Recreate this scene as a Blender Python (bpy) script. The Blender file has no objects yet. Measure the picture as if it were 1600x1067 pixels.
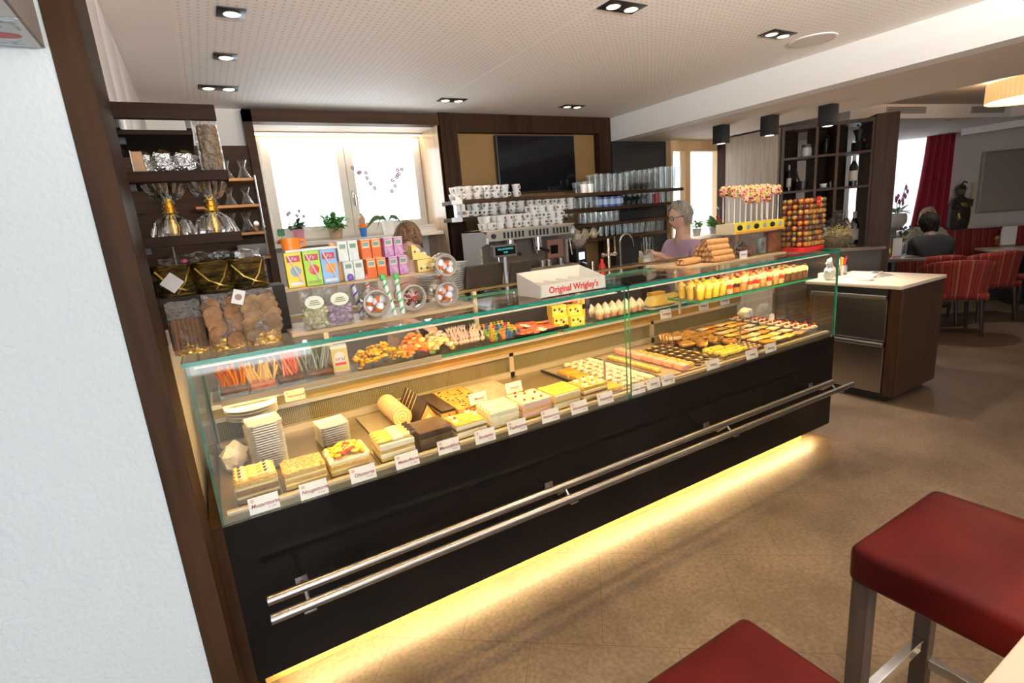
import bpy, bmesh, math, random
from mathutils import Vector, Matrix, Euler, noise as mnoise
random.seed(7)
R = math.radians
PI = math.pi
SC = bpy.context.scene
COL = SC.collection

# ------------------------------------------------------------------ camera
FPX = 809.014
EYE = Vector((0, 0, 1.65))
_yaw, _pit, _rol = R(29.36813868), R(-13.07707982), R(-4.72108997)
_fw = Vector((math.sin(_yaw) * math.cos(_pit), math.cos(_yaw) * math.cos(_pit), math.sin(_pit)))
_r0 = Vector((math.cos(_yaw), -math.sin(_yaw), 0))
_u0 = _r0.cross(_fw)
CR = math.cos(_rol) * _r0 + math.sin(_rol) * _u0
CU = -math.sin(_rol) * _r0 + math.cos(_rol) * _u0
cam = bpy.data.cameras.new('camera')
cam.sensor_width = 36
cam.lens = FPX / 1600 * 36
cam.clip_start = .02
camo = bpy.data.objects.new('camera', cam)
COL.objects.link(camo)
mw = Matrix((CR, CU, -_fw)).transposed().to_4x4()
mw.translation = EYE
camo.matrix_world = mw
SC.camera = camo

# ------------------------------------------------------------------ colour management and world
SC.view_settings.view_transform = 'Standard'
SC.view_settings.look = 'None'
SC.view_settings.gamma = 1
SC.view_settings.use_curve_mapping = False
SC.view_settings.exposure = 0.7
SC.cycles.use_denoising = True
SC.cycles.max_bounces = 10
SC.cycles.diffuse_bounces = 6
SC.cycles.glossy_bounces = 4
SC.cycles.transparent_max_bounces = 24
SC.cycles.sample_clamp_indirect = 8
SC.cycles.caustics_reflective = False
SC.cycles.caustics_refractive = False
w = bpy.data.worlds.new('daylight')
SC.world = w
w.use_nodes = True
w.node_tree.nodes['Background'].inputs[0].default_value = (.88, .95, 1, 1)
w.node_tree.nodes['Background'].inputs[1].default_value = 4.4

def area(name, loc, size, sizey, power, col, rot=(0, 0, 0), spread=180, portal=False):
    l = bpy.data.lights.new(name, 'AREA')
    l.shape = 'RECTANGLE'
    l.size, l.size_y = size, sizey
    l.energy = power
    l.color = col
    l.spread = R(spread)
    o = bpy.data.objects.new(name, l)
    o.location = loc
    o.rotation_euler = rot
    COL.objects.link(o)
    if portal:
        l.cycles.is_portal = True
    return o

WARM = (1, .59, .15)
WARM2 = (1, .78, .52)
# daylight openings: window behind the bar, corner window, dining window, shop front behind the camera
area('portal_bar_window', (1.14, 4.66, 2.02), 1.3, .78, 1, (1, 1, 1), (R(-90), 0, 0), portal=True)
area('portal_corner_window', (4.78, 4.2, 1.7), .9, 1.4, 1, (1, 1, 1), (R(-90), 0, 0), portal=True)
area('portal_dining_window', (9.25, 4.2, 1.7), 1.1, 1.6, 1, (1, 1, 1), (R(-90), 0, R(-45)), portal=True)
area('portal_shop_front', (-.8, -2.55, 1.4), 3.6, 2.2, 1, (1, 1, 1), (R(90), 0, 0), portal=True)
# light strips of the pastry counter, its plinth, the bar table and the window head
area('counter_light_strip', (.79, 1.935, 1.262), 1.8, .012, 10.5, WARM, (R(18), 0, 0), 170)
area('counter_light_strip', (2.64, 1.935, 1.262), 1.8, .012, 9, WARM, (R(18), 0, 0), 170)
area('counter_shelf_strip', (.79, 2.5, .955), 1.7, .01, 1.3, WARM, (R(-25), 0, 0), 160)
area('counter_shelf_strip', (2.64, 2.5, .955), 1.7, .01, 1.3, WARM, (R(-25), 0, 0), 160)
area('plinth_light_strip', (1.7, 1.925, .084), 3.5, .012, 15, (1, .71, .34), (0, 0, 0))
area('bar_table_light_strip', (1.9, .10, 1.0), 3.6, .012, 17, (1, .70, .38), (0, 0, 0))
area('window_head_strip', (1.15, 4.5, 2.425), 1.25, .015, 2.5, WARM2, (R(12), 0, 0))

# ------------------------------------------------------------------ picture point -> point on a real plane of the room
def ray(px, py):
    return _fw + CR * ((px - 800) / FPX) - CU * ((py - 533.5) / FPX)
def atz(px, py, z):
    d = ray(px, py); return EYE + d * ((z - EYE.z) / d.z)
def aty(px, py, y):
    d = ray(px, py); return EYE + d * (y / d.y)
def atx(px, py, x):
    d = ray(px, py); return EYE + d * (x / d.x)
def atd(px, py, s):                     # vertical plane x + y = s
    d = ray(px, py); return EYE + d * (s / (d.x + d.y))

# ------------------------------------------------------------------ materials
MATS = {}
def M(name, c, r=.5, m=0, n=None, c2=None, bump=None, em=0, emc=None, coat=0, sss=0, st=(1, 1, 1), spec=.5, sheen=0, sharp=None):
    if name in MATS: return MATS[name]
    mt = bpy.data.materials.new(name); MATS[name] = mt
    mt.use_nodes = True
    nt = mt.node_tree; N = nt.nodes; L = nt.links
    b = N['Principled BSDF']
    b.inputs['Base Color'].default_value = (*c, 1)
    b.inputs['Roughness'].default_value = r
    b.inputs['Metallic'].default_value = m
    b.inputs['Specular IOR Level'].default_value = spec
    b.inputs['Coat Weight'].default_value = coat
    if sheen: b.inputs['Sheen Weight'].default_value = sheen
    if sss:
        b.inputs['Subsurface Weight'].default_value = sss
        b.inputs['Subsurface Radius'].default_value = (.02, .01, .006)
    if em:
        b.inputs['Emission Color'].default_value = (*(emc or c), 1)
        b.inputs['Emission Strength'].default_value = em
    if n or bump:
        tc = N.new('ShaderNodeTexCoord'); mp = N.new('ShaderNodeMapping')
        mp.inputs['Scale'].default_value = st
        L.new(tc.outputs['Object'], mp.inputs['Vector'])
        nz = N.new('ShaderNodeTexNoise'); nz.inputs['Detail'].default_value = 6
        nz.inputs['Scale'].default_value = n or bump[0]
        L.new(mp.outputs[0], nz.inputs['Vector'])
        if n:
            rp = N.new('ShaderNodeValToRGB')
            c2 = c2 or tuple(x * .7 for x in c)
            rp.color_ramp.elements[0].color = (*c2, 1); rp.color_ramp.elements[1].color = (*c, 1)
            lo, hi = sharp or (.35, .65)
            rp.color_ramp.elements[0].position = lo; rp.color_ramp.elements[1].position = hi
            L.new(nz.outputs[0], rp.inputs[0]); L.new(rp.outputs[0], b.inputs['Base Color'])
        if bump:
            nb = N.new('ShaderNodeTexNoise'); nb.inputs['Scale'].default_value = bump[0]; nb.inputs['Detail'].default_value = 4
            L.new(mp.outputs[0], nb.inputs['Vector'])
            bp = N.new('ShaderNodeBump'); bp.inputs['Strength'].default_value = bump[1]; bp.inputs['Distance'].default_value = bump[2] if len(bump) > 2 else .01
            L.new(nb.outputs[0], bp.inputs['Height']); L.new(bp.outputs[0], b.inputs['Normal'])
    return mt

def glass(name, tint=(1, 1, 1), edge=.55, base=.04, rough=.02, gc=(1, 1, 1), crinkle=0):
    if name in MATS: return MATS[name]
    mt = bpy.data.materials.new(name); MATS[name] = mt
    mt.use_nodes = True
    nt = mt.node_tree; N = nt.nodes; L = nt.links
    N.remove(N['Principled BSDF'])
    t = N.new('ShaderNodeBsdfTransparent'); t.inputs[0].default_value = (*tint, 1)
    g = N.new('ShaderNodeBsdfGlossy'); g.inputs['Roughness'].default_value = rough; g.inputs['Color'].default_value = (*gc, 1)
    lw = N.new('ShaderNodeLayerWeight'); lw.inputs['Blend'].default_value = .35
    mr = N.new('ShaderNodeMapRange'); mr.inputs['To Min'].default_value = base; mr.inputs['To Max'].default_value = edge
    mx = N.new('ShaderNodeMixShader')
    L.new(lw.outputs['Facing'], mr.inputs['Value']); L.new(mr.outputs[0], mx.inputs[0])
    L.new(t.outputs[0], mx.inputs[1]); L.new(g.outputs[0], mx.inputs[2])
    L.new(mx.outputs[0], N['Material Output'].inputs[0])
    if crinkle:
        tc = N.new('ShaderNodeTexCoord'); nb = N.new('ShaderNodeTexNoise'); nb.inputs['Scale'].default_value = crinkle; nb.inputs['Detail'].default_value = 5; nb.inputs['Distortion'].default_value = 1.2
        bp = N.new('ShaderNodeBump'); bp.inputs['Strength'].default_value = 1; bp.inputs['Distance'].default_value = .03
        L.new(tc.outputs['Object'], nb.inputs['Vector']); L.new(nb.outputs[0], bp.inputs['Height'])
        L.new(bp.outputs[0], g.inputs['Normal']); L.new(bp.outputs[0], lw.inputs['Normal'])
    return mt

def wood(name, c, c2, r=.4, axis='x', scale=3.0, coat=.0, spec=.18):
    st = {'x': (.6, 9, 9), 'y': (9, .6, 9), 'z': (9, 9, .6)}[axis]
    return M(name, c, r, n=scale, c2=c2, st=st, bump=(scale * 3, .08), coat=coat, sharp=(.3, .7), spec=spec)

# ------------------------------------------------------------------ mesh builder
class B:
    def __init__(s):
        s.bm = bmesh.new()
    def _fin(s, vs, mi, mat=None):
        fs = set()
        for v in vs:
            if mat is not None: v.co = mat @ v.co
            for f in v.link_faces: fs.add(f)
        for f in fs: f.material_index = mi
    def box(s, x0, x1, y0, y1, z0, z1, mi=0, bev=0, mat=None, seg=2):
        r = bmesh.ops.create_cube(s.bm, size=1)
        vs = r['verts']
        for v in vs:
            v.co = Vector(((x0 + x1) / 2 + v.co.x * (x1 - x0), (y0 + y1) / 2 + v.co.y * (y1 - y0), (z0 + z1) / 2 + v.co.z * (z1 - z0)))
        if bev:
            es = list({e for v in vs for e in v.link_edges})
            q = bmesh.ops.bevel(s.bm, geom=es, offset=bev, segments=seg, affect='EDGES', profile=.5)
            vs = list({v for f in q['faces'] for v in f.verts} | {v for v in vs if v.is_valid})
            allv = set(vs); stack = list(vs)
            while stack:
                v = stack.pop()
                for e in v.link_edges:
                    o = e.other_vert(v)
                    if o not in allv: allv.add(o); stack.append(o)
            vs = list(allv)
        s._fin(vs, mi, mat)
        return s
    def cyl(s, p, r, h, seg=16, mi=0, r2=None, mat=None):
        q = bmesh.ops.create_cone(s.bm, cap_ends=True, segments=seg, radius1=r, radius2=r if r2 is None else r2, depth=h)
        for v in q['verts']: v.co += Vector(p) + Vector((0, 0, h / 2))
        s._fin(q['verts'], mi, mat); return s
    def sph(s, p, rx, ry=None, rz=None, mi=0, u=12, v=8, mat=None, jit=0):
        q = bmesh.ops.create_uvsphere(s.bm, u_segments=u, v_segments=v, radius=1)
        ry = ry or rx; rz = rz or rx
        for w_ in q['verts']:
            c = w_.co
            if jit:
                c = c * (1 + jit * mnoise.noise(c * 2.3 + Vector(p) * 31))
            w_.co = Vector((p[0] + c.x * rx, p[1] + c.y * ry, p[2] + c.z * rz))
        s._fin(q['verts'], mi, mat); return s
    def lathe(s, prof, p=(0, 0, 0), seg=20, mi=0, mat=None, flute=0, nf=12):
        rings = []
        for (r, z) in prof:
            ring = []
            for k in range(seg):
                a = 2 * PI * k / seg
                rr = max(r, 1e-5) * (1 + flute * math.cos(nf * a))
                ring.append(s.bm.verts.new((p[0] + rr * math.cos(a), p[1] + rr * math.sin(a), p[2] + z)))
            rings.append(ring)
        fs = []
        for a, b in zip(rings, rings[1:]):
            for k in range(seg):
                try: fs.append(s.bm.faces.new((a[k], a[(k + 1) % seg], b[(k + 1) % seg], b[k])))
                except ValueError: pass
        for f in fs: f.material_index = mi
        if mat is not None:
            for ring in rings:
                for v in ring: v.co = mat @ v.co
        return s
    def tube(s, pts, r, seg=8, mi=0, mat=None, cap=True):
        pts = [Vector(p) for p in pts]
        rs = r if isinstance(r, (list, tuple)) else [r] * len(pts)
        rings = []; n0 = None
        for i, p in enumerate(pts):
            t = (pts[min(i + 1, len(pts) - 1)] - pts[max(i - 1, 0)])
            t = t.normalized() if t.length > 1e-9 else Vector((0, 0, 1))
            if n0 is None:
                n0 = t.orthogonal().normalized()
            n0 = (n0 - t * n0.dot(t)); n0 = n0.normalized() if n0.length > 1e-6 else t.orthogonal().normalized()
            b = t.cross(n0)
            rings.append([s.bm.verts.new(p + (n0 * math.cos(2 * PI * k / seg) + b * math.sin(2 * PI * k / seg)) * rs[i]) for k in range(seg)])
        for a, b in zip(rings, rings[1:]):
            for k in range(seg):
                f = s.bm.faces.new((a[k], a[(k + 1) % seg], b[(k + 1) % seg], b[k])); f.material_index = mi
        if cap:
            for ring in (rings[0][::-1], rings[-1]):
                f = s.bm.faces.new(ring); f.material_index = mi
        if mat is not None:
            for ring in rings:
                for v in ring: v.co = mat @ v.co
        return s
    def prism(s, poly, z0, z1, mi=0, mat=None, mside=None):
        a = [s.bm.verts.new((x, y, z0)) for x, y in poly]
        b = [s.bm.verts.new((x, y, z1)) for x, y in poly]
        n = len(poly)
        f = s.bm.faces.new(a[::-1]); f.material_index = mi
        f = s.bm.faces.new(b); f.material_index = mi
        for k in range(n):
            f = s.bm.faces.new((a[k], a[(k + 1) % n], b[(k + 1) % n], b[k])); f.material_index = mi if mside is None else mside
        if mat is not None:
            for v in a + b: v.co = mat @ v.co
        return s
    def quad(s, a, b, c, d, mi=0):
        f = s.bm.faces.new([s.bm.verts.new(x) for x in (a, b, c, d)]); f.material_index = mi; return s
    def grid(s, fn, nu, nv, mi=0, wrap=False):
        V = [[s.bm.verts.new(fn(i / nu, j / nv)) for j in range(nv + 1)] for i in range(nu + (0 if wrap else 1))]
        n = len(V)
        for i in range(nu):
            for j in range(nv):
                f = s.bm.faces.new((V[i][j], V[(i + 1) % n][j], V[(i + 1) % n][j + 1], V[i][j + 1])); f.material_index = mi
        return s
    def out(s, name, mats, parent=None, world=False, smooth=35):
        me = bpy.data.meshes.new(name)
        bmesh.ops.recalc_face_normals(s.bm, faces=s.bm.faces[:])
        if world and parent is not None:
            bmesh.ops.translate(s.bm, verts=s.bm.verts[:], vec=-parent.location)
        s.bm.to_mesh(me); s.bm.free()
        for m_ in (mats if isinstance(mats, (list, tuple)) else [mats]): me.materials.append(m_)
        if smooth:
            for p in me.polygons: p.use_smooth = True
            me.set_sharp_from_angle(angle=R(smooth))
        o = bpy.data.objects.new(name, me)
        COL.objects.link(o)
        if parent is not None: o.parent = parent
        return o

def tag(o, label, cat, group=None, stuff=False):
    o['label'] = label; o['category'] = cat
    if group: o['group'] = group
    if stuff: o['kind'] = 'stuff'
    return o
def thing(name, label, cat, loc=(0, 0, 0), rz=0, group=None):
    o = bpy.data.objects.new(name, None)
    o.empty_display_size = .05
    COL.objects.link(o)
    o.location = loc; o.rotation_euler = (0, 0, rz)
    return tag(o, label, cat, group)
def struct(o):
    o['kind'] = 'structure'; return o
def dup(root, loc=None, rz=None, label=None, group=None, sc=None, rot=None):
    r = root.copy(); COL.objects.link(r)
    if loc is not None: r.location = loc
    if rz is not None: r.rotation_euler = (0, 0, rz)
    if rot is not None: r.rotation_euler = rot
    if sc is not None: r.scale = sc if isinstance(sc, (tuple, list)) else (sc, sc, sc)
    if label: r['label'] = label
    if group: r['group'] = group
    def kids(a, b):
        for ch in a.children:
            if ch == b: continue
            c = ch.copy(); COL.objects.link(c); c.parent = b; kids(ch, c)
    kids(root, r)
    return r
class Stamp:
    """first call moves the original, later calls copy it"""
    def __init__(s, root): s.root = root; s.used = False; s.src = None
    def __call__(s, loc, rz=0, label=None, group=None, sc=None, rot=None):
        if not s.used:
            s.used = True; o = s.root
            o.location = loc; o.rotation_euler = rot if rot is not None else (0, 0, rz)
            if sc is not None: o.scale = sc if isinstance(sc, (tuple, list)) else (sc, sc, sc)
            if label: o['label'] = label
            if group: o['group'] = group
            return o
        return dup(s.root, loc, rz if rot is None else None, label, group, sc if sc is not None else (1, 1, 1), rot)

def text(s, size, mat, parent, loc, rot=(0, 0, 0), name='lettering', ax='CENTER', shear=0, ext=.0004, sx=1, bold=0):
    cu = bpy.data.curves.new('t', 'FONT'); cu.body = s; cu.size = size; cu.align_x = ax; cu.align_y = 'CENTER'
    cu.extrude = ext; cu.offset = bold; cu.shear = shear; cu.resolution_u = 2
    to = bpy.data.objects.new('t', cu); COL.objects.link(to)
    dg = bpy.context.evaluated_depsgraph_get()
    me = bpy.data.meshes.new_from_object(to.evaluated_get(dg))
    bpy.data.objects.remove(to); bpy.data.curves.remove(cu)
    me.materials.clear(); me.materials.append(mat)
    o = bpy.data.objects.new(name, me); COL.objects.link(o)
    o.parent = parent; o.location = loc; o.rotation_euler = rot; o.scale = (sx, 1, 1)
    return o

# ------------------------------------------------------------------ shared materials
walnut = wood('walnut', (.046, .022, .011), (.024, .012, .006), .55, 'z', spec=.08)
walnutx = wood('walnut_lengthwise', (.07, .037, .020), (.04, .021, .012), .5, 'x', spec=.1)
greywood = wood('grey_oak', (.46, .38, .31), (.34, .27, .21), .4, 'z', 5)
oak = wood('pale_oak_board', (.62, .45, .26), (.5, .34, .18), .4, 'x', 5)
oakshelf = wood('warm_oak_shelf', (.36, .18, .07), (.27, .13, .05), .4, 'x', 4)
darkshelf = wood('dark_shelf_wood', (.032, .017, .011), (.018, .010, .007), .6, 'x', 4, spec=.05)
white = M('white_paint', (.8, .79, .77), .6)
cream = M('cream_lacquer', (.78, .7, .56), .35)
steel = M('brushed_steel', (.62, .6, .57), .3, 1, n=4, c2=(.5, .48, .46), st=(1, 40, 40))
steeldark = M('dark_steel', (.3, .28, .26), .32, 1)
railsteel = M('rail_steel', (.34, .325, .31), .33, 1, n=4, c2=(.28, .27, .255), st=(1, 40, 40))
chrome = M('chrome', (.8, .8, .8), .12, 1)
warmsteel = M('deck_steel', (.30, .235, .14), .35, .6)
blackm = M('black_satin', (.012, .012, .013), .35)
blackgloss = M('black_gloss_panel', (.006, .0048, .0042), .14, spec=.16)
clear = glass('clear_pane', (.975, .99, .98), .34, .03)
winglass = glass('window_pane', (.97, .985, 1), .25, .03)
cello2 = glass('thin_cellophane', (.97, .96, .93), .45, .03, .08, crinkle=22)
tumbler = glass('glassware', (.95, .965, .965), .55, .035, .03)
cello = glass('cellophane', (.94, .93, .91), .85, .10, .08, crinkle=30)
greenedge = M('green_glass_edge', (.014, .21, .135), .2, spec=.6)
porcelain = M('white_porcelain', (.85, .84, .82), .2)
brown_motif = M('brown_cup_motif', (.25, .13, .09), .4)
gold = M('gold_foil', (.72, .47, .12), .28, 1, bump=(30, .4, .02))
redtext = M('dark_red_ink', (.30, .03, .05), .6)
paper = M('white_card', (.84, .81, .78), .6)
orange = M('orange_gloss', (.95, .25, .02), .35)
red = M('red_gloss', (.75, .03, .03), .35)
# ================================================================== ROOM SHELL
def floor_mat():
    mt = bpy.data.materials.new('stone_tile_floor'); mt.use_nodes = True
    nt = mt.node_tree; N = nt.nodes; L = nt.links; b = N['Principled BSDF']
    tc = N.new('ShaderNodeTexCoord')
    mp = N.new('ShaderNodeMapping'); mp.inputs['Rotation'].default_value = (0, 0, R(38)); L.new(tc.outputs['Object'], mp.inputs[0])
    br = N.new('ShaderNodeTexBrick'); br.inputs['Scale'].default_value = 1.25
    br.inputs['Mortar Size'].default_value = .0022; br.inputs['Brick Width'].default_value = .72; br.inputs['Row Height'].default_value = .72
    br.inputs['Color1'].default_value = (1, 1, 1, 1); br.inputs['Color2'].default_value = (.93, .93, .93, 1); br.inputs['Mortar'].default_value = (.55, .5, .45, 1)
    L.new(mp.outputs[0], br.inputs['Vector'])
    n1 = N.new('ShaderNodeTexNoise'); n1.inputs['Scale'].default_value = 2.2; n1.inputs['Detail'].default_value = 8; n1.inputs['Roughness'].default_value = .65
    n2 = N.new('ShaderNodeTexNoise'); n2.inputs['Scale'].default_value = 55; n2.inputs['Detail'].default_value = 5
    L.new(tc.outputs['Object'], n1.inputs[0]); L.new(tc.outputs['Object'], n2.inputs[0])
    r1 = N.new('ShaderNodeValToRGB'); r1.color_ramp.elements[0].color = (.078, .050, .030, 1); r1.color_ramp.elements[1].color = (.185, .128, .083, 1)
    r1.color_ramp.elements[0].position = .3; r1.color_ramp.elements[1].position = .72
    L.new(n1.outputs[0], r1.inputs[0])
    r2 = N.new('ShaderNodeValToRGB'); r2.color_ramp.elements[0].color = (.72, .72, .72, 1); r2.color_ramp.elements[1].color = (1.15, 1.15, 1.15, 1)
    r2.color_ramp.elements[0].position = .35; r2.color_ramp.elements[1].position = .65
    L.new(n2.outputs[0], r2.inputs[0])
    m1 = N.new('ShaderNodeMix'); m1.data_type = 'RGBA'; m1.blend_type = 'MULTIPLY'; m1.inputs['Factor'].default_value = 1
    L.new(r1.outputs[0], m1.inputs['A']); L.new(r2.outputs[0], m1.inputs['B'])
    m2 = N.new('ShaderNodeMix'); m2.data_type = 'RGBA'; m2.blend_type = 'MULTIPLY'; m2.inputs['Factor'].default_value = 1
    L.new(m1.outputs['Result'], m2.inputs['A']); L.new(br.outputs[0], m2.inputs['B'])
    L.new(m2.outputs['Result'], b.inputs['Base Color'])
    b.inputs['Roughness'].default_value = .42
    bp = N.new('ShaderNodeBump'); bp.inputs['Strength'].default_value = .12; bp.inputs['Distance'].default_value = .004
    L.new(n2.outputs[0], bp.inputs['Height']); L.new(bp.outputs[0], b.inputs['Normal'])
    return mt

def dots_mat(name, base, dot, pitch, rad, axes=('X', 'Y'), r=.7):
    mt = bpy.data.materials.new(name); mt.use_nodes = True
    nt = mt.node_tree; N = nt.nodes; L = nt.links; b = N['Principled BSDF']
    tc = N.new('ShaderNodeTexCoord'); sx = N.new('ShaderNodeSeparateXYZ'); L.new(tc.outputs['Object'], sx.inputs[0])
    sq = []
    for a in axes:
        m1 = N.new('ShaderNodeMath'); m1.operation = 'DIVIDE'; m1.inputs[1].default_value = pitch; L.new(sx.outputs[a], m1.inputs[0])
        m2 = N.new('ShaderNodeMath'); m2.operation = 'FRACT'; L.new(m1.outputs[0], m2.inputs[0])
        m3 = N.new('ShaderNodeMath'); m3.operation = 'SUBTRACT'; m3.inputs[1].default_value = .5; L.new(m2.outputs[0], m3.inputs[0])
        m4 = N.new('ShaderNodeMath'); m4.operation = 'MULTIPLY'; L.new(m3.outputs[0], m4.inputs[0]); L.new(m3.outputs[0], m4.inputs[1])
        sq.append(m4)
    ad = N.new('ShaderNodeMath'); ad.operation = 'ADD'; L.new(sq[0].outputs[0], ad.inputs[0]); L.new(sq[1].outputs[0], ad.inputs[1])
    lt = N.new('ShaderNodeMath'); lt.operation = 'LESS_THAN'; lt.inputs[1].default_value = (rad / pitch) ** 2; L.new(ad.outputs[0], lt.inputs[0])
    mx = N.new('ShaderNodeMix'); mx.data_type = 'RGBA'
    mx.inputs['A'].default_value = (*base, 1); mx.inputs['B'].default_value = (*dot, 1)
    L.new(lt.outputs[0], mx.inputs['Factor']); L.new(mx.outputs['Result'], b.inputs['Base Color'])
    b.inputs['Roughness'].default_value = r
    return mt

ZC = 2.55
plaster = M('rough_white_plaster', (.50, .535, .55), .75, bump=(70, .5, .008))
wallwhite = M('smooth_white_wall', (.72, .69, .66), .7)
ceilwhite = M('ceiling_white', (.84, .80, .77), .8)
perf = dots_mat('perforated_ceiling_board', (.86, .82, .79), (.60, .57, .54), .033, .0056)
beige = M('beige_soffit_paint', (.66, .57, .48), .7)
bluewhite = M('soffit_white', (.80, .80, .79), .7)
greywall = M('taupe_wall', (.66, .60, .56), .75)

struct(B().box(-6, 14, -2.6, 6, -.1, 0).out('floor', floor_mat(), smooth=0))
# main ceiling: smooth margins, perforated field
cb = B().box(-.3, .06, 1.6, 4.3, ZC, ZC + .1).box(-6, -.3, -2.6, 4.3, ZC, ZC + .1).box(-.3, .06, -2.6, 1.6, ZC, ZC + .1)
cb.box(.06, 3.45, -2.6, 4.0, ZC, ZC + .1, 1).box(3.45, 3.7, -2.6, 4.3, ZC, ZC + .1).box(.06, 3.45, 4.0, 4.3, ZC, ZC + .1)
cb.box(1.70, 1.712, -2.6, 4.0, ZC - .0015, ZC)
ceil = struct(cb.out('ceiling', [ceilwhite, perf], smooth=0))
struct(B().box(4.95, 14, -2.6, 6, 2.5, 2.6).out('ceiling_dining', M('dining_ceiling', (.60, .53, .48), .8), smooth=0))
# stepped beam and soffit between shop and dining room
struct(B().box(3.67, 3.80, -2.6, 4.3, 2.43, 2.6, 0).box(3.64, 3.80, -2.6, 4.3, 2.33, 2.43, 0).out('trim_1', [bluewhite], smooth=0))
struct(B().box(3.80, 4.95, -2.6, 4.4, 2.33, 2.62).out('trim_2', beige, smooth=0))
# left: plastered wall end, wooden post
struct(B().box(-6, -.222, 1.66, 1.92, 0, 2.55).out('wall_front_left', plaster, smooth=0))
struct(B().box(-.222, -.155, 1.655, 1.93, 0, 2.55, bev=.002).out('trim_3', walnut, smooth=0))
struct(B().box(-.159, -.12, 1.88, 2.75, 0, .725).out('trim_4', walnut, smooth=0))
# left side wall behind the counter: mirror cladding below, white panels with dark joints above
lw = B().box(-.3, -.178, 1.92, 4.3, 0, ZC)
struct(lw.out('wall_left', [wallwhite], smooth=0))
panl = struct(thing('trim_15', '', '', (-.176, 3, 2.1))); del panl['label']; del panl['category']
for y0, y1 in ((1.94, 2.42), (2.43, 2.9), (2.91, 3.5)):
    B().box(-.178, -.170, y0, y1, 2.06, 2.54, bev=.002).out('panel', M('panel_white', (.70, .66, .65), .3), panl, world=True)
mirm = M('wall_mirror', (.78, .8, .8), .04, 1)
tag(B().box(-.178, -.171, 1.95, 3.9, 1.31, 2.05).out('mirror_cladding', mirm, smooth=0), 'tall mirror on the left wall behind the sweets bags and shelves', 'mirror')

# back wall with window recess (0.44..1.80) and corner window (4.37..5.08)
wb = B()
YB = 4.24
wb.box(-.3, .44, YB, 4.7, 0, ZC)
wb.box(1.80, 4.37, YB, 4.7, 0, ZC)
wb.box(.44, 1.80, 4.62, 4.7, 0, 1.62).box(.44, 1.80, 4.62, 4.7, 2.42, ZC).box(.44, 1.80, YB, 4.62, 2.45, ZC)
wb.box(4.37, 5.20, 4.06, 4.2, 0, .95).box(4.36, 5.3, 4.05, 4.4, 2.33, 2.6)
wb.box(5.17, 5.3, 4.05, 4.6, 0, 2.33).box(5.3, 8.1, YB + .1, 4.6, 0, 2.62).box(8.0, 8.1, 4.6, 5.4, 0, 2.62)
struct(wb.out('wall_back', wallwhite, smooth=0))
# wood surround of the bar window, wood frame of the screen niche
fr = B()
fr.box(.385, .44, 4.14, 4.28, 1.12, 2.53).box(.385, 1.82, 4.14, 4.28, 2.452, 2.535)
struct(fr.out('trim_5', walnutx, smooth=0))
struct(B().box(-.176, .384, 4.17, 4.24, 1.12, 2.30).out('trim_6', walnutx, smooth=0))
fr = B()
fr.box(1.822, 1.97, 4.13, 4.24, .9, 2.545).box(3.475, 3.62, 4.13, 4.24, .9, 2.545).box(1.97, 3.475, 4.13, 4.24, 2.40, 2.545)
struct(fr.out('trim_7', walnut, smooth=0))
jam = wood('jamb_veneer', (.50, .38, .27), (.40, .29, .19), .22, 'z', 3)
struct(B().box(1.795, 1.80, 4.14, 4.60, 1.12, 2.45).out('trim_8', jam, smooth=0))
nich = M('ochre_niche_panel', (.27, .16, .06), .5, n=1.5, c2=(.22, .13, .05), spec=.2)
struct(B().box(1.97, 3.475, 4.215, 4.238, .9, 2.40).out('wall_niche', nich, smooth=0))
struct(B().box(3.622, 4.36, 4.12, 4.238, .9, 2.328).out('wall_black', M('black_wall_panel', (.012, .013, .015), .45), smooth=0))

# bar window: two tilting sashes, gasket, handle, panes
wf = M('window_frame_white', (.56, .53, .48), .4)
win = thing('window_1', 'white two-sash window in the recess behind the bar', 'window', (1.14, 4.58, 1.62)); del win['label']; del win['category']; struct(win)
b = B()
b.box(.46, 1.795, 4.577, 4.62, 2.405, 2.45).box(.46, 1.795, 4.577, 4.62, 1.60, 1.645).box(.46, .50, 4.577, 4.62, 1.645, 2.405).box(1.785, 1.795, 4.577, 4.62, 1.645, 2.405).box(1.122, 1.128, 4.577, 4.62, 1.645, 2.405)
b.out('window_frame', wf, win, True, 0)
for x0, x1 in ((.50, 1.122), (1.128, 1.785)):
    b = B()
    b.box(x0, x1, 4.545, 4.575, 2.335, 2.405).box(x0, x1, 4.545, 4.575, 1.645, 1.735)
    b.box(x0, x0 + .062, 4.545, 4.575, 1.735, 2.335).box(x1 - .062, x1, 4.545, 4.575, 1.735, 2.335)
    s_ = b.out('sash', wf, win, True, 0)
    B().box(x0 + .062, x1 - .062, 4.558, 4.562, 1.735, 2.335).out('pane', winglass, win, True, 0)
b = B().box(1.142, 1.168, 4.530, 4.546, 1.93, 2.0, bev=.003).tube([(1.155, 4.532, 1.965), (1.155, 4.51, 1.965), (1.155, 4.508, 1.88)], .008)
b.out('handle', steel, win, True)
struct(B().box(.44, 1.795, 4.22, 4.60, 1.588, 1.618, bev=.003).out('trim_9', M('pale_sill', (.72, .66, .58), .35), smooth=0))
B_led = M('led_strip_warm', (1, .85, .6), .5, em=5, emc=(1, .74, .42))
led = thing('light_strip', 'warm light strip under the head of the bar window recess', 'light', (1.12, 4.5, 2.43))
B().box(.46, 1.79, 4.49, 4.512, 2.428, 2.436).out('diffuser', B_led, led, True, 0)
B().box(.455, 1.795, 4.485, 4.517, 2.436, 2.446).out('profile', steel, led, True, 0)

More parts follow.
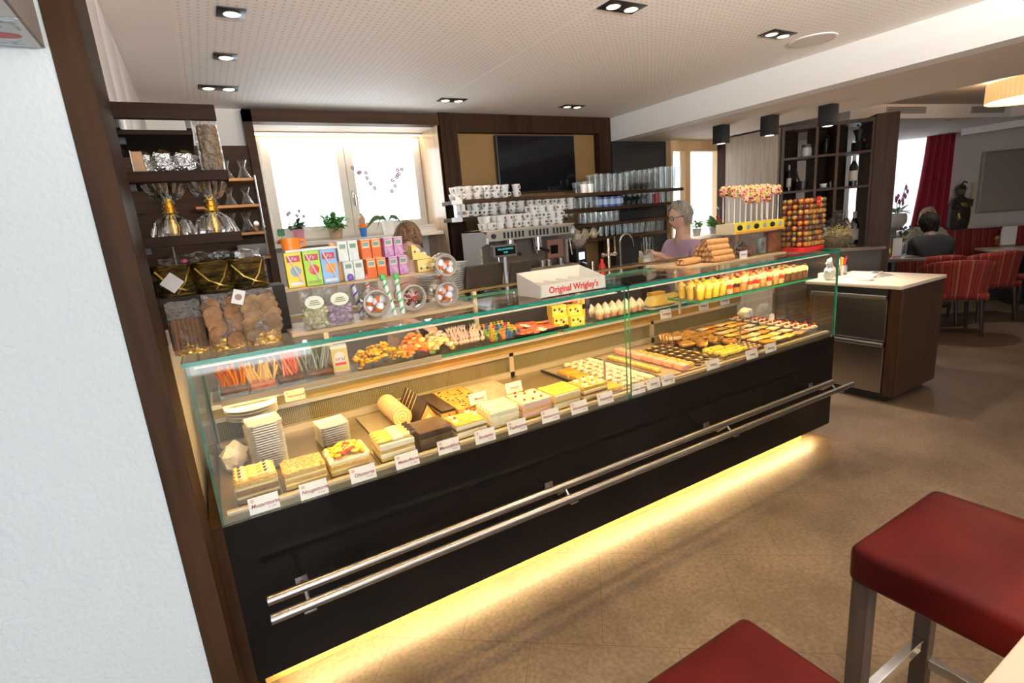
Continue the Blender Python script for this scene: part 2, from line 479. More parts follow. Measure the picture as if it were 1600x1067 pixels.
# corner window with wood frame, grey-oak return wall
wfo = wood('window_frame_wood', (.68, .47, .26), (.6, .4, .21), .4, 'z', 4)
win = thing('window_2', '', '', (4.75, 4.3, .95)); del win['label']; del win['category']; struct(win)
b = B()
b.box(4.37, 5.17, 4.06, 4.13, 2.22, 2.33).box(4.37, 5.17, 4.06, 4.13, .95, 1.04).box(4.37, 4.40, 4.06, 4.13, 1.04, 2.22).box(4.575, 4.65, 4.05, 4.13, 1.04, 2.22).box(5.10, 5.17, 4.06, 4.13, 1.04, 2.22)
b.out('window_frame', wfo, win, True, 0)
for x0, x1 in ((4.40, 4.575), (4.65, 5.10)):
    B().box(x0, x1, 4.09, 4.094, 1.04, 2.22).out('pane', winglass, win, True, 0)
struct(B().box(4.37, 5.09, 3.82, 4.055, 1.30, 1.33, bev=.004).out('trim_10', cream, smooth=0))
struct(B().box(5.085, 5.16, 3.34, 3.95, 0, 2.33).out('wall_oak', greywood, smooth=0))
struct(B().box(5.08, 5.165, 3.95, 4.05, 0, 2.33).out('trim_11', walnut, smooth=0))

# dining side: diagonal end wall x + y = 13.3 with a bright window
DS = 13.3
E1 = Vector((.70711, -.70711, 0)); N1 = Vector((-.70711, -.70711, 0))
ROT45 = Matrix.Rotation(R(-45), 4, 'Z')
O = Vector((9.65, 3.65, 0))
def dm():                               # local frame: x along the wall (to the right), y into the wall
    m_ = ROT45.copy(); m_.translation = O; return m_
DM = dm()
b = B()
b.box(-.02, 4.6, 0, .2, 0, 2.6, mat=DM)
b.box(-2.3, -1.75, 0, .2, 0, 2.6, mat=DM).box(-1.75, -.02, 0, .2, 0, .95, mat=DM).box(-1.75, -.02, 0, .2, 2.42, 2.6, mat=DM)
struct(b.out('wall_right', greywall, smooth=0))
win = thing('window_3', '', '', O); del win['label']; del win['category']; struct(win)
b = B()
for bx in ((-1.75, -1.69, .95, 2.42), (-.08, -.02, .95, 2.42), (-1.69, -.08, .95, 1.02), (-1.69, -.08, 2.35, 2.42)):
    b.box(bx[0], bx[1], .08, .14, bx[2], bx[3], mat=DM)
b.out('window_frame', white, win, True, 0)
B().box(-1.69, -.08, .10, .104, 1.02, 2.35, mat=DM).out('pane', winglass, win, True, 0)
sheer = M('sheer_white_blind', (.92, .92, .92), .9)
nt = sheer.node_tree
tl = nt.nodes.new('ShaderNodeBsdfTranslucent'); tl.inputs[0].default_value = (.95, .95, .95, 1)
mxs = nt.nodes.new('ShaderNodeMixShader'); mxs.inputs[0].default_value = .7
nt.links.new(nt.nodes['Principled BSDF'].outputs[0], mxs.inputs[1]); nt.links.new(tl.outputs[0], mxs.inputs[2]); nt.links.new(mxs.outputs[0], nt.nodes['Material Output'].inputs[0])
bl = B().box(-1.74, -.03, .05, .055, .96, 2.41, mat=DM).out('window_blind', sheer, smooth=0)
tag(bl, 'plain white blind drawn over the bright dining room window', 'blind')
struct(B().box(5.7, 8.1, 4.2, 4.34, 0, 2.6).out('wall_dining', M('dining_white_wall', (.78, .77, .76), .7), smooth=0))
# bulkhead with air grilles and lower beam of the dining ceiling
P1, P2 = Vector((5.75, 3.02, 0)), Vector((8.35, 2.60, 0))
bh = B().prism([(5.75, 3.02), (8.35, 2.60), (8.9, 1.9), (14, 1.2), (14, 6), (5.75, 6)], 2.36, 2.52)
struct(bh.out('trim_12', M('bulkhead_paint', (.70, .64, .59), .75), smooth=0))
struct(B().box(8.98, 9.12, -1, 3.28, 2.28, 2.40).out('trim_13', bluewhite, smooth=0))
# room closes behind the camera with a shop front
b = B()
b.box(-6, -2.6, -2.7, -2.6, 0, 2.6).box(1.0, 5.5, -2.7, -2.6, 0, 2.6).box(6.2, 14, -2.7, -2.6, 0, 2.6).box(5.5, 6.2, -2.7, -2.6, 0, .9).box(5.5, 6.2, -2.7, -2.6, 2.3, 2.6).box(-2.6, 1.0, -2.7, -2.6, 0, .3).box(-2.6, 1.0, -2.7, -2.6, 2.5, 2.6)
b.box(-6.1, -6, -2.6, 1.9, 0, 2.6).box(14, 14.1, -2.6, 6, 0, 2.6)
struct(b.out('wall_shop_front', wallwhite, smooth=0))

# ---- ceiling downlights (each with its own lamp)
dl_black = M('downlight_black', (.01, .01, .011), .4)
dl_lamp = M('lamp_face', (1, .85, .65), .4, em=3.2, emc=(1, .78, .5))
def downlight(px, py, n, label, w=.105, rz=0, power=16):
    p = atz(px, py, ZC)
    t = thing('ceiling_downlight', label, 'light', (p.x, p.y, ZC), rz, 'recessed downlights in the ceiling')
    B().box(-w * n / 2, w * n / 2, -w / 2, w / 2, -.004, -.0005, bev=.001).out('trim_plate', dl_black, t)
    for k in range(n):
        x = (k - (n - 1) / 2) * w
        lp = B().lathe([(.034, -.004), (.036, -.007), (.03, -.009)], (x, 0, 0), 16).lathe([(.03, -.009), (.0, -.012)], (x, 0, 0), 16, 1).out('lamp', [steel, dl_lamp], t)
        l = bpy.data.lights.new('downlight_spot', 'SPOT'); l.energy = power; l.color = (1, .82, .6); l.spot_size = R(75); l.spot_blend = .7; l.shadow_soft_size = .03
        o = bpy.data.objects.new('downlight_spot', l); COL.objects.link(o); o.parent = t; o.location = (x, 0, -.02)
for i, (px, py, n, lab) in enumerate([
    (361, 19, 1, 'single square black downlight nearest the camera at the left of the ceiling'),
    (352, 88, 1, 'single square black downlight second from the camera on the left'),
    (341, 137, 2, 'twin black downlight above the left shelves near the bar window'),
    (972, 10, 2, 'twin black downlight at the top middle of the ceiling'),
    (1215, 53, 2, 'twin black downlight beside the round ceiling loudspeaker'),
    (706, 156, 2, 'twin black downlight in front of the wooden post between window and screen'),
    (894, 166, 2, 'twin black downlight in front of the television niche')]):
    downlight(px, py, n, lab)
p = atz(1270, 62, ZC)
spk = thing('ceiling_loudspeaker', 'round white flush loudspeaker in the perforated ceiling', 'loudspeaker', (p.x, p.y, ZC))
B().lathe([(.13, -.001), (.13, -.006), (.118, -.008)], seg=32).out('rim', white, spk)
B().lathe([(.118, -.006), (0, -.0065)], seg=32).out('grille', M('speaker_grille', (.62, .58, .54), .8), spk)

# hanging black cube spots under the soffit
for px, py, lab in ((1127, 208, 'black cube spotlight under the soffit, nearest the corner window'), (1203, 193, 'middle black cube spotlight under the soffit'), (1295, 176, 'black cube spotlight in front of the wooden shelf divider, nearest the camera')):
    p = atz(px, py - 12, 2.33)
    t = thing('cube_spotlight', lab, 'light', (p.x, p.y, 2.33), 0, 'cube spotlights under the soffit')
    B().box(-.052, .052, -.052, .052, -.155, -.0, bev=.003).out('housing', M('anthracite', (.018, .019, .022), .45), t)
    B().lathe([(.036, -.156), (.03, -.157), (0, -.1575)], seg=16).out('lamp', dl_lamp, t)
    l = bpy.data.lights.new('cube_spot', 'SPOT'); l.energy = 65; l.color = (1, .88, .74); l.spot_size = R(105); l.spot_blend = .8; l.shadow_soft_size = .035
    o = bpy.data.objects.new('cube_spot', l); COL.objects.link(o); o.parent = t; o.location = (0, 0, -.17)

# air grilles on the bulkhead and pleated drum lamp
gm = M('grille_grey', (.20, .18, .16), .5)
ang = math.atan2(P2.y - P1.y, P2.x - P1.x)
dirb = (P2 - P1).normalized()
for px, lab in ((1416, 'slotted air grille on the ceiling bulkhead next to the wooden column'), (1543, 'slotted air grille on the ceiling bulkhead left of the pleated lamp')):
    # where the view meets the bulkhead face
    nrm = Vector((-dirb.y, dirb.x, 0)); d = ray(px, 170); tt = (P1 - EYE).dot(nrm) / d.dot(nrm); c = EYE + d * tt
    g = thing('air_vent', lab, 'vent', (c.x, c.y, 2.44), ang, 'air grilles on the bulkhead')
    b = B().box(-.30, .30, -.012, -.002, -.035, .035)
    b.out('frame', M('grille_frame', (.45, .41, .37), .5), g)
    for k in range(4):
        B().box(-.29, .29, -.016, -.012, -.028 + k * .0155, -.019 + k * .0155).out('slat', gm, g)
dp = atz(1556, 150, 2.33) + Vector((.42, -.23, 0))
dl = thing('drum_lamp', 'large pleated cream drum lamp under the dining ceiling at the right edge', 'lamp', (dp.x, dp.y, 2.30))
shade = M('pleated_cream_shade', (.80, .58, .30), .8, em=.42, emc=(1, .62, .26))
b = B()
b.lathe([(.42, 0), (.42, .155)], seg=144, flute=.008, nf=72)
b.out('lamp_shade', shade, dl)
B().lathe([(.41, .01), (0, .01)], seg=48).out('diffuser', M('lamp_diffuser', (1, .9, .75), .6, em=3, emc=(1, .8, .55)), dl)
B().cyl((0, 0, .15), .03, .05).out('mount', white, dl)
l = bpy.data.lights.new('drum_glow', 'POINT'); l.energy = 30; l.color = (1, .78, .52); l.shadow_soft_size = .1
o = bpy.data.objects.new('drum_glow', l); COL.objects.link(o); o.parent = dl; o.location = (0, 0, .17)

# shallow wall box above the plaster wall at the top left, seen from below
wbx = thing('mounted_box', 'grey box mounted high on the white plaster wall, printed sheets on its underside', 'wall box', (-.45, 1.45, 2.12))
gb = M('grey_box_side', (.22, .19, .17), .6)
B().box(-.75, -.230, 1.22, 1.655, 2.121, 2.47).out('body', gb, wbx, True, 0)
shp = M('printed_sheet', (.55, .60, .64), .6, n=60, c2=(.30, .34, .42), sharp=(.4, .5))
for y0, y1 in ((1.47, 1.645), (1.27, 1.462)):
    sh_ = B().box(-.742, -.236, y0, y1, 2.1175, 2.1205).out('sheet', M('sheet_paper', (.60, .64, .66), .6), wbx, True, 0)
    for x0, x1, ya, yb in ((-.36, -.245, .06, .36), (-.42, -.37, .05, .9), (-.62, -.45, .1, .9), (-.31, -.26, .74, .92)):
        B().box(x0, x1, y0 + (y1 - y0) * ya, y0 + (y1 - y0) * yb, 2.1166, 2.1175).out('print', shp, wbx, True, 0)
B().prism([(-.293 + .040 * math.cos(k * .314), 1.572 + .018 * math.sin(k * .314)) for k in range(20)], 2.1158, 2.1164).out('red_oval', M('muted_red_oval', (.50, .10, .12), .6), wbx, True, 0)

# added uplighters over the bar table, unseen behind the viewer: bowls brightening the ceiling
for k, x in enumerate((.9, 2.2)):
    t = thing('added_uplighter', 'dark bowl uplighter added above the bar table to brighten the ceiling, %s one' % ('left', 'right')[k], 'lamp', (x, -.75, 2.02))
    B().lathe([(.0, 0), (.09, .01), (.14, .05), (.16, .10), (.155, .10), (.135, .055), (.085, .018), (0, .01)], seg=28).out('bowl', dl_black, t)
    B().cyl((0, 0, .012), .07, .03, 18).out('lamp', dl_lamp, t)
    for a in range(3):
        B().tube([(.155 * math.cos(a * 2.094), .155 * math.sin(a * 2.094), .10), (0, 0, .40)], .002, 5).out('wire', steel, t)
    B().cyl((0, 0, .40), .008, .13, 8).out('mount', steel, t)
    l = bpy.data.lights.new('added_ceiling_fill', 'SPOT'); l.energy = 310; l.color = (1, .93, .84); l.spot_size = R(165); l.spot_blend = .6; l.shadow_soft_size = .08
    o = bpy.data.objects.new('added_ceiling_fill', l); COL.objects.link(o); o.parent = t; o.location = (0, 0, .09); o.rotation_euler = (R(180 - 28), 0, 0)

# small round spot recessed in the bulkhead
for px, py in ((1488, 186),):
    q = atz(px, py, 2.36)
    t = thing('bulkhead_spot', 'small round steel spot recessed in the dining bulkhead beside the red curtain', 'light', (q.x, q.y, 2.36))
    B().lathe([(.06, -.001), (.06, -.008), (.04, -.01), (0, -.008)], seg=20).out('ring', steel, t)
    l = bpy.data.lights.new('bulkhead_light', 'SPOT'); l.energy = 40; l.color = (1, .9, .78); l.spot_size = R(120); l.spot_blend = .7; l.shadow_soft_size = .04
    o = bpy.data.objects.new('bulkhead_light', l); COL.objects.link(o); o.parent = t; o.location = (0, 0, -.03)
# ================================================================== PASTRY COUNTER
CX0, CX1, CY0, CY1, ZT = -.12, 3.56, 1.88, 2.75, 1.30
ctr = thing('display_counter', 'long glass pastry counter with black front panel and steel handrails', 'counter', (1.72, 2.3, 0))
def cp(b, name, mats, smooth=0): return b.out(name, mats, ctr, True, smooth)
cp(B().box(CX0, CX1, CY0, CY0 + .022, .088, .718), 'front_panel', blackgloss)
cp(B().box(CX1 - .022, CX1, CY0 + .022, CY1, .088, .718), 'end_panel', blackgloss)
kick = M('plinth_gold_wood', (.52, .33, .10), .45)
cp(B().box(-.10, 3.36, 1.955, 2.6, 0, .10), 'plinth', kick)
cp(B().box(-.10, 3.36, 1.905, 1.945, .086, .1), 'light_profile', steel)
cp(B().box(-.1, 3.536, 1.903, CY1, .10, .70), 'carcass', blackm)
cp(B().box(-.115, 3.555, 1.902, 2.625, .70, .742), 'deck', warmsteel)
lip = M('cream_steel_lip', (.62, .55, .42), .35, .55)
cp(B().box(-.10, 3.55, 1.912, 1.935, .718, .752, bev=.002), 'front_lip', lip)
gp = dots_mat('perforated_grille', (.30, .25, .12), (.06, .05, .02), .009, .0032, ('X', 'Z'), .45)
cp(B().box(-.1, 3.54, 2.625, 2.632, .772, .868), 'grille', gp)
led_trim = M('pale_steel_trim', (.72, .64, .5), .35, .5)
cp(B().box(-.1, 3.54, 2.60, 2.64, .742, .772).box(-.1, 3.54, 2.60, 2.64, .868, .892), 'grille_frame', led_trim)
cp(B().box(-.1, 3.54, 2.59, 2.70, .892, .948), 'ledge', M('ochre_ledge', (.50, .34, .10), .4, .4))
cp(B().box(-.1, 3.54, 2.50, 2.76, .958, .978, bev=.002), 'shelf_bearer', M('white_steel', (.8, .76, .68), .3, .2))
cp(B().box(-.09, 1.70, 2.47, 2.76, .986, .998).box(1.74, 3.54, 2.47, 2.76, .986, .998), 'glass_shelf', clear)
cp(B().box(-.06, .96, 2.462, 2.474, .978, 1.004), 'shelf_edge', M('grey_shelf_edge', (.22, .20, .18), .4))
cp(B().box(.96, 1.70, 2.464, 2.472, .984, .999).box(1.74, 3.54, 2.464, 2.472, .984, .999), 'shelf_edge', greenedge)
def pane(x0, x1, y0, y1, z0, z1, name, faces):
    """glass plate whose cut edges (faces named) are green"""
    b = B().box(x0, x1, y0, y1, z0, z1)
    for f in b.bm.faces:
        n = f.normal
        for ax in faces:
            if abs(getattr(n, ax)) > .9: f.material_index = 1
    return cp(b, name, [clear, greenedge])
SEAM = 1.715
pane(CX0 - .01, SEAM - .012, CY0 - .006, 2.36, ZT - .014, ZT, 'top_pane', 'xy')
pane(SEAM + .010, CX1, CY0 - .006, 2.36, ZT - .014, ZT, 'top_pane', 'xy')
pane(CX0, SEAM - .012, CY0, CY0 + .010, .722, ZT - .012, 'front_pane', 'x')
pane(SEAM + .014, CX1, CY0, CY0 + .010, .722, ZT - .012, 'front_pane', 'x')
pane(CX0, CX0 + .010, CY0 + .010, CY1, .722, ZT - .012, 'end_pane', 'y')
pane(CX1 - .010, CX1, CY0 + .010, CY1, .722, ZT - .012, 'end_pane', 'y')
# rods that carry the top pane, bearer posts, light profile
for x in (.45, 1.30, 2.05, 2.95, 3.45):
    cp(B().box(x - .012, x + .012, 2.705, 2.73, .978, ZT - .014), 'post', led_trim)
for x in (.02, 1.45, 2.6):
    cp(B().box(x - .014, x + .014, 2.60, 2.62, .742, .958), 'post', led_trim)
for p_, zz in (((905, 592), 0), ((1155, 545), 0)):
    q = atz(*p_, .745)
    cp(B().cyl((q.x, 2.05, .753), .006, .15, 8).cyl((q.x, 2.05, .753), .009, .04, 8), 'post', steel, 35)
cp(B().box(-.1, SEAM - .02, 1.925, 1.945, 1.266, 1.270).box(SEAM + .02, 3.53, 1.925, 1.945, 1.266, 1.270), 'light_profile', M('light_profile', (.72, .66, .55), .4, em=.25, emc=(1, .8, .5)))
cp(B().box(-.10, 3.54, 2.69, 2.735, 1.272, 1.286), 'rear_bearer', M('dark_gold_bearer', (.16, .12, .06), .4, .5))
# handrails
for y, z, r_ in ((1.745, .482, .0165), (1.685, .452, .0165)):
    b = B().tube([(-.034, y, z), (3.335 + (0.10 if y < 1.7 else -.03), y, z)], r_, 20)
    cp(b, 'rail', railsteel, 35)
for x in (.085, 1.19, 2.28, 3.30):
    b = B().box(x - .022, x + .022, 1.872, 1.88, .40, .444, bev=.002).tube([(x, 1.875, .42), (x, 1.80, .42), (x, 1.745, .466)], .009, 8)
    b.tube([(x, 1.745, .470), (x, 1.715, .440), (x, 1.685, .436)], .008, 8).box(x - .02, x + .02, 1.672, 1.698, .428, .437, bev=.001)
    cp(b, 'bracket', railsteel, 35)

# ================================================================== ISLAND WITH STEEL DRAWERS
IX0, IX1, IY0, IY1 = 4.43, 5.14, 1.88, 2.60
isl = thing('drawer_island', 'dark wood island with pale worktop and two steel drawers', 'counter', (4.78, 2.24, 0))
def ip(b, name, m_, smooth=0, p=None): return b.out(name, m_, p or isl, True, smooth)
ip(B().box(IX0 + .02, IX1, IY0, IY1, .06, .915), 'carcass', wood('dark_wenge', (.06, .030, .016), (.034, .017, .010), .4, 'z'))
ip(B().box(IX0, IX0 + .02, IY0, IY0 + .07, .06, .915).box(IX0, IX0 + .02, IY1 - .04, IY1, .06, .915), 'corner_post', walnut)
ip(B().box(IX0 + .05, IX1 - .06, IY0 + .06, IY1, 0, .06), 'plinth', blackm)
ip(B().box(IX0 - .02, IX1 + .01, IY0 - .01, IY1, .915, .945, bev=.006), 'worktop', M('beige_worktop', (.72, .60, .46), .35), 35)
for z0, z1 in ((.50, .83), (.075, .455)):
    d = ip(B().box(IX0 - .002, IX0 + .02, IY0 + .085, IY1 - .06, z0, z1, bev=.003), 'drawer', M('drawer_steel', (.46, .43, .40), .28, 1, n=5, c2=(.42, .39, .36), st=(1, 1, 60)))
    h_ = B().box(IX0 - .03, IX0 + .0, IY0 + .085, IY1 - .06, z1 + .002, z1 + .032, bev=.004).out('handle', steel, isl, True, 0); h_.parent = d; h_.location = (0, 0, 0)
ip(B().box(IX0 + .0, IX0 + .02, IY0 + .085, IY1 - .06, .455, .50).box(IX0, IX0 + .02, IY0 + .085, IY1 - .06, .83, .915), 'drawer_recess', blackm)

# ================================================================== BAR TABLE AND STOOLS IN FRONT
bt = thing('bar_table', 'high bar table with beige top cut by the bottom right corner', 'table', (2.4, -.15, 0))
BTX0 = .45
B().box(BTX0, 4.2, -.45, .172, 1.055, 1.09, bev=.004).out('tabletop', M('beige_bar_top', (.62, .48, .33), .45), bt, True)
B().box(BTX0 + .1, 4.1, .14, .165, .965, 1.055).box(BTX0 + .1, 4.1, -.42, -.395, .965, 1.055).out('apron', walnut, bt, True, 0)
for x in (BTX0 + .15, 4.05):
    B().box(x - .04, x + .04, -.40, -.32, 0, 1.055).out('leg', walnut, bt, True, 0)
redleather = M('oxblood_leather', (.060, .0042, .0035), .38, n=7, c2=(.038, .0025, .002), bump=(110, .12, .003), spec=.14)
legwood = wood('stool_leg_wood', (.075, .052, .038), (.05, .034, .024), .5, 'z', spec=.12)
def make_stool():
    t = thing('bar_stool', '', 'stool')
    w_, d_, h_ = .225, .20, .80
    b = B().box(-w_, w_, -d_, d_, h_ - .105, h_, bev=.022, seg=4)
    for v in b.bm.verts:
        if v.co.z > h_ - .03:
            v.co.z += .012 * max(0, 1 - (v.co.x / w_) ** 2) * max(0, 1 - (v.co.y / d_) ** 2)
    bmesh.ops.subdivide_edges(b.bm, edges=[e for e in b.bm.edges if e.calc_length() > .1], cuts=6, use_grid_fill=True)
    for v in b.bm.verts:
        if v.co.z > h_ - .004:
            v.co.z += .014 * max(0, 1 - (v.co.x / w_) ** 2) * max(0, 1 - (v.co.y / d_) ** 2)
    b.out('seat', redleather, t)
    for sx in (-1, 1):
        for sy in (-1, 1):
            x, y = sx * (w_ - .032), sy * (d_ - .03)
            B().box(x - .021, x + .021, y - .021, y + .021, 0, h_ - .10, bev=.002).out('leg', legwood, t, smooth=0)
    for k, (x0, x1, y0, y1, z) in enumerate([(-w_ + .05, w_ - .05, d_ - .042, d_ - .018, .30), (-w_ + .05, w_ - .05, -d_ + .018, -d_ + .042, .30), (-w_ + .02, -w_ + .044, -d_ + .05, d_ - .05, .23), (w_ - .044, w_ - .02, -d_ + .05, d_ - .05, .23)]):
        B().box(x0, x1, y0, y1, z, z + .032, bev=.002).out('footrest', chrome, t, smooth=0)
    return t
st_ = Stamp(make_stool())
g_ = 'red leather bar stools at the bar table'
st_((1.472, .395, 0), 0, 'red leather bar stool at the right edge whose wooden legs and footrests show', g_)
st_((.625, .40, 0), 0, 'red leather bar stool at the bottom edge of which only the seat shows', g_)
# ================================================================== CAKES ON THE DECK
ZD = .7435
sponge = M('yellow_sponge', (.66, .42, .12), .8, n=60, c2=(.50, .30, .07), bump=(120, .5, .003))
spongeb = M('brown_sponge', (.24, .13, .05), .85, n=60, c2=(.15, .08, .03), bump=(120, .5, .003))
creamw = M('whipped_cream', (.84, .76, .56), .55, bump=(40, .3, .004))
creamy = M('butter_cream', (.78, .58, .24), .5)
choc = M('dark_chocolate', (.045, .022, .012), .3)
chocm = M('milk_chocolate', (.16, .075, .035), .4)
caramel = M('caramel_glaze', (.62, .30, .05), .25, n=25, c2=(.78, .48, .10))
nutcr = M('nut_crumble', (.74, .54, .24), .85, n=70, c2=(.40, .24, .08), bump=(70, 1, .01))
pinkc = M('pink_cream', (.85, .52, .42), .5)
pinkg = M('pink_glaze', (.88, .34, .26), .4, n=30, c2=(.9, .46, .36))
yelg = M('yellow_glaze', (.88, .62, .06), .25, n=20, c2=(.92, .74, .2))
orag = M('orange_glaze', (.90, .42, .03), .25, n=18, c2=(.85, .32, .02))
redf = M('red_fruit', (.62, .05, .03), .25)
orangef = M('orange_fruit', (.90, .32, .03), .25)
yelf = M('yellow_fruit', (.92, .66, .08), .25)
greenf = M('green_fruit', (.30, .42, .06), .3)
fingers = M('ladyfinger', (.86, .68, .36), .75, n=50, c2=(.75, .52, .22))
crust = M('bread_crust', (.46, .22, .06), .6, n=16, c2=(.40, .19, .05), bump=(50, .3, .004))
crumb = M('bread_crumb', (.84, .70, .42), .8, bump=(90, .5, .003))
sugar = M('icing_sugar', (.86, .80, .70), .8, n=30, c2=(.72, .58, .38))

def cake(name, label, x0, x1, y0, y1, layers, z0=ZD + .004, jit=.0015, mats=None, taper=0):
    t = thing(name, label, 'cake', ((x0 + x1) / 2, (y0 + y1) / 2, z0))
    w_, d_ = (x1 - x0) / 2, (y1 - y0) / 2
    b = B(); z = 0; ms = []
    for k, (h, m_) in enumerate(layers):
        if m_ not in ms: ms.append(m_)
        i = random.uniform(-jit, jit)
        b.box(-w_ + i, w_ + i, -d_ - i, d_, z, z + h, ms.index(m_), bev=min(.0025, h * .3), seg=1)
        z += h
    b.out('layers', ms, t)
    return t, w_, d_, z

def tray(x0, x1, y0, y1, label, m_=None, z=ZD, h=.004):
    t = tag(B().box(-(x1 - x0) / 2, (x1 - x0) / 2, -(y1 - y0) / 2, (y1 - y0) / 2, 0, h * .6).box(-(x1 - x0) / 2, (x1 - x0) / 2, -(y1 - y0) / 2, -(y1 - y0) / 2 + .003, 0, h * 1.6).box((x1 - x0) / 2 - .003, (x1 - x0) / 2, -(y1 - y0) / 2, (y1 - y0) / 2, 0, h * 1.6).box(-(x1 - x0) / 2, -(x1 - x0) / 2 + .003, -(y1 - y0) / 2, (y1 - y0) / 2, 0, h * 1.6).out('serving_tray', m_ or steel, smooth=0), label, 'tray')
    t.location = ((x0 + x1) / 2, (y0 + y1) / 2, z)
    return t

Y0, Y1 = 1.952, 2.075
FC = [(-.062, .078), (.098, .246), (.262, .412), (.455, .60), (.622, .77), (.79, .935), (.955, 1.105), (1.125, 1.285), (1.302, 1.46), (1.48, 1.635)]
cl = ['caramel topped layer cake with cream ridges', 'crumble covered nut cake', 'fruit covered cake', 'cream cake with ladyfingers', 'dark chocolate cake',
      'white cake with caramel top and cherries', 'plain white cream cake', 'pink cream cake with red dots', 'yellow glazed cream cake', 'nut cake with cream rosettes']
for (x0, x1), s_ in zip(FC, cl):
    tray(x0 - .008, x1 + .008, Y0 - .012, Y1 + .02, 'thin steel tray under the ' + s_, z=ZD - .0008)
# 1
t, w_, d_, h_ = cake('layer_cake', 'caramel topped layer cake with four cream ridges, leftmost in the counter', *FC[0], Y0, Y1, [(.018, spongeb), (.012, creamy), (.02, spongeb), (.012, creamy), (.016, sponge), (.006, caramel)])
for k in range(4):
    y = -d_ + .016 + k * .030
    b = B().tube([(-w_ + .006 + i * (2 * w_ - .012) / 16, y + .004 * math.sin(i * 1.6), h_ + .005 + .003 * math.sin(i * 1.2)) for i in range(17)], .009, 8)
    b.out('cream_ridge', M('yellow_cream', (.88, .66, .22), .5), t)
    for sx in (-1, 1):
        B().sph((sx * (w_ - .028), y, h_ + .013), .014, .009, .004).sph((sx * (w_ - .028) - .006, y, h_ + .015), .007, .007, .004, 1).out('chocolate_decoration', [creamw, choc], t)
# 2
t, w_, d_, h_ = cake('nut_cake', 'crumble covered nut cake second from the left in the counter', *FC[1], Y0, Y1 + .01, [(.014, sponge), (.01, creamy), (.014, sponge), (.01, creamy), (.016, sponge)])
B().grid(lambda u, v: Vector((-w_ + 2 * w_ * u, -d_ + 2 * d_ * v, h_ + .007 + .010 * mnoise.noise(Vector((u * 14, v * 14, 3))) - .006 * (max(abs(u - .5), abs(v - .5)) * 2) ** 6)), 24, 20).out('crumble_topping', nutcr, t)
# 3
t, w_, d_, h_ = cake('fruit_cake', 'fruit covered cake with cream dollops along its edges', *FC[2], Y0, Y1 + .01, [(.016, sponge), (.012, creamy), (.018, sponge), (.014, creamw)])
for k in range(85):
    u, v = random.uniform(-.98, .98), random.uniform(-.98, .98)
    m_ = redf if (abs(u) < .5 and random.random() < .5) else random.choice([yelf, yelf, orangef])
    B().sph((u * w_ * .86, v * d_ * .9, h_ + .006 + .018 * (1 - u * u)), random.uniform(.009, .015), random.uniform(.007, .012), .007, jit=.3, u=8, v=6).out('fruit_piece', m_, t)
for k in range(5):
    for sx in (-1, 1):
        B().lathe([(.012, -.012), (.013, 0), (.008, .008), (.002, .014)], (sx * (w_ - .008), -d_ + .014 + k * .027, h_ + .002), 10, flute=.12, nf=5).out('cream_dollop', creamw, t)
# 4
t, w_, d_, h_ = cake('ladyfinger_cake', 'pale cream cake topped with ladyfingers and chocolate-dipped sticks', *FC[3], Y0, Y1 + .02, [(.014, sponge), (.02, creamw), (.014, sponge), (.024, creamw)])
for k in range(4):
    y = -d_ + .018 + k * .033
    B().sph((-w_ + .03, y, h_ + .012), .040, .011, .010, u=10).out('ladyfinger', M('yellow_ladyfinger', (.88, .62, .14), .6), t)
    B().tube([(-.014, y, h_ + .012), (.030, y, h_ + .014)], .0125, 8).out('cream_roll', creamw, t)
    B().tube([(.028, y + .004, h_ + .012), (w_ + .010, y - .010, h_ + .022)], .010, 8).tube([(w_ - .012, y - .005, h_ + .018), (w_ + .012, y - .0105, h_ + .0225)], .0108, 8, 1).out('dipped_stick', [fingers, choc], t)
# 5
t, w_, d_, h_ = cake('chocolate_cake', 'dark chocolate cake block with glossy top', *FC[4], Y0, Y1 + .03, [(.024, choc), (.024, M('chocolate_crumb', (.10, .065, .025), .7, n=50, c2=(.07, .04, .015))), (.022, choc), (.006, M('glossy_chocolate', (.07, .035, .02), .18))])
# 6
t, w_, d_, h_ = cake('caramel_slice', 'cream slice with caramel top and red cherries beside the chocolate cake', *FC[5], Y0, Y1 + .01, [(.012, fingers), (.018, creamw), (.010, spongeb), (.018, creamw), (.006, caramel)])
for k, (u, v) in enumerate(((-.75, -.2), (-.75, .6), (.5, .8), (.8, .3))):
    B().lathe([(.014, 0), (.014, .006), (.006, .014)], (u * w_, v * d_, h_), 10, flute=.12, nf=5).sph((u * w_, v * d_, h_ + .016), .007, mi=1, u=8, v=6).out('cherry_on_cream', [creamw, redf], t)
# 7
t, w_, d_, h_ = cake('cream_cake', 'plain white cream cake with ribbed top in the middle of the front row', *FC[6], Y0, Y1 + .02, [(.01, sponge), (.018, creamw), (.008, M('pale_sponge', (.80, .72, .45), .8)), (.018, creamw), (.008, MATS['pale_sponge']), (.016, creamw)])
for k in range(5):
    B().tube([(-w_ + .004, -d_ + .012 + k * .028, h_ + .003), (w_ - .004, -d_ + .012 + k * .028, h_ + .003)], .010, 8).out('cream_rib', creamw, t)
# 8
t, w_, d_, h_ = cake('raspberry_cake', 'pink cream cake with red dots on its white top', *FC[7], Y0, Y1 + .03, [(.012, sponge), (.022, pinkc), (.012, sponge), (.024, pinkc), (.012, creamw)])
for u, v in ((-.6, -.6), (-.1, -.75), (.5, -.7), (-.7, .3), (0, .4), (.6, .2), (.2, .85), (-.4, .9)):
    B().sph((u * w_, v * d_, h_ + .004), .007, .007, .006, u=8, v=6).out('red_dot', redf, t)
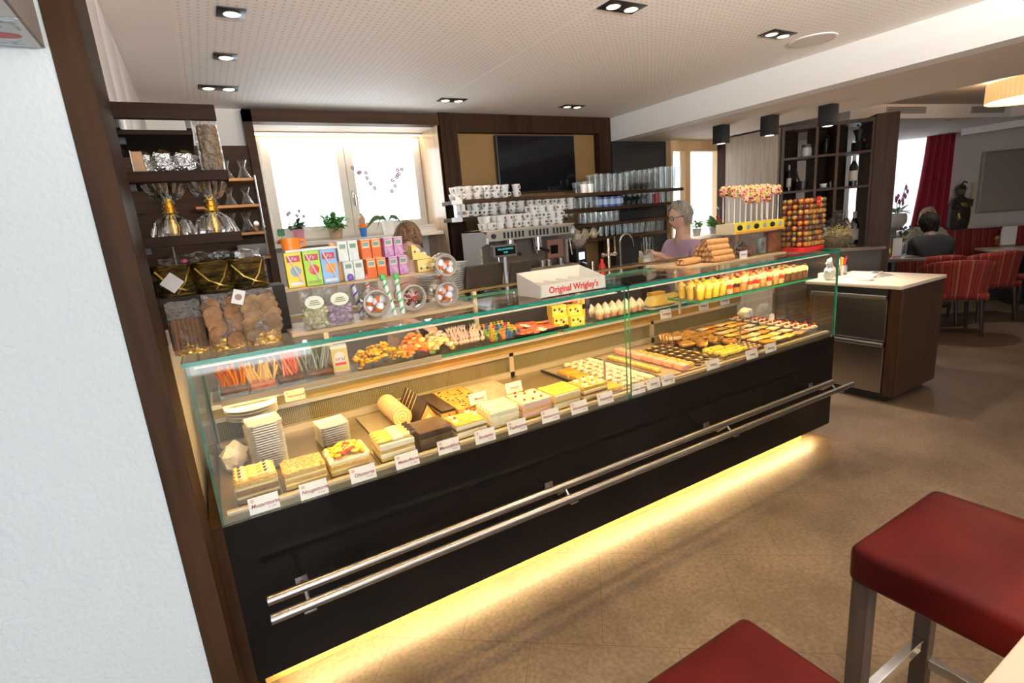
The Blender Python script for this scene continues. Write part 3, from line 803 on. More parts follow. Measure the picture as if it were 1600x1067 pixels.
# 9
t, w_, d_, h_ = cake('lemon_cake', 'yellow glazed cream cake between the pink cake and the nut cake', *FC[8], Y0, Y1 + .02, [(.01, sponge), (.02, creamw), (.01, sponge), (.022, creamy), (.012, creamw), (.007, yelg)])
for k in range(14):
    B().tube([(random.uniform(-.8, .8) * w_, random.uniform(-.8, .8) * d_, h_ + .003), (random.uniform(-.8, .8) * w_, random.uniform(-.8, .8) * d_, h_ + .004)], .004, 6).out('lemon_strip', yelf, t)
# 10
t, w_, d_, h_ = cake('rosette_cake', 'nut cake with cream rosettes and brown nuts, rightmost of the front cakes', *FC[9], Y0, Y1 + .01, [(.012, spongeb), (.016, creamy), (.012, spongeb), (.016, creamy), (.012, sponge), (.006, caramel)])
for u in (-.62, 0, .62):
    for v in (-.6, .5):
        B().lathe([(.017, 0), (.016, .008), (.007, .016)], (u * w_, v * d_, h_), 10, flute=.14, nf=5).out('cream_rosette', creamw, t)
        B().sph((u * w_, v * d_, h_ + .017), .008, .006, .005, u=8, v=6).out('nut', chocm, t)

# ------------------------------------------------------------------ middle boards with loaf cakes
bd = M('baking_sheet', (.50, .42, .30), .4, .4)
tray(.50, 1.30, 2.19, 2.56, 'pale baking sheet under the swiss roll and loaf cakes', bd, ZD - .0005, .005)
def rollcake(label, x, y0, y1, r_, outer, inner, cream_):
    t = thing('swiss_roll', label, 'cake', (x, (y0 + y1) / 2, ZD + .004 + r_))
    L_ = (y1 - y0) / 2
    B().grid(lambda u, v: Vector((r_ * math.cos(2 * PI * u), -L_ + 2 * L_ * v, r_ * math.sin(2 * PI * u))), 24, 6, wrap=True).out('crust', outer, t)
    b = B()
    for s in (-1, 1):
        b.prism([(r_ * .97 * math.cos(2 * PI * k / 24), r_ * .97 * math.sin(2 * PI * k / 24)) for k in range(24)], 0, .002, mat=Matrix.Translation((0, s * (L_ - .002), 0)) @ Matrix.Rotation(R(90), 4, 'X'))
    b.out('sponge', inner, t)
    sp = [((r_ * (.1 + .85 * k / 60)) * math.cos(k * .30), -L_ - .001, (r_ * (.1 + .85 * k / 60)) * math.sin(k * .30)) for k in range(61)]
    B().tube(sp, .0035, 5).out('cream_spiral', cream_, t)
    return t
rollcake('pale swiss roll with a yellow spiral on the baking sheet', .655, 2.27, 2.52, .048, M('roll_skin', (.80, .60, .38), .7, n=40, c2=(.7, .48, .28)), M('roll_yellow', (.85, .58, .14), .8), creamw)
t = thing('triangle_cake', 'triangular chocolate-coated loaf cake with yellow cut face', 'cake', (.765, 2.37, ZD + .004))
for i, (s_, m_, y0) in enumerate(((1, choc, -.15), (.86, sponge, -.152), (.5, M('pale_marzipan', (.85, .70, .36), .7), -.153))):
    B().prism([(-.062 * s_, .008 * i), (.062 * s_, .008 * i), (0, .112 * (s_ * .98 if s_ < 1 else 1))], -.15 + (0 if i == 0 else 0), .15, mat=Matrix.Translation((0, y0 + .15, 0)) @ Matrix.Rotation(R(90), 4, 'X')).out(['chocolate_coat', 'sponge', 'filling'][i], m_, t, smooth=0)
for k in range(4):
    B().prism([(-.063, -.001), (.063, -.001), (0, .114)], -.004, .004, mat=Matrix.Translation((0, -.02 + k * .045, 0)) @ Matrix.Rotation(R(90), 4, 'X')).out('yellow_stripe', creamy, t, smooth=0)
t, w_, d_, h_ = cake('chocolate_loaf', 'flat dark chocolate loaf with yellow end beside the triangular cake', .83, .905, 2.22, 2.52, [(.03, sponge), (.016, choc)])
t, w_, d_, h_ = cake('almond_slab', 'golden almond slab cake with dark specks on the baking sheet', .915, 1.085, 2.21, 2.55, [(.026, sponge), (.008, caramel)])
for k in range(34):
    B().sph((random.uniform(-.9, .9) * w_, random.uniform(-.92, .92) * d_, h_ + .001), .006, .006, .003, u=6, v=4).out('raisin', choc, t)
t, w_, d_, h_ = cake('pink_slab', 'pink glazed slab cake at the end of the baking sheet', 1.095, 1.285, 2.23, 2.54, [(.018, sponge), (.010, pinkg)])

# plates stacked at the left of the deck
def plate_square(w_):
    b = B()
    b.box(-w_ * .7, w_ * .7, -w_ * .7, w_ * .7, 0, .004)
    for s in ((1, 0), (-1, 0), (0, 1), (0, -1)):
        pass
    b.grid(lambda u, v: Vector(((-1 + 2 * u) * w_, (-1 + 2 * v) * w_, .003 + .009 * max(0, (max(abs(-1 + 2 * u), abs(-1 + 2 * v)) - .68) / .32) ** 1.2)), 12, 12)
    return b.out('square_plate', porcelain)
pl = Stamp(plate_square(.064))
def plates(cx, cy, n, label, grp, rz):
    for k in range(n):
        o = pl((cx + random.uniform(-.001, .001), cy + random.uniform(-.001, .001), ZD + .001 + k * .0105), rz + random.uniform(-.02, .02), label, grp)
        o['category'] = 'plate'
plates(.075, 2.26, 19, 'square cream plate in the tall stack at the left end of the deck', 'square plates in the tall stack', R(4))
plates(.345, 2.33, 9, 'square cream plate in the short stack behind the fruit cake', 'square plates in the short stack', R(4))
b = B().sph((0, 0, .06), .05, .045, .06, jit=.35, u=16, v=12)
o = tag(b.out('plastic_bag', M('crumpled_pale_plastic', (.72, .66, .58), .35, bump=(40, .8, .01))), 'crumpled pale plastic bag in the left corner of the deck', 'bag'); o.location = (-.05, 2.30, ZD)

# ================================================================== PASTRY ROWS IN THE RIGHT HALF (rows run away from the viewer)
tray(1.64, 2.02, 1.95, 2.56, 'black edged baking sheet with orange slabs and white nut pastries', M('black_edged_sheet', (.50, .43, .32), .4, .4), ZD - .0005, .006)
B_edge = tag(B().box(-.006, .006, -.31, .31, 0, .012).out('sheet_rim', blackm, smooth=0), 'black rim along the left side of the pastry sheet', 'tray rim'); B_edge.location = (1.628, 2.25, ZD)
tray(2.04, 2.52, 1.95, 2.56, 'pale baking sheet with pink cubes and round chocolates', bd, ZD - .0005, .005)
tray(2.54, 2.92, 1.95, 2.585, 'steel tray under the rolls and canapes', steel, ZD - .0005, .005)
tray(2.94, 3.52, 1.95, 2.585, 'steel tray under the flat slices and tomato cups at the right end', steel, ZD - .0005, .005)
ZP = ZD + .006
def row(proto, x, ys, label, grp, rzj=.1, z=ZP, xj=.003, cat='pastry', sc=.0):
    for y in ys:
        o = proto((x + random.uniform(-xj, xj), y, z), random.uniform(-rzj, rzj), label, grp, 1 + random.uniform(-sc, sc))
        o['category'] = cat
def ys(a, b, n): return [a + (b - a) * k / (n - 1) for k in range(n)]
# orange slabs
sl = Stamp(B().box(-.045, .045, -.052, .052, 0, .016, bev=.003).box(-.044, .044, -.051, .051, .016, .021, 1, bev=.002).out('orange_slice', [sponge, orag]))
row(sl, 1.70, ys(2.02, 2.38, 4), 'orange glazed slice on the black edged sheet', 'orange glazed slices', .03, cat='pastry')
# white nut pastries, three rows of curved pieces
def crescent(m1, m2, r_=.022, th=.011):
    b = B().tube([(r_ * math.cos(a), r_ * math.sin(a), th * .8) for a in [R(-20 + 22 * k) for k in range(11)]], [th * .45, th * .8, th, th * 1.1, th * 1.15, th * 1.15, th * 1.1, th, th * .9, th * .7, th * .4], 8)
    for k in range(4): b.sph((r_ * math.cos(R(20 + 45 * k)), r_ * math.sin(R(20 + 45 * k)), th * 1.6), .006, .005, .003, 1, 6, 4)
    return b.out('nut_crescent', [m1, m2])
cr = Stamp(crescent(sugar, crust))
for i, x in enumerate((1.79, 1.845, 1.90)):
    row(cr, x, ys(1.995, 2.50, 9), 'sugar dusted nut crescent, ' + ('row beside the orange slices', 'middle row of the crescents', 'row beside the white squares')[i], 'sugar dusted nut crescents', .5, sc=.06)
bl_ = Stamp(B().box(-.021, .021, -.026, .026, 0, .02, bev=.005).sph((0, 0, .02), .016, .02, .006, 1, 8, 6).out('white_square', [sugar, creamw]))
row(bl_, 1.957, ys(1.99, 2.50, 10), 'white iced square pastry in the long row left of the crumble squares', 'white iced square pastries', .08)
yc = Stamp(B().box(-.02, .02, -.022, .022, 0, .018, bev=.004).sph((0, 0, .018), .017, .018, .006, 1, 8, 6, jit=.4).out('crumble_square', [sponge, yelg]))
row(yc, 2.085, ys(2.06, 2.45, 9), 'yellow crumble square in the row left of the pink cubes', 'yellow crumble squares', .12)
pk = Stamp(B().box(-.029, .029, -.036, .036, 0, .036, bev=.008, seg=3).out('pink_cube', pinkg))
row(pk, 2.215, ys(1.995, 2.50, 7), 'pink iced cube in the straight row behind the glass joint', 'pink iced cubes', .04)
yb_ = Stamp(B().box(-.018, .018, -.02, .02, 0, .026, bev=.004).sph((0, 0, .026), .015, .016, .006, 1, 8, 6, jit=.4).out('golden_cube', [sponge, caramel]))
row(yb_, 2.285, ys(2.0, 2.40, 10), 'golden crumb cube in the row right of the pink cubes', 'golden crumb cubes', .1)
cd = Stamp(B().lathe([(0, 0), (.024, 0), (.028, .01), (.026, .022), (.016, .03), (0, .032)], seg=16).lathe([(.0285, .008), (.0285, .013)], seg=16, mi=1).lathe([(.012, .0305), (.0, .0345)], seg=10, mi=1).out('round_chocolate', [choc, creamy]))
for i, x in enumerate((2.345, 2.405, 2.465)):
    row(cd, x, ys(2.0 + .02 * i, 2.38, 7), 'round dark chocolate pastry with pale band, in the ' + ('row nearest the golden cubes', 'middle row of round chocolates', 'row nearest the savoury tray')[i], 'round chocolate pastries', .5, sc=.05)
# savoury: glass dish with bread slices, filled rolls, pretzels, cubes
t = thing('bread_dish', 'brown glass dish of bread slices at the back of the savoury tray', 'dish', (2.60, 2.44, ZP))
B().lathe([(.03, 0), (.06, .004), (.085, .05), (.088, .05), (.062, .0), (.03, -.003)], seg=24).out('bowl', glass('amber_dish', (.75, .55, .38), .5, .15), t)
slc = Stamp(B().box(-.035, .035, -.006, .006, 0, .055, bev=.004).box(-.032, .032, -.007, .007, .004, .050, 1, bev=.002).out('bread_slice', [crust, crumb]))
for k in range(7):
    o = slc((2.60 + random.uniform(-.02, .02), 2.385 + k * .018, ZP + .012), 0, 'bread slice standing in the brown glass dish', 'bread slices in the dish', rot=(R(-18), 0, random.uniform(-.4, .4))); o['category'] = 'bread'
rl = thing('filled_roll', '', 'roll')
B().sph((0, 0, .022), .045, .026, .022, u=14, v=8).out('bun', crust, rl)
B().box(-.038, .038, -.025, -.012, .014, .026, bev=.003).out('filling', M('ham_filling', (.80, .38, .28), .5), rl)
B().box(-.040, .040, -.029, -.010, .024, .029, bev=.001).out('cheese', yelf, rl)
rl = Stamp(rl)
spots = [(2.72, 2.49), (2.83, 2.50), (2.70, 2.41), (2.80, 2.42), (2.60, 2.30), (2.72, 2.33), (2.82, 2.34), (2.66, 2.23), (2.78, 2.25)]
for x, y in spots:
    rl((x, y, ZP), random.uniform(-.5, .9), 'small filled bread roll with ham and cheese on the savoury tray', 'filled bread rolls', random.uniform(1.15, 1.4))
rl2 = Stamp(B().tube([(.03 * math.cos(a) * 1.2, .03 * math.sin(a) * .8, .012) for a in [R(20 * k) for k in range(19)]], .010, 8).out('pretzel_ring', crust))
for x, y in ((2.86, 2.27), (2.90, 2.41), (2.64, 2.36), (2.87, 2.18)):
    rl2((x, y, ZP), random.uniform(0, 3), 'brown pretzel ring lying among the filled rolls', 'pretzel rings', random.uniform(1.2, 1.5))['category'] = 'pretzel'
cb_ = Stamp(B().box(-.013, .013, -.013, .013, 0, .024, bev=.003).box(-.0135, .0135, -.0135, .0135, .010, .015, 1).out('canape_cube', [yelf, crumb]))
for k in range(26):
    x, y = 2.575 + (k % 7) * .034, 2.0 + (k // 7) * .045
    o = cb_((x + random.uniform(-.004, .004), y + random.uniform(-.005, .005), ZP), random.uniform(-.5, .5), 'small yellow canape cube at the front of the savoury tray', 'yellow canape cubes'); o['category'] = 'canape'
ckk = Stamp(B().lathe([(0, 0), (.02, 0), (.022, .008), (.012, .014), (0, .015)], seg=12).sph((0, 0, .014), .008, .008, .006, 1, 8, 6).out('dark_canape', [chocm, creamw]))
for k in range(15):
    o = ckk((2.82 + (k % 3) * .04, 1.985 + (k // 3) * .036, ZP), 0, 'dark round canape with a cream dot near the front glass', 'dark round canapes'); o['category'] = 'canape'
# flat slices
flats = []
for k, m_ in enumerate((orag, yelg, sugar, crumb, nutcr)):
    flats.append(Stamp(B().box(-.047, .047, -.03, .03, 0, .016, 1, bev=.003).box(-.046, .046, -.029, .029, .016, .022, 0, bev=.002).out('flat_slice', [m_, spongeb])))
fl = ['orange', 'yellow', 'white', 'pale bread coloured', 'crumbed']
for i, x in enumerate((3.00, 3.105, 3.21, 3.315)):
    for j, y in enumerate(ys(1.99, 2.52, 7)):
        q = (i * 3 + j * 2 + (i * j) % 2) % 5
        o = flats[q]((x + random.uniform(-.008, .008), y + random.uniform(-.006, .006), ZP + random.uniform(0, .004)), random.uniform(-.22, .22), 'rectangular flat slice with %s top at the right end' % fl[q], 'flat slices with %s top' % fl[q]); o['category'] = 'pastry'
# tomato cups
tc_ = thing('tomato_cup', '', 'canape')
B().lathe([(.016, 0), (.024, .03), (.0235, .03), (.015, .002)], seg=14).out('cup', cello, tc_)
B().sph((0, 0, .026), .022, .022, .014, u=10, v=6, jit=.3).out('salad', creamw, tc_)
B().sph((.004, 0, .044), .010, u=10, v=6).out('tomato', redf, tc_)
tc_ = Stamp(tc_)
for i, x in enumerate((3.40, 3.455, 3.505)):
    for j, y in enumerate(ys(1.99, 2.56, 10)):
        tc_((x, y, ZP), random.uniform(0, 3), 'cup of white salad topped with a red tomato, %s row at the right end' % ('first', 'middle', 'last')[i], 'tomato topped cups')
for px, py, h_, lab in ((1165, 480, .09, 'round crumpled white paper among the tomato cups'), (1206, 487, .07, 'upright white paper bag behind the tomato cups')):
    q = atx(px, py, 3.44)
    o = tag((B().sph((0, 0, h_ / 2), .055 if px < 1180 else .03, .05 if px < 1180 else .012, h_ / 2, jit=.3)).out('paper_bag', M('greaseproof_paper', (.85, .83, .78), .7)), lab, 'paper'); o.location = (q.x, q.y, ZP + .03)
# ================================================================== SWEETS ON THE UPPER GLASS SHELF (z = 1.0)
ZS = .9985
def stickbundle(x0, x1, y, n, col, name, label, grp, h=.12, r_=.0045, cat='candy stick', lean=.35, m2=None, z=ZS + .012):
    for k in range(n):
        m_ = col if (m2 is None or k % 3) else m2
        a, bb = random.uniform(-lean, lean), random.uniform(-.22, .22)
        hh = h * random.uniform(.85, 1.1)
        o = B().tube([(0, 0, 0), (.0, .0, hh * .5), (random.uniform(-.004, .004), 0, hh)], r_, 6).out(name, m_)
        o.location = (x0 + (x1 - x0) * (k + .5) / n + random.uniform(-.004, .004), y + random.uniform(-.03, .03), z)
        o.rotation_euler = (bb, a, 0)
        tag(o, label, cat, grp)
cupg = glass('plastic_tub', (.95, .95, .92), .5, .08, .1)
darkbits = M('dark_liquorice', (.07, .03, .02), .5, n=60, c2=(.25, .10, .06), bump=(60, .8, .006))
def tub(x0, x1, y0, y1, h, label, fill=None, z=ZS):
    t = thing('candy_tub', label, 'tub', ((x0 + x1) / 2, (y0 + y1) / 2, z))
    w_, d_ = (x1 - x0) / 2, (y1 - y0) / 2
    b = B().box(-w_, w_, -d_, -d_ + .002, 0, h).box(-w_, w_, d_ - .002, d_, 0, h).box(-w_, -w_ + .002, -d_, d_, 0, h).box(w_ - .002, w_, -d_, d_, 0, h).box(-w_, w_, -d_, d_, 0, .002)
    b.out('walls', cupg, t, smooth=0)
    if fill:
        B().box(-w_ + .004, w_ - .004, -d_ + .004, d_ - .004, .003, h * .6, bev=.004).out('filling', fill, t)
    return t
tub(-.06, .055, 2.53, 2.66, .05, 'clear tub with dark sweets under the orange sticks', darkbits)
tub(.06, .175, 2.53, 2.66, .05, 'clear tub with red sweets under the cream coloured sticks', M('red_sweets', (.55, .08, .06), .4, n=50, c2=(.75, .25, .12), bump=(50, .8, .006)))
tub(.18, .30, 2.53, 2.66, .05, 'clear tub under the red sticks', darkbits)
tub(.305, .43, 2.53, 2.66, .05, 'clear tub with dark sweets under the grey sticks', darkbits)
stickbundle(-.05, .048, 2.585, 26, M('orange_stick', (.88, .30, .03), .4), 'jelly_stick', 'orange jelly stick in the leftmost bundle on the upper glass shelf', 'orange jelly sticks', .115, m2=M('dark_orange_stick', (.60, .15, .03), .4))
stickbundle(.068, .168, 2.59, 26, M('cream_stick', (.90, .68, .36), .5), 'jelly_stick', 'cream coloured jelly stick in the bundle right of the orange ones', 'cream jelly sticks', .10)
stickbundle(.20, .285, 2.60, 20, M('rose_stick', (.80, .22, .18), .4), 'jelly_stick', 'red jelly stick in the bundle beside the grey ones', 'red jelly sticks', .135, lean=.4, m2=M('pale_rose_stick', (.85, .45, .38), .4))
stickbundle(.30, .42, 2.60, 24, M('grey_stick', (.22, .26, .26), .4), 'jelly_stick', 'grey jelly stick in the bundle left of the white and pink carton', 'grey jelly sticks', .135, m2=M('pale_grey_stick', (.42, .46, .45), .4))
# carton
t = thing('sweets_carton', 'white and pink carton with dark blue lettering on the upper glass shelf', 'carton', (.475, 2.585, ZS))
B().box(-.038, .038, -.03, .03, 0, .125, bev=.001).out('box', [M('pink_carton', (.85, .45, .40), .5)], t, smooth=0)
B().box(-.0385, .0385, -.0305, .0305, .118, .1262).out('lid', white, t, smooth=0)
B().box(-.034, .034, -.0312, -.030, .008, .112).out('front_print', M('green_carton_print', (.45, .50, .22), .5), t, smooth=0)
B().prism([(.026 * math.cos(2 * PI * k / 20), .036 * math.sin(2 * PI * k / 20)) for k in range(20)], 0, .001, mat=Matrix.Translation((0, -.0312, .066)) @ Matrix.Rotation(R(90), 4, 'X')).out('emblem', M('lilac_print', (.70, .62, .72), .5), t, smooth=0)
text('oral', .030, M('navy_ink', (.02, .03, .20), .5), t, (0, -.0326, .066), (R(90), 0, 0))
B().box(-.026, .026, -.0325, -.0310, .034, .048).out('red_band', red, t, smooth=0)
t.rotation_euler = (0, 0, R(-8))

def mound(x0, x1, y0, y1, h, n, mats, name, label, r_=(.008, .014), z=ZS + .004, jit=.35):
    b = B(); ms = list(dict.fromkeys(mats))
    cx, cy = (x0 + x1) / 2, (y0 + y1) / 2
    w_, d_ = (x1 - x0) / 2, (y1 - y0) / 2
    for k in range(n):
        u, v = random.uniform(-1, 1), random.uniform(-1, 1)
        top = h * (1 - .55 * u * u - .45 * v * v) * (1 + .25 * mnoise.noise(Vector((u * 3 + x0 * 9, v * 3, 0))))
        zz = max(0, top) * (1 - random.random() ** 3 * .6)
        rr = random.uniform(*r_)
        b.sph((u * w_, v * d_, zz + rr * .5), rr * random.uniform(.8, 1.4), rr * random.uniform(.7, 1.2), rr * random.uniform(.5, .9), ms.index(random.choice(mats)), 7, 5, jit=jit)
    o = b.out(name, ms); o.location = (cx, cy, z)
    return tag(o, label, 'sweets', stuff=True)
driedo = M('dried_fruit_orange', (.85, .42, .05), .4); driedb = M('dried_fruit_brown', (.30, .16, .03), .45); driedy = M('dried_fruit_yellow', (.92, .66, .05), .35)
gumo = M('gummy_orange', (.92, .30, .08), .3); gumy = M('gummy_yellow', (.92, .74, .28), .3); gumw = M('gummy_pale', (.90, .78, .58), .35); gump = M('gummy_pink', (.86, .52, .44), .35)
mound(.545, .80, 2.50, 2.68, .075, 230, [driedo, driedo, driedy, driedb], 'dried_fruit', 'heap of orange and brown dried fruit next to the carton')
mound(.80, .93, 2.50, 2.68, .09, 120, [gumo, gumo, orangef, redf, gumy], 'gummy_sweets', 'heap of orange gummy sweets in the middle of the upper shelf', (.012, .018))
mound(.93, 1.05, 2.50, 2.68, .085, 110, [gumy, gumy, gumw, gump, greenf], 'gummy_sweets', 'heap of pale yellow gummy sweets left of the lollipops', (.011, .017))
for x0, x1, s_ in ((.54, .80, 'dried fruit'), (.805, 1.05, 'gummy sweets'), (1.06, 1.25, 'pink lollipops'), (1.265, 1.47, 'coloured sweets')):
    tub(x0, x1, 2.49, 2.69, .035, 'low clear tub holding the ' + s_, None)
# small lollipops with twisted wrapper tops
lp = thing('small_lollipop', '', 'lollipop')
B().sph((0, 0, .014), .014, u=10, v=8).out('candy', gump, lp)
b = B()
for k in range(5):
    a = 2 * PI * k / 5
    b.tube([(0, 0, .026), (.006 * math.cos(a), .006 * math.sin(a), .046), (.012 * math.cos(a), .012 * math.sin(a), .062)], [.003, .0025, .0008], 5)
b.out('wrapper_twist', M('pink_white_wrapper', (.88, .74, .64), .4), lp)
lp = Stamp(lp)
for k in range(24):
    lp((1.075 + (k % 8) * .022 + random.uniform(-.004, .004), 2.52 + (k // 8) * .05, ZS + .02 + (k // 8) * .012), random.uniform(0, 6), 'small pink lollipop with twisted wrapper top on the upper shelf', 'small pink lollipops', rot=(random.uniform(-.2, .2), random.uniform(-.25, .25), random.uniform(0, 6)))
# wrapped coloured balls
colr = [M('ball_blue', (.05, .14, .42), .3), M('ball_green', (.35, .50, .07), .3), M('ball_red', (.70, .07, .05), .3), M('ball_yellow', (.85, .66, .12), .3), M('ball_navy', (.03, .04, .10), .3), M('ball_orange', (.88, .35, .05), .3)]
cn = ['blue', 'green', 'red', 'yellow', 'navy', 'orange']
wb_ = [Stamp(B().sph((0, 0, .016), .016, u=12, v=8).lathe([(.004, .03), (.010, .04), (.003, .036)], seg=8).out('wrapped_sweet', m_)) for m_ in colr]
for k in range(40):
    q = random.randrange(6)
    o = wb_[q]((1.285 + (k % 8) * .025 + random.uniform(-.003, .003), 2.515 + (k // 8) * .034, ZS + .003 + (k // 8) * .010), random.uniform(0, 6), 'round wrapped sweet in %s foil beside the small lollipops' % cn[q], 'wrapped sweets in %s foil' % cn[q]); o['category'] = 'sweet'
# rolled sour belts (red and white), on a dark tray
tray(1.42, 1.80, 2.49, 2.72, 'black tray under the rolled red sour belts', blackm, ZS + .001, .010)
bt_r, bt_w = M('sour_belt_red', (.80, .10, .05), .45, n=30, c2=(.86, .25, .10)), M('sour_belt_white', (.88, .78, .6), .5)
belt = [Stamp(B().tube([((.010 + .0022 * k * .30) * math.cos(k * .42), (.010 + .0022 * k * .30) * math.sin(k * .42), .011) for k in range(40)], .0065, 6).out('sour_belt_roll', m_)) for m_ in (bt_r, bt_w, greenf, orangef)]
for k in range(22):
    q = [0, 0, 0, 1, 0, 3, 0, 0, 2, 0, 0][k % 11]
    o = belt[q]((1.475 + (k % 6) * .048, 2.515 + (k // 6) * .052, ZS + .008 + (k // 12) * .014), random.uniform(0, 6), 'rolled %s sour belt on the black tray' % ['red', 'white', 'green', 'orange'][q], 'rolled %s sour belts' % ['red', 'white', 'green', 'orange'][q], rot=(random.uniform(-.3, .3), random.uniform(-.3, .3), 0)); o['category'] = 'sweet'
# yellow cartons with small black prints
yellowbox = M('yellow_carton', (.88, .68, .08), .4)
def carton(name, label, loc, w_, d_, h_, m_, rz=0, dots=5, grp=None, top=None):
    t = thing(name, label, 'carton', loc, rz, grp)
    B().box(-w_ / 2, w_ / 2, -d_ / 2, d_ / 2, 0, h_, bev=.0012, seg=1).out('box', m_, t, smooth=0)
    for k in range(dots):
        u = (k + .5) / dots - .5
        B().lathe([(h_ * .13, 0), (0, .0006)], seg=10, mat=Matrix.Translation((u * w_ * .85, -d_ / 2 - .0002, h_ * (.5 + .12 * (-1) ** k))) @ Matrix.Rotation(R(90), 4, 'X')).out('printed_figure', [blackm, white, steeldark][k % 3], t, smooth=0)
    return t
carton('sweets_carton', 'lower yellow carton at the left of the yellow stack', (1.775, 2.56, ZS + .008), .10, .07, .062, yellowbox, R(-4))
carton('sweets_carton', 'upper yellow carton standing on the lower left one', (1.775, 2.57, ZS + .0705), .098, .07, .065, yellowbox, R(-6))
carton('sweets_carton', 'lower yellow carton at the right front of the yellow stack', (1.875, 2.525, ZS), .098, .07, .062, yellowbox, R(-4))
carton('sweets_carton', 'yellow carton on top of the right front one', (1.872, 2.54, ZS + .0625), .098, .07, .060, yellowbox, R(-7))
for k, (m_, nm) in enumerate(((red, 'red'), (orange, 'orange'), (M('pale_orange_pack', (.9, .6, .3), .4), 'pale orange'), (yellowbox, 'yellow'), (M('violet_pack', (.12, .06, .14), .4), 'dark violet'))):
    t = carton('candy_packet', 'upright narrow %s packet behind the yellow cartons' % nm, (1.935 + .026 * k, 2.66 - .012 * k, ZS), .023, .03, .16 - .008 * k, m_, 0, 1)
# cream desserts in cups
cp_ = thing('cream_dessert', '', 'dessert')
B().lathe([(.024, 0), (.031, .045), (.0305, .045), (.022, .003)], seg=16).out('cup', cupg, cp_)
B().lathe([(0, .002), (.022, .003), (.028, .030), (0, .031)], seg=16).out('fruit_base', M('peach_layer', (.86, .42, .24), .4), cp_)
B().lathe([(.028, .03), (.030, .046), (.024, .058), (.013, .073), (.002, .086)], seg=20, flute=.10, nf=7).out('cream_peak', creamw, cp_)
cp_ = Stamp(cp_)
for k in range(14):
    cp_((2.07 + (k % 7) * .058, 2.53 + (k // 7) * .075, ZS + .004), random.uniform(0, 3), 'cup of peach dessert with a tall white cream peak on the upper shelf', 'cream topped desserts')
tray(2.03, 2.46, 2.485, 2.70, 'glass tray under the cream topped desserts', glass('green_tray', (.7, .9, .8), .5, .1), ZS, .004)
# fan of yellow omelette-like slices, cake slices and chocolates
ys_ = Stamp(B().prism([(.0, -.055), (.05, -.045), (.062, 0), (.05, .045), (0, .055), (-.012, 0)], 0, .014).out('yellow_slice', [M('custard_yellow', (.90, .64, .12), .5, n=12, c2=(.92, .74, .3))]))
for k in range(9):
    o = ys_((2.52 + k * .026, 2.53, ZS + .022), 0, 'yellow half-moon slice leaning in the fanned row on the upper shelf', 'fanned yellow slices', rot=(0, R(-62), R(8))); o['category'] = 'pastry'
tray(2.47, 2.80, 2.475, 2.70, 'white oval plate under the fanned yellow slices', porcelain, ZS, .006)
carton('honey_carton', 'orange yellow block behind the fanned yellow slices', (2.70, 2.66, ZS + .005), .12, .06, .075, M('amber_carton', (.92, .52, .05), .4), 0, 0)
pl_ = Stamp(B().box(-.05, .05, -.012, .012, 0, .02, bev=.004).box(-.048, .048, -.011, .011, .02, .026, 1, bev=.002).out('pastry_finger', [crumb, caramel]))
for k in range(8):
    o = pl_((2.86 + (k % 2) * .11, 2.50 + (k // 2) * .04, ZS), .1, 'golden pastry finger right of the fanned yellow slices', 'golden pastry fingers'); o['category'] = 'pastry'
for k in range(9):
    o = cd((2.86 + (k % 3) * .055, 2.66 - (k // 3) * .03, ZS + .028), 0, 'round dark chocolate on the pastry fingers of the upper shelf', 'chocolates on the upper shelf'); o['category'] = 'pastry'
for k in range(6):
    o = pl_((3.12 + (k % 2) * .11, 2.50 + (k // 2) * .045, ZS), .1, 'golden pastry finger at the right end of the upper shelf', 'pastry fingers at the right end'); o['category'] = 'pastry'
# second glass shelf, higher and nearer the front, with a row of layered desserts
b = B().box(2.40, 3.53, 2.03, 2.27, 1.098, 1.108)
for f in b.bm.faces:
    if abs(f.normal.z) < .5: f.material_index = 1
cp(b, 'dessert_shelf', [clear, greenedge])
for x in (2.5, 3.45):
    cp(B().box(x - .006, x + .006, 2.255, 2.268, .998, 1.098), 'shelf_post', led_trim)
ld = []
for k, (a, b_, c_) in enumerate(((yelf, creamy, yelf), (creamw, gump, redf), (sponge, creamw, pinkg), (orangef, creamy, choc), (chocm, creamw, chocm))):
    t = thing('layered_dessert', '', 'dessert')
    B().lathe([(.022, 0), (.030, .078), (.0295, .078), (.0205, .002)], seg=16).out('cup', cupg, t)
    B().lathe([(0, .002), (.0205, .003), (.0245, .035), (0, .036)], seg=14).out('lower_layer', a, t)
    B().lathe([(.0245, .035), (.0275, .06)], seg=14).out('middle_layer', c_, t)
    B().lathe([(.0275, .06), (.0288, .074), (.022, .086), (.004, .094)], seg=16, flute=.10, nf=6).out('cream', b_, t)
    B().sph((.004, -.006, .092), .014, .013, .010, u=8, v=6, jit=.3).out('topping', c_, t)
    ld.append(Stamp(t))
ldn = ['yellow', 'pink and white', 'sponge', 'orange', 'chocolate']
for i in range(17):
    for j in range(3):
        q = 0 if i < 4 else [1, 2, 1, 2, 1, 3, 2, 1][(i + j) % 8] if i < 13 else 4
        ld[q]((2.45 + i * .064, 2.065 + j * .066, 1.1085), random.uniform(0, 3), 'clear cup of %s dessert on the green edged top shelf' % ldn[q], '%s desserts on the top shelf' % ldn[q])

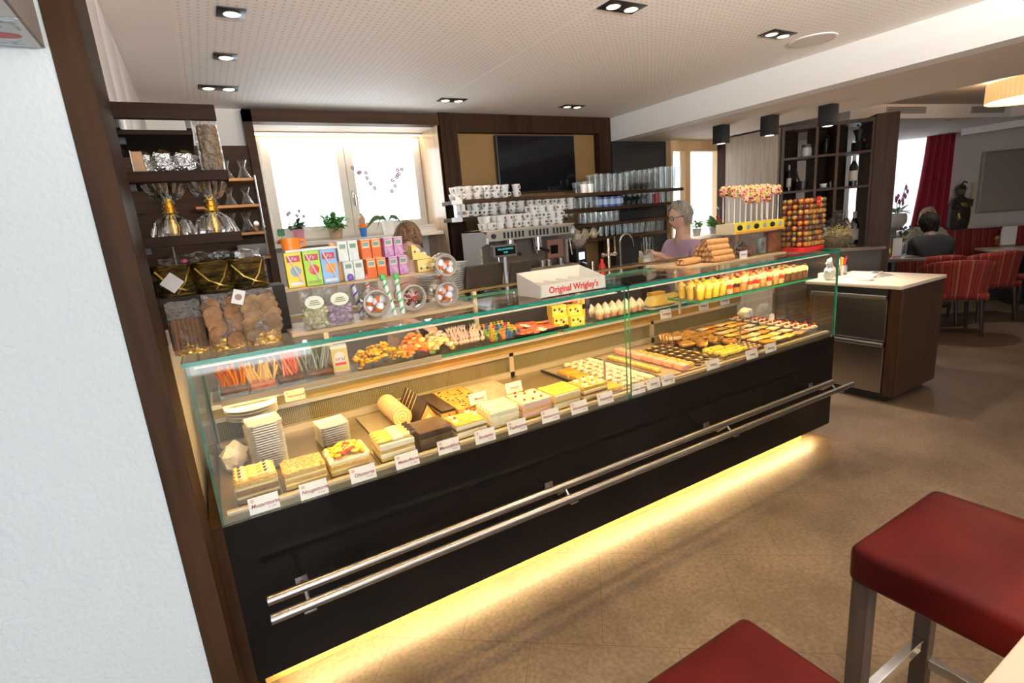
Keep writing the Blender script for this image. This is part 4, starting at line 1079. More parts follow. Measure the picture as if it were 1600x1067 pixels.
# ================================================================== PRICE TAGS
tagm = M('price_card', (.82, .79, .76), .5)
emb = M('orange_emblem', (.72, .45, .36), .6)
def price_tag(px, py, y, name_, label, w_=.098, h_=.058, col=None, price='€ 3,40', lean=-12, rz=0):
    p = aty(px, py, y)
    t = thing('price_tag', label, 'price tag', (p.x, p.y, p.z - h_ * .45), rz, 'price tags in the counter')
    m_ = Matrix.Rotation(R(lean), 4, 'X')
    B().box(-w_ / 2, w_ / 2, -.0006, .0006, 0, h_, mat=m_).out('card', col or tagm, t, smooth=0)
    rot = (R(90 + lean), 0, 0)
    def pt(x, z): return m_ @ Vector((x, -.0010, z))
    text(name_, h_ * (.32 if len(name_) < 12 else .27), redtext, t, pt(.004, h_ * .46), rot, shear=.25, ext=.0002, bold=h_ * .006)
    text(price, h_ * .15, redtext, t, pt(w_ * .25, h_ * .20), rot, 'price', ext=.0002)
    B().prism([(h_ * .14 * math.cos(2 * PI * k / 10) * (1 if k % 2 else .7), h_ * .14 * math.sin(2 * PI * k / 10) * (1 if k % 2 else .7)) for k in range(10)], 0, .0004, mat=Matrix.Translation(pt(-w_ * .36, h_ * .80)) @ Matrix.Rotation(R(90 + lean), 4, 'X')).out('emblem', emb, t, smooth=0)
    return t
YT = 1.897
for (px, py, s_, lab) in [
    (413, 788, 'Mozarttorte', 'caramel topped layer cake'), (491, 766, 'Nougattorte', 'crumble covered nut cake'), (568, 741, 'Obsttorte', 'fruit covered cake'),
    (637, 720, 'Malakofftorte', 'cream cake with ladyfingers'), (702, 698, 'Maroniblock', 'dark chocolate cake'), (759, 682, 'Rouladen', 'cherry and caramel slice'),
    (809, 667, 'Topfentorte', 'plain white cream cake'), (861, 650, 'Himbeertorte', 'pink cream cake'), (906, 637, 'Zitronentorte', 'yellow glazed cake'), (947, 623, 'Nusstorte', 'nut cake with rosettes')]:
    price_tag(px, py, YT, s_, 'white price tag in front of the ' + lab)
for px, py, s_, lab in ((998, 608, 'Orangenschnitte', 'white price tag just right of the glass joint'), (1022, 600, 'Kipferl', 'white price tag second to the right of the glass joint'), (1045, 594, 'Petit four', 'white price tag in front of the pink cubes'),
                        (1115, 570, 'Pralinen', 'white price tag in front of the round chocolates'), (1176, 554, 'Canapé', 'tilted white price tag in front of the yellow canapes'), (1205, 544, 'Brötchen', 'last white price tag before the flat slices')):
    price_tag(px, py, YT, s_, lab, .094 if px < 1100 else .11, .054, lean=-12)
for px, py, y, s_, lab in ((748, 623, 2.195, 'Mandel', 'white price tag standing at the almond slab'), (804, 606, 2.235, 'Punsch', 'white price tag standing at the pink slab')):
    price_tag(px, py, y, s_, lab, .095, .055, lean=-15)
yt = M('pale_yellow_card', (.78, .70, .42), .5)
price_tag(461, 618, 2.455, 'Naschwerk', 'pale yellow tag hanging on the shelf edge below the cream sticks', .085, .05, yt, 'Stück', -5)
for px, py, s_, lab in ((1041, 491, 'Omelette', 'white price tag on the shelf edge below the fanned slices'), (1100, 478, 'Stangerl', 'white price tag on the shelf edge below the pastry fingers'), (1133, 470, 'Konfekt', 'white price tag at the right end of the shelf edge')):
    price_tag(px, py, 2.452, s_, lab, .10, .06, lean=-8)
plt = Stamp(B().lathe([(.04, 0), (.07, .004), (.105, .014), (.107, .016), (.07, .008), (.0, .006)], seg=32).out('round_plate', porcelain))
for k in range(4):
    o = plt((.05, 2.495, ZD + .03 + .015 * k + .12), 0, 'round white plate in the short stack below the upper shelf at the left', 'round plates below the upper shelf'); o['category'] = 'plate'
B_pb = tag(B().box(-.05, .07, -.08, .10, 0, .149).out('plate_stand', MATS['ochre_ledge'], smooth=0), 'brass coloured stand under the round plates at the left end', 'stand'); B_pb.location = (.05, 2.48, ZD)
# ================================================================== ON THE COUNTER TOP (z = 1.30)
ZG = 1.3005
board = thing('display_board', 'long pale oak board on the glass top under the sweets at the left', 'board', (.60, 2.13, ZG))
B().box(.215, .965, 2.0, 2.26, ZG, ZG + .014, bev=.002).out('plank', oak, board, True, 0)
# raised step of clear acrylic with an oak top
step = thing('display_step', 'clear acrylic step with pale oak shelf under the drink cartons and tea boxes', 'stand', (.60, 2.20, ZG + .015))
B().box(.235, .95, 2.15, 2.27, 1.452, 1.464, bev=.002).out('shelf', oak, step, True, 0)
for x in (.235, .59, .944):
    B().box(x, x + .006, 2.16, 2.265, ZG + .0145, 1.452).out('side', cello, step, True, 0)
def tilt_text(t, s, size, m_, x, z, d, **k): return text(s, size, m_, t, (x, d, z), (R(90), 0, 0), **k)
# drink cartons with straws
strawm = M('straw_red_white', (.85, .60, .58), .4)
darkred = M('dark_red_print', (.45, .02, .05), .4)
ZB = 1.4645
for k, (m_, nm, x, fr_) in enumerate(((M('carton_yellow', (.82, .60, .04), .4), 'yellow', .285, M('grey_fruit_print', (.25, .36, .42), .4)), (M('carton_lime', (.42, .66, .05), .4), 'lime green', .352, redf), (M('carton_blue', (.28, .46, .72), .4), 'light blue', .416, orangef))):
    t = thing('drink_carton', '%s drink carton with a straw on the display step' % nm, 'drink carton', (x, 2.185, ZB))
    B().box(-.031, .031, -.02, .02, 0, .135, bev=.0015, seg=1).out('box', m_, t, smooth=0)
    B().box(-.024, .024, -.021, -.0195, .098, .122).out('name_patch', darkred, t, smooth=0)
    tilt_text(t, 'Yo', .020, white, .0, .110, -.0216, shear=.3)
    B().lathe([(.020, 0), (0, .001)], seg=18, mat=Matrix.Translation((.003, -.0201, .062)) @ Matrix.Rotation(R(90), 4, 'X')).out('fruit_print', fr_, t, smooth=0)
    B().tube([(-.020, -.024, .125), (.020, -.024, .022)], .0035, 8).out('straw', strawm, t)
    B().box(-.024, .024, -.021, -.0195, .008, .02).out('lower_print', greenf if k == 1 else white, t, smooth=0)
t = thing('drink_carton', 'orange drink carton mostly hidden behind the light blue one', 'drink carton', (.452, 2.235, ZB))
B().box(-.012, .03, -.02, .02, 0, .155, bev=.0015).out('box', M('carton_orange', (.85, .38, .10), .4), t, smooth=0)
t = tag(B().box(.262, .455, 2.165, 2.26, ZB + .1355, ZB + .144, bev=.001).out('carton_tray', white, smooth=0), 'white cardboard tray lying on the drink cartons', 'tray')
p = aty(453, 377, 2.20)
t = thing('orange_cup', 'bright orange cup on top of the drink cartons', 'cup', (p.x, 2.20, ZB + .1445))
B().lathe([(.032, 0), (.036, .044), (.033, .044), (.029, .004), (0, .004)], seg=28).out('body', orange, t)
B().tube([(.034, 0, .036), (.052, 0, .034), (.053, 0, .014), (.033, 0, .010)], .004, 8).out('handle', orange, t)
# tea boxes: two rows of four pairs
tin = [(M('tea_white', (.80, .80, .76), .5, n=40, c2=(.66, .70, .62)), 'white'), (M('tea_orange', (.85, .22, .03), .45), 'orange'), (M('tea_violet', (.42, .10, .28), .45, n=30, c2=(.66, .36, .52)), 'violet')]
badge = M('tea_badge_green', (.18, .30, .24), .4); badgeb = M('tea_badge_rim', (.75, .66, .46), .4)
def teabox(x, y, z, q, label):
    m_, nm = tin[q]
    t = thing('tea_box', label, 'tea box', (x, y, z), R(random.uniform(-2, 2)))
    B().box(-.0195, .0195, -.03, .03, 0, .078, bev=.001, seg=1).out('box', m_, t, smooth=0)
    B().box(-.02, .02, -.0305, .0305, .0775, .0795).out('lid', white, t, smooth=0)
    B().box(-.0135, .0135, -.0318, -.0299, .046, .070).out('badge_rim', badgeb, t, smooth=0)
    B().box(-.0115, .0115, -.0326, -.0299, .051, .067).out('badge', badge, t, smooth=0)
    B().box(-.018, .018, -.0306, -.0299, .006, .042).out('front_print', [MATS['tea_white'], M('tea_deep_orange', (.70, .13, .02), .45), M('tea_rose', (.70, .42, .58), .45, n=50, c2=(.4, .1, .3))][q], t, smooth=0)
cols = [(.478, 0), (.520, 0), (.573, 1), (.615, 1), (.668, 2), (.710, 2)]
nmx = {}
for r_ in range(2):
    for i, (x, q) in enumerate(cols):
        side = 'left' if i % 2 == 0 else 'right'
        teabox(x + .012 * (1 - r_), 2.205, ZB + .0802 * r_, q, '%s %s tea box, %s of its pair, in the %s row on the display step' % (side, tin[q][1], side, ('lower', 'upper')[r_]))
# yellow wedge-shaped cartons
wy = M('wedge_yellow', (.86, .62, .16), .45)
for z, lab, dx in ((ZB, 'yellow block carton with small black figures right of the tea boxes', 0), (ZB + .056, 'yellow wedge-shaped carton on top of the yellow block carton', -.02)):
    t = thing('wedge_carton', lab, 'carton', (.825 + dx, 2.19, z), R(-6))
    if dx == 0: B().box(-.042, .055, -.035, .035, 0, .055, bev=.004).out('box', wy, t)
    else: B().prism([(-.04, 0), (.045, 0), (-.03, .062), (-.04, .062)], -.035, .035, mat=Matrix.Rotation(R(90), 4, 'X')).out('box', wy, t, smooth=0)
    for k in range(5):
        B().lathe([(.005, 0), (0, .0006)], seg=10, mat=Matrix.Translation((-.028 + k * .014, -.0352, .016 + .008 * (k % 2) + (0 if dx == 0 or k > 2 else .018))) @ Matrix.Rotation(R(90), 4, 'X')).out('printed_figure', [blackm, white][k % 2], t, smooth=0)
# pouches with oval labels
def pouch(x, y, m_, label, h=.15, w_=.048):
    t = thing('sweets_pouch', label, 'bag', (x, y, ZG + .0145))
    B().grid(lambda u, v: Vector(((-1 + 2 * u) * w_ * (1 - .06 * v), -.028 * math.sin(PI * u) ** .6 * (1 - v) ** .5 * (1 if True else 0) - .002, h * v)), 14, 14).grid(lambda u, v: Vector(((-1 + 2 * u) * w_ * (1 - .06 * v), .020 * math.sin(PI * u) ** .6 * (1 - v) ** .5 + .002, h * v)), 14, 14).out('film', cello, t)
    b = B()
    for k in range(150):
        u, v = random.uniform(-.9, .9), random.random()
        b.sph((u * w_ * .9, random.uniform(-.020, .014) * (1 - .5 * v), .008 + v * .068), .0092, .0080, .0070, u=7, v=5, jit=.25)
    o = b.out('candies', m_, t); o['kind'] = 'stuff'
    B().lathe([(.034, 0), (0, .0008)], seg=24, mat=Matrix.Translation((0, -.0225, h * .66)) @ Matrix.Rotation(R(90 - 8), 4, 'X') @ Matrix.Diagonal((1, .72, 1, 1))).out('oval_label', M('cream_label', (.78, .75, .58), .6), t, smooth=0)
    for k in range(3):
        B().box(-.022 + .004 * k, .022 - .004 * k, -.0255, -.0235, h * .66 - .006 + .007 * k - .004, h * .66 - .004 + .007 * k - .003).out('label_print', M('olive_ink', (.20, .22, .10), .6), t, smooth=0)
pouch(.315, 2.055, M('pale_green_candies', (.60, .56, .30), .4), 'clear pouch of pale green sweets with cream oval label')
pouch(.408, 2.055, M('violet_candies', (.42, .28, .40), .4), 'clear pouch of violet sweets with cream oval label')
# round-mouthed candy jars lying towards the viewer
jarg = glass('jar_glass', (.95, .95, .93), .65, .07, .04)
rimm = M('jar_rim', (.36, .31, .25), .3)
def jar(x, y, z, label, fill, r_=.062, tilt=0, d=.115):
    t = thing('candy_jar', label, 'jar', (x, y, z + .072))
    m_ = Matrix.Rotation(R(90 + tilt), 4, 'X')
    B().lathe([(.0, -d / 2), (.055, -d / 2), (.072, -d / 2 + .02), (.072, d / 2 - .03), (.064, d / 2 - .01), (r_, d / 2)], seg=28, mat=m_).out('body', jarg, t)
    B().lathe([(r_ - .012, d / 2 - .004), (r_ - .004, d / 2 + .006), (r_ + .004, d / 2 + .004), (r_ + .003, d / 2 - .006)], seg=28, mat=m_).out('rim', rimm, t)
    fill(t, d); t.scale = (.82, .82, .82); t.location.z = z + .060
    return t
eggw, eggo = M('egg_white', (.82, .82, .84), .35), M('egg_orange', (.86, .20, .04), .35)
def eggs(t, d):
    for k, (x, y, z, rx) in enumerate(((.018, -.035, -.024, 20), (-.03, -.015, -.03, -40), (.0, .01, .0, 70), (-.028, -.03, .015, 10), (.034, .0, .01, 100), (-.01, .03, -.03, 0))):
        m_ = Matrix.Translation((x, y, z)) @ Matrix.Rotation(R(rx), 4, 'Y') @ Matrix.Rotation(R(20), 4, 'X')
        B().lathe([(0, -.026), (.012, -.023), (.019, -.01), (.020, .0)], seg=14, mat=m_, mi=1).lathe([(.020, 0), (.018, .014), (.011, .025), (0, .029)], seg=14, mat=m_).out('egg', [eggw, eggo], t)
def lollies(t, d):
    for k in range(16):
        a = random.uniform(0, 6.28); rr = random.uniform(0, .045)
        x, z, y = rr * math.cos(a), rr * math.sin(a) - .008, random.uniform(-.04, .04)
        v = Vector((random.uniform(-1, 1), random.uniform(-.5, .3), random.uniform(-.6, 1))).normalized() * .05
        v2 = Vector((x, y, z)) + v
        if (v2.x ** 2 + v2.z ** 2) > .058 ** 2: v = -v; v2 = Vector((x, y, z)) + v * .6
        B().sph((x, y, z), .011, u=8, v=6).tube([(x, y, z), v2], .0018, 5, 1).out('lollipop', [[M('cherry_candy', (.40, .03, .03), .25), M('cola_candy', (.10, .02, .02), .25), redf][k % 3], white], t)
jar(.548, 2.085, ZG + .0145, 'round candy jar with orange and white eggs, mouth towards the viewer', eggs)
jar(.706, 2.095, ZG + .0145, 'round candy jar full of dark red lollipops, mouth towards the viewer', lollies)
jar(.858, 2.105, ZG + .0145, 'lower round candy jar at the right end of the board, with red and white sweets', eggs, tilt=10)
jar(.872, 2.10, ZG + .0145 + .107, 'round candy jar with orange sweets stacked on the lower jar at the right', eggs, r_=.055, tilt=-12, d=.09)
# spiral candy sticks standing between the jars
def spiral(x, y, m1, m2, label, h=.14, lean=.1):
    t = thing('candy_cane', label, 'candy', (x, y, ZG + .0145), 0, 'spiral candy sticks between the jars')
    t.rotation_euler = (R(-6), lean, 0)
    B().tube([(0, 0, 0), (0, 0, h)], .009, 10).out('stick', m1, t)
    B().tube([(.0075 * math.cos(k * .62), .0075 * math.sin(k * .62), h * k / 44) for k in range(45)], .0042, 6).out('spiral_stripe', m2, t)
    B().sph((0, 0, h + .008), .014, .012, .018, u=10, v=6, jit=.3).out('wrapper', m2, t)
vio, grn, rdc = M('violet_candy', (.16, .08, .38), .35), M('green_candy', (.10, .45, .12), .35), M('red_candy', (.70, .12, .10), .35)
spiral(.512, 2.155, white, vio, 'violet and white spiral candy behind the egg jar', .155, -.12)
spiral(.545, 2.165, white, rdc, 'red and white spiral candy behind the egg jar', .145, .1)
spiral(.618, 2.045, white, grn, 'left green and white spiral candy between the two jars', .15, -.16)
spiral(.652, 2.045, white, grn, 'right green and white spiral candy between the two jars', .145, -.04)

# cellophane bags of biscuits at the left end
bag_rib = gold
darkrib = M('brown_gold_foil', (.26, .16, .035), .3, .8, n=9, c2=(.035, .022, .01), st=(1.5, 1.5, 5), bump=(24, 1, .03))
tagw = M('kraft_white_tag', (.72, .66, .60), .6)
def biscuit_bag(x, y, w_, h_, label, kind, lean=0):
    t = thing('biscuit_bag', label, 'bag', (x, y, ZG), lean)
    d_ = w_ * .42
    def f(sgn):
        return lambda u, v: Vector(((-1 + 2 * u) * w_ * (1 - .05 * v + .05 * mnoise.noise(Vector((v * 4, sgn, x * 7)))), sgn * d_ * (math.sin(PI * min(max(u, .001), .999)) ** .5) * (1 - v ** 3) + .006 * mnoise.noise(Vector((u * 6, v * 9, x * 5 + sgn))), h_ * v + .01 * mnoise.noise(Vector((u * 5, 7, x * 3))) * v))
    B().grid(f(-1), 16, 22).grid(f(1), 16, 22).out('cellophane', cello, t)
    B().grid(lambda u, v: Vector(((-1 + 2 * u) * w_ * .98, -d_ * .95 * math.sin(PI * min(max(u, .001), .999)) ** .5 + .012 * mnoise.noise(Vector((u * 9, v * 7, x))), h_ * .22 * v * (1 + .3 * mnoise.noise(Vector((u * 7, 0, x * 9)))))), 18, 8).out('gold_base', [bag_rib], t)
    if kind == 'stick':
        for k in range(7):
            xx = -w_ * .75 + k * w_ * .25
            B().tube([(xx, -d_ * .5, .02), (xx + .004, -d_ * .45, h_ * .68)], .011, 8).out('biscuit_stick', M('brown_biscuit', (.16, .075, .03), .6, n=30, c2=(.10, .045, .02)), t)
    else:
        m_ = M('round_biscuit', (.30, .145, .055), .7, n=30, c2=(.15, .065, .022)) if kind == 'round' else M('pale_biscuit', (.30, .17, .075), .7, n=20, c2=(.13, .07, .03))
        n = 0
        for k in range(12):
            u, v = ((k % 2) - .5) * .95, (k // 2 + .5) / 6
            a = random.uniform(-.5, .5)
            mt_ = Matrix.Translation((u * w_ + random.uniform(-.008, .008), -d_ * .55 + random.uniform(-.008, .008), h_ * (.10 + .74 * v))) @ Matrix.Rotation(R(90 + 25 * a), 4, 'X') @ Matrix.Rotation(a, 4, 'Y')
            b = B()
            if kind == 'round': b.lathe([(0, -.006), (.028, -.005), (.031, 0), (.028, .005), (0, .007)], seg=16, mat=mt_)
            else: b.sph((0, 0, 0), .036, .026, .007, u=12, v=6, jit=.35, mat=mt_)
            b.out('biscuit', m_, t)
    return t
biscuit_bag(-.098, 2.03, .052, .178, 'cellophane bag of dark biscuit sticks, leftmost at the wooden post', 'stick')
biscuit_bag(.012, 2.0, .055, .192, 'cellophane bag of round biscuits in the middle of the three front bags', 'round')
biscuit_bag(.125, 1.99, .056, .195, 'cellophane bag of pale biscuits, right one of the three front bags', 'flat')
# second tier: gift parcels in gold-brown foil standing on a raised box
rs = tag(B().box(-.16, .235, 2.14, 2.30, ZG, 1.485).out('riser_box', M('dark_riser', (.018, .012, .009), .6, spec=.2), smooth=0), 'dark riser box behind the three biscuit bags', 'stand')
for x, lab, tg in ((-.108, 'gold-brown foil parcel with a diamond-shaped tag, left one on the riser', 1), (.012, 'gold-brown foil parcel in the middle of the riser', 0), (.128, 'gold-brown foil parcel at the right end of the riser', 0)):
    t = thing('foil_parcel', lab, 'gift', (x, 2.21, 1.4855))
    B().grid(lambda u, v: Vector((.062 * math.cos(2 * PI * u) * (1 + .10 * mnoise.noise(Vector((u * 8, v * 4, x * 9)))) , .05 * math.sin(2 * PI * u), .11 * v + .008 * mnoise.noise(Vector((u * 7, v, x)))) ), 28, 8, wrap=True).grid(lambda u, v: Vector((.062 * v * math.cos(2 * PI * u), .05 * v * math.sin(2 * PI * u), .108)), 28, 3, wrap=True).out('foil', darkrib, t)
    B().tube([(-.055, -.030, .09), (-.02, -.052, .045), (.025, -.052, .02), (.055, -.03, .01)], .004, 6).tube([(.05, -.03, .10), (.03, -.05, .05), (.0, -.054, .01)], .003, 6).out('ribbon', gold, t)
    if tg:
        B().box(-.026, .026, -.0008, .0008, -.026, .026, mat=Matrix.Translation((-.01, -.062, .05)) @ Matrix.Rotation(R(45), 4, 'Y')).out('tag', tagw, t, smooth=0)
for px, py, lab in ((620, 0, ''),):
    pass
t = thing('hang_tag', 'small brown printed tag hanging at the top of the middle biscuit bag', 'tag', (.068, 1.965, 1.475), 0)
B().box(-.018, .018, -.0008, .0008, -.024, .024, mat=Matrix.Rotation(R(20), 4, 'Y')).out('card', tagw, t, smooth=0)
B().lathe([(.011, 0), (0, .0006)], seg=14, mat=Matrix.Translation((0, -.0012, 0)) @ Matrix.Rotation(R(90), 4, 'X')).out('print', brown_motif, t, smooth=0)

# ------------------------------------------------------------------ open chewing gum display box
p = atz(905, 470, ZG)
t = thing('gum_display_box', 'open cream cardboard display box with red lettering on the glass top', 'display box', (1.44, 2.03, ZG), R(0))
w_, d_ = .185, .10
cardm = M('cream_cardboard', (.74, .68, .55), .6); cardw = M('white_cardboard', (.80, .78, .74), .6)
B().box(-w_, w_, -d_, -d_ + .004, .0, .058).out('front', cardm, t, smooth=0)
B().prism([(-d_, 0), (d_, 0), (d_, .105), (-d_, .058)], -.002, .002, mat=Matrix.Translation((-w_, 0, 0)) @ Matrix.Rotation(R(90), 4, 'Z') @ Matrix.Rotation(R(90), 4, 'X')).out('side', cardw, t, smooth=0)
B().prism([(-d_, 0), (d_, 0), (d_, .105), (-d_, .058)], -.002, .002, mat=Matrix.Translation((w_, 0, 0)) @ Matrix.Rotation(R(90), 4, 'Z') @ Matrix.Rotation(R(90), 4, 'X')).out('side', cardw, t, smooth=0)
B().box(-w_, w_, d_ - .004, d_, 0, .105).out('back', cardm, t, smooth=0)
B().box(-w_, w_, -d_, d_, 0, .003).out('bottom', cardw, t, smooth=0)
for k in range(1, 5):
    B().box(-w_ + k * w_ * .4 - .0015, -w_ + k * w_ * .4 + .0015, -d_ + .004, d_ - .004, .003, .055).out('divider', cardw, t, smooth=0)
text("Original Wrigley's", .042, M('gum_box_red_ink', (.62, .03, .03), .5), t, (.0, -d_ - .0008, .03), (R(90), 0, 0), sx=.93, bold=.0011)

# ------------------------------------------------------------------ right end of the top: wafer rolls, acrylic case, lollipop box, red tower
wb2 = thing('serving_board', 'pale oak board under the wafer rolls and the acrylic case', 'board', (2.75, 2.16, ZG))
B().box(2.33, 3.22, 2.03, 2.34, ZG, ZG + .014, bev=.002).out('plank', oak, wb2, True, 0)
wr = thing('wafer_roll', '', 'wafer roll')
wafer = M('wafer_gold', (.72, .38, .14), .55, n=30, c2=(.56, .26, .08), st=(8, 1, 1), bump=(40, .4, .004))
B().tube([(-.085, 0, 0), (.085, 0, 0)], .018, 12, cap=False).tube([(-.085, 0, 0), (.085, 0, 0)], .012, 10, cap=False).out('wafer', wafer, wr)
B().cyl((0, 0, -.078), .0125, .156, 10, mat=Matrix.Rotation(R(90), 4, 'Y')).out('cream_filling', creamw, wr)
wr = Stamp(wr)
for r_, n, x0 in ((0, 5, 2.64), (1, 4, 2.64), (2, 3, 2.65), (3, 2, 2.655)):
    for k in range(n):
        wr((x0 + random.uniform(-.012, .012), 2.065 + k * .037 + r_ * .0185, ZG + .0325 + r_ * .032), random.uniform(-.05, .05) + R(-3), 'golden wafer roll in the pile on the oak board, layer %s' % ('at the bottom', 'second from the bottom', 'third from the bottom', 'at the top')[r_], 'wafer rolls ' + ('at the bottom', 'second layer', 'third layer', 'at the top')[r_])
for k in range(2):
    wr((2.455 + .01 * k, 2.14 + k * .037, ZG + .0325), R(6), 'golden wafer roll lying in front of the pile at its left end', 'wafer rolls left of the pile')
# acrylic case
AX0, AX1, AY0, AY1, AZ = 2.765, 3.30, 2.05, 2.25, 1.455
ac = thing('acrylic_case', 'clear acrylic case with bags of sweets inside', 'display case', ((AX0 + AX1) / 2, 2.15, ZG + .0145))
for nm, bx in (('front_wall', (AX0, AX1, AY0, AY0 + .004)), ('back_wall', (AX0, AX1, AY1 - .004, AY1)), ('left_wall', (AX0, AX0 + .004, AY0, AY1)), ('right_wall', (AX1 - .004, AX1, AY0, AY1))):
    B().box(bx[0], bx[1], bx[2], bx[3], ZG + .0145, AZ).out(nm, clear, ac, True, 0)
B().box(AX0, AX1, AY0, AY1, AZ, AZ + .005).out('lid', glass('acrylic_lid', (.93, .93, .93), .4, .2, .05), ac, True, 0)
t = thing('sweets_bag', 'bag of dark orange sweets inside the acrylic case', 'bag', (2.93, 2.115, ZG + .015))
B().sph((0, 0, .058), .075, .05, .062, jit=.25, u=18, v=12).out('film', cello, t)
b = B()
for k in range(80):
    a, rr = random.uniform(0, 6.28), random.random() ** .5
    b.sph((rr * .066 * math.cos(a), rr * .042 * math.sin(a), .012 + random.random() * .090 * (1 - rr * .6)), .012, u=6, v=5, jit=.2, mi=random.randrange(2))
o = b.out('candies', [M('rust_candy', (.42, .12, .05), .4), M('plum_candy', (.28, .06, .06), .4)], t); o['kind'] = 'stuff'
t = thing('printed_bag', 'white and black printed bag standing in the acrylic case', 'bag', (3.085, 2.12, ZG + .015))
B().box(-.036, .036, -.016, .016, 0, .105, bev=.008).out('film', M('grey_print_bag', (.62, .60, .60), .4, n=22, c2=(.12, .11, .12)), t)
t = thing('printed_bag', 'dark red bag of sweets at the right end of the acrylic case', 'bag', (3.20, 2.12, ZG + .015))
B().box(-.068, .068, -.022, .022, 0, .132, bev=.008).out('film', M('dark_red_bag', (.22, .04, .03), .4, n=26, c2=(.42, .16, .06)), t)
t = thing('price_sign', 'small white sign on the front of the acrylic case', 'sign', (2.808, 2.044, ZG + .0145))
B().box(-.034, .034, -.002, .002, 0, .045).out('card', paper, t, smooth=0)
text('Bonbon', .015, redtext, t, (0, -.003, .024), (R(90), 0, 0))
# lollipop display box on the acrylic lid with big speckled lollipops
lb = thing('lollipop_stand', 'yellow printed box on the acrylic case that holds the big lollipops', 'display box', (3.02, 2.15, AZ + .0055))
lw = .245
B().box(-lw, lw, -.07, .07, 0, .062, bev=.001).out('box', M('lolly_box_yellow', (.84, .66, .05), .4), lb, smooth=0)
B().box(-lw - .001, -lw, -.068, .068, .0, .062).out('left_print', M('lolly_box_cream', (.85, .74, .5), .4), lb, smooth=0)
B().box(-lw + .004, lw - .002, -.0712, -.07, .0, .014).out('orange_band', M('lolly_box_orange', (.85, .36, .05), .4), lb, smooth=0)
for k in range(6):
    B().lathe([(.018, 0), (0, .001)], seg=12, mat=Matrix.Translation((-.20 + k * .08, -.0705, .036)) @ Matrix.Rotation(R(90), 4, 'X') @ Matrix.Diagonal((1 if k % 2 else 1.5, .9, 1, 1))).out('printed_figure', [blackm, M('grey_print', (.35, .34, .33), .5)][k % 2], lb, smooth=0)
speck = [M('speckle_%d' % i, c_, .35, n=55, c2=c2_, sharp=(.45, .55)) for i, (c_, c2_) in enumerate((((.72, .20, .14), (.78, .50, .26)), ((.74, .30, .36), (.66, .46, .34)), ((.78, .34, .08), (.70, .34, .28))))]
bl2 = []
for m_ in speck:
    t = thing('big_lollipop', '', 'lollipop')
    B().tube([(0, 0, 0), (0, 0, .16)], .0035, 8).out('stick', white, t)
    b = B().sph((0, 0, .185), .030, .014, .034, u=14, v=10)
    for k in range(34):
        a, c_ = random.uniform(0, 6.28), random.uniform(-.8, .8)
        b.sph((.030 * math.cos(a) * (1 - c_ * c_) ** .5, .015 * math.sin(a) * (1 - c_ * c_) ** .5, .185 + .034 * c_), .0056, mi=1 + k % 4, u=6, v=5)
    b.out('candy', [m_, colr[1], colr[3], colr[2], colr[4]], t)
    bl2.append(Stamp(t))
k = 0
for j, dz in ((0, 0), (1, -.05), (2, .015)):
    for i in range(9 if j != 1 else 5):
        x = -.215 + i * .054 + (.08 if j == 1 else 0)
        bl2[(i + j) % 3]((3.02 + x, 2.11 + j * .040 * (-1 if j == 1 else 1) + (0.0 if j != 1 else .02), AZ + .066 + dz * .8), random.uniform(-.5, .5), 'big lollipop with multicoloured sugar pearls in the %s of the yellow box' % ('front row', 'lower row', 'back row')[j], 'big speckled lollipops, ' + ('front row', 'lower row', 'back row')[j]); k += 1
# red net tower of wrapped balls
tw = thing('sweet_ball_tower', 'tall red display tower filled with rows of orange and brown wrapped balls', 'display tower', (3.44, 2.065, ZG))
TWX, TWD = .11, .085
B().box(-TWX, TWX, -TWD, TWD, 0, .03, bev=.003).out('red_base', red, tw, smooth=0)
B().box(-TWX + .014, TWX - .014, -TWD + .016, TWD - .016, .03, .335).out('core', M('tower_dark_red', (.28, .02, .02), .4), tw, smooth=0)
bc = [M('ball_amber', (.52, .19, .03), .35), M('ball_brown', (.12, .035, .02), .35), M('ball_gold', (.46, .25, .05), .35), M('ball_olive', (.13, .10, .04), .35)]
n = 0
for r_ in range(9):
    for i in range(6):
        B().sph((-TWX + .018 + i * .0368, -TWD + .004, .05 + r_ * .034), .0165, u=10, v=7).out('wrapped_ball', bc[(i * 2 + r_ * 3 + (i * r_) % 3) % 4], tw); n += 1
    if r_ < 9:
        for i in range(4):
            B().sph((-TWX + .002, -TWD + .036 + i * .036, .05 + r_ * .034), .0165, u=8, v=6).out('wrapped_ball', bc[(i + r_) % 4], tw)
B().box(-.018, .020, -TWD - .016, -TWD - .012, .285, .345).out('red_label', red, tw, smooth=0)
text('3,90', .014, white, tw, (0.001, -TWD - .0166, .315), (R(90), 0, 0))
# ================================================================== BACK BAR
ZBB = 1.12
bb = thing('back_bar', 'long dark back bar with steel top under the wall shelves', 'counter', (2.9, 3.75, 0))
B().box(1.30, 4.34, 3.46, 4.12, 0, ZBB - .03).out('cabinet', M('back_bar_front', (.045, .03, .022), .45), bb, True, 0)
B().box(1.29, 4.35, 3.43, 4.12, ZBB - .03, ZBB, bev=.003).out('worktop', M('back_bar_top', (.40, .38, .35), .3, .8), bb, True, 0)
for k in range(5):
    x0 = 1.33 + k * .6
    d = B().box(x0, x0 + .58, 3.445, 3.46, .12, ZBB - .06, bev=.002).out('door', M('back_bar_door', (.06, .04, .03), .4), bb, True, 0)
    h_ = B().box(x0 + .05, x0 + .53, 3.43, 3.445, ZBB - .12, ZBB - .10).out('handle', steel, bb, True, 0); h_.parent = d; h_.location = (0, 0, 0)
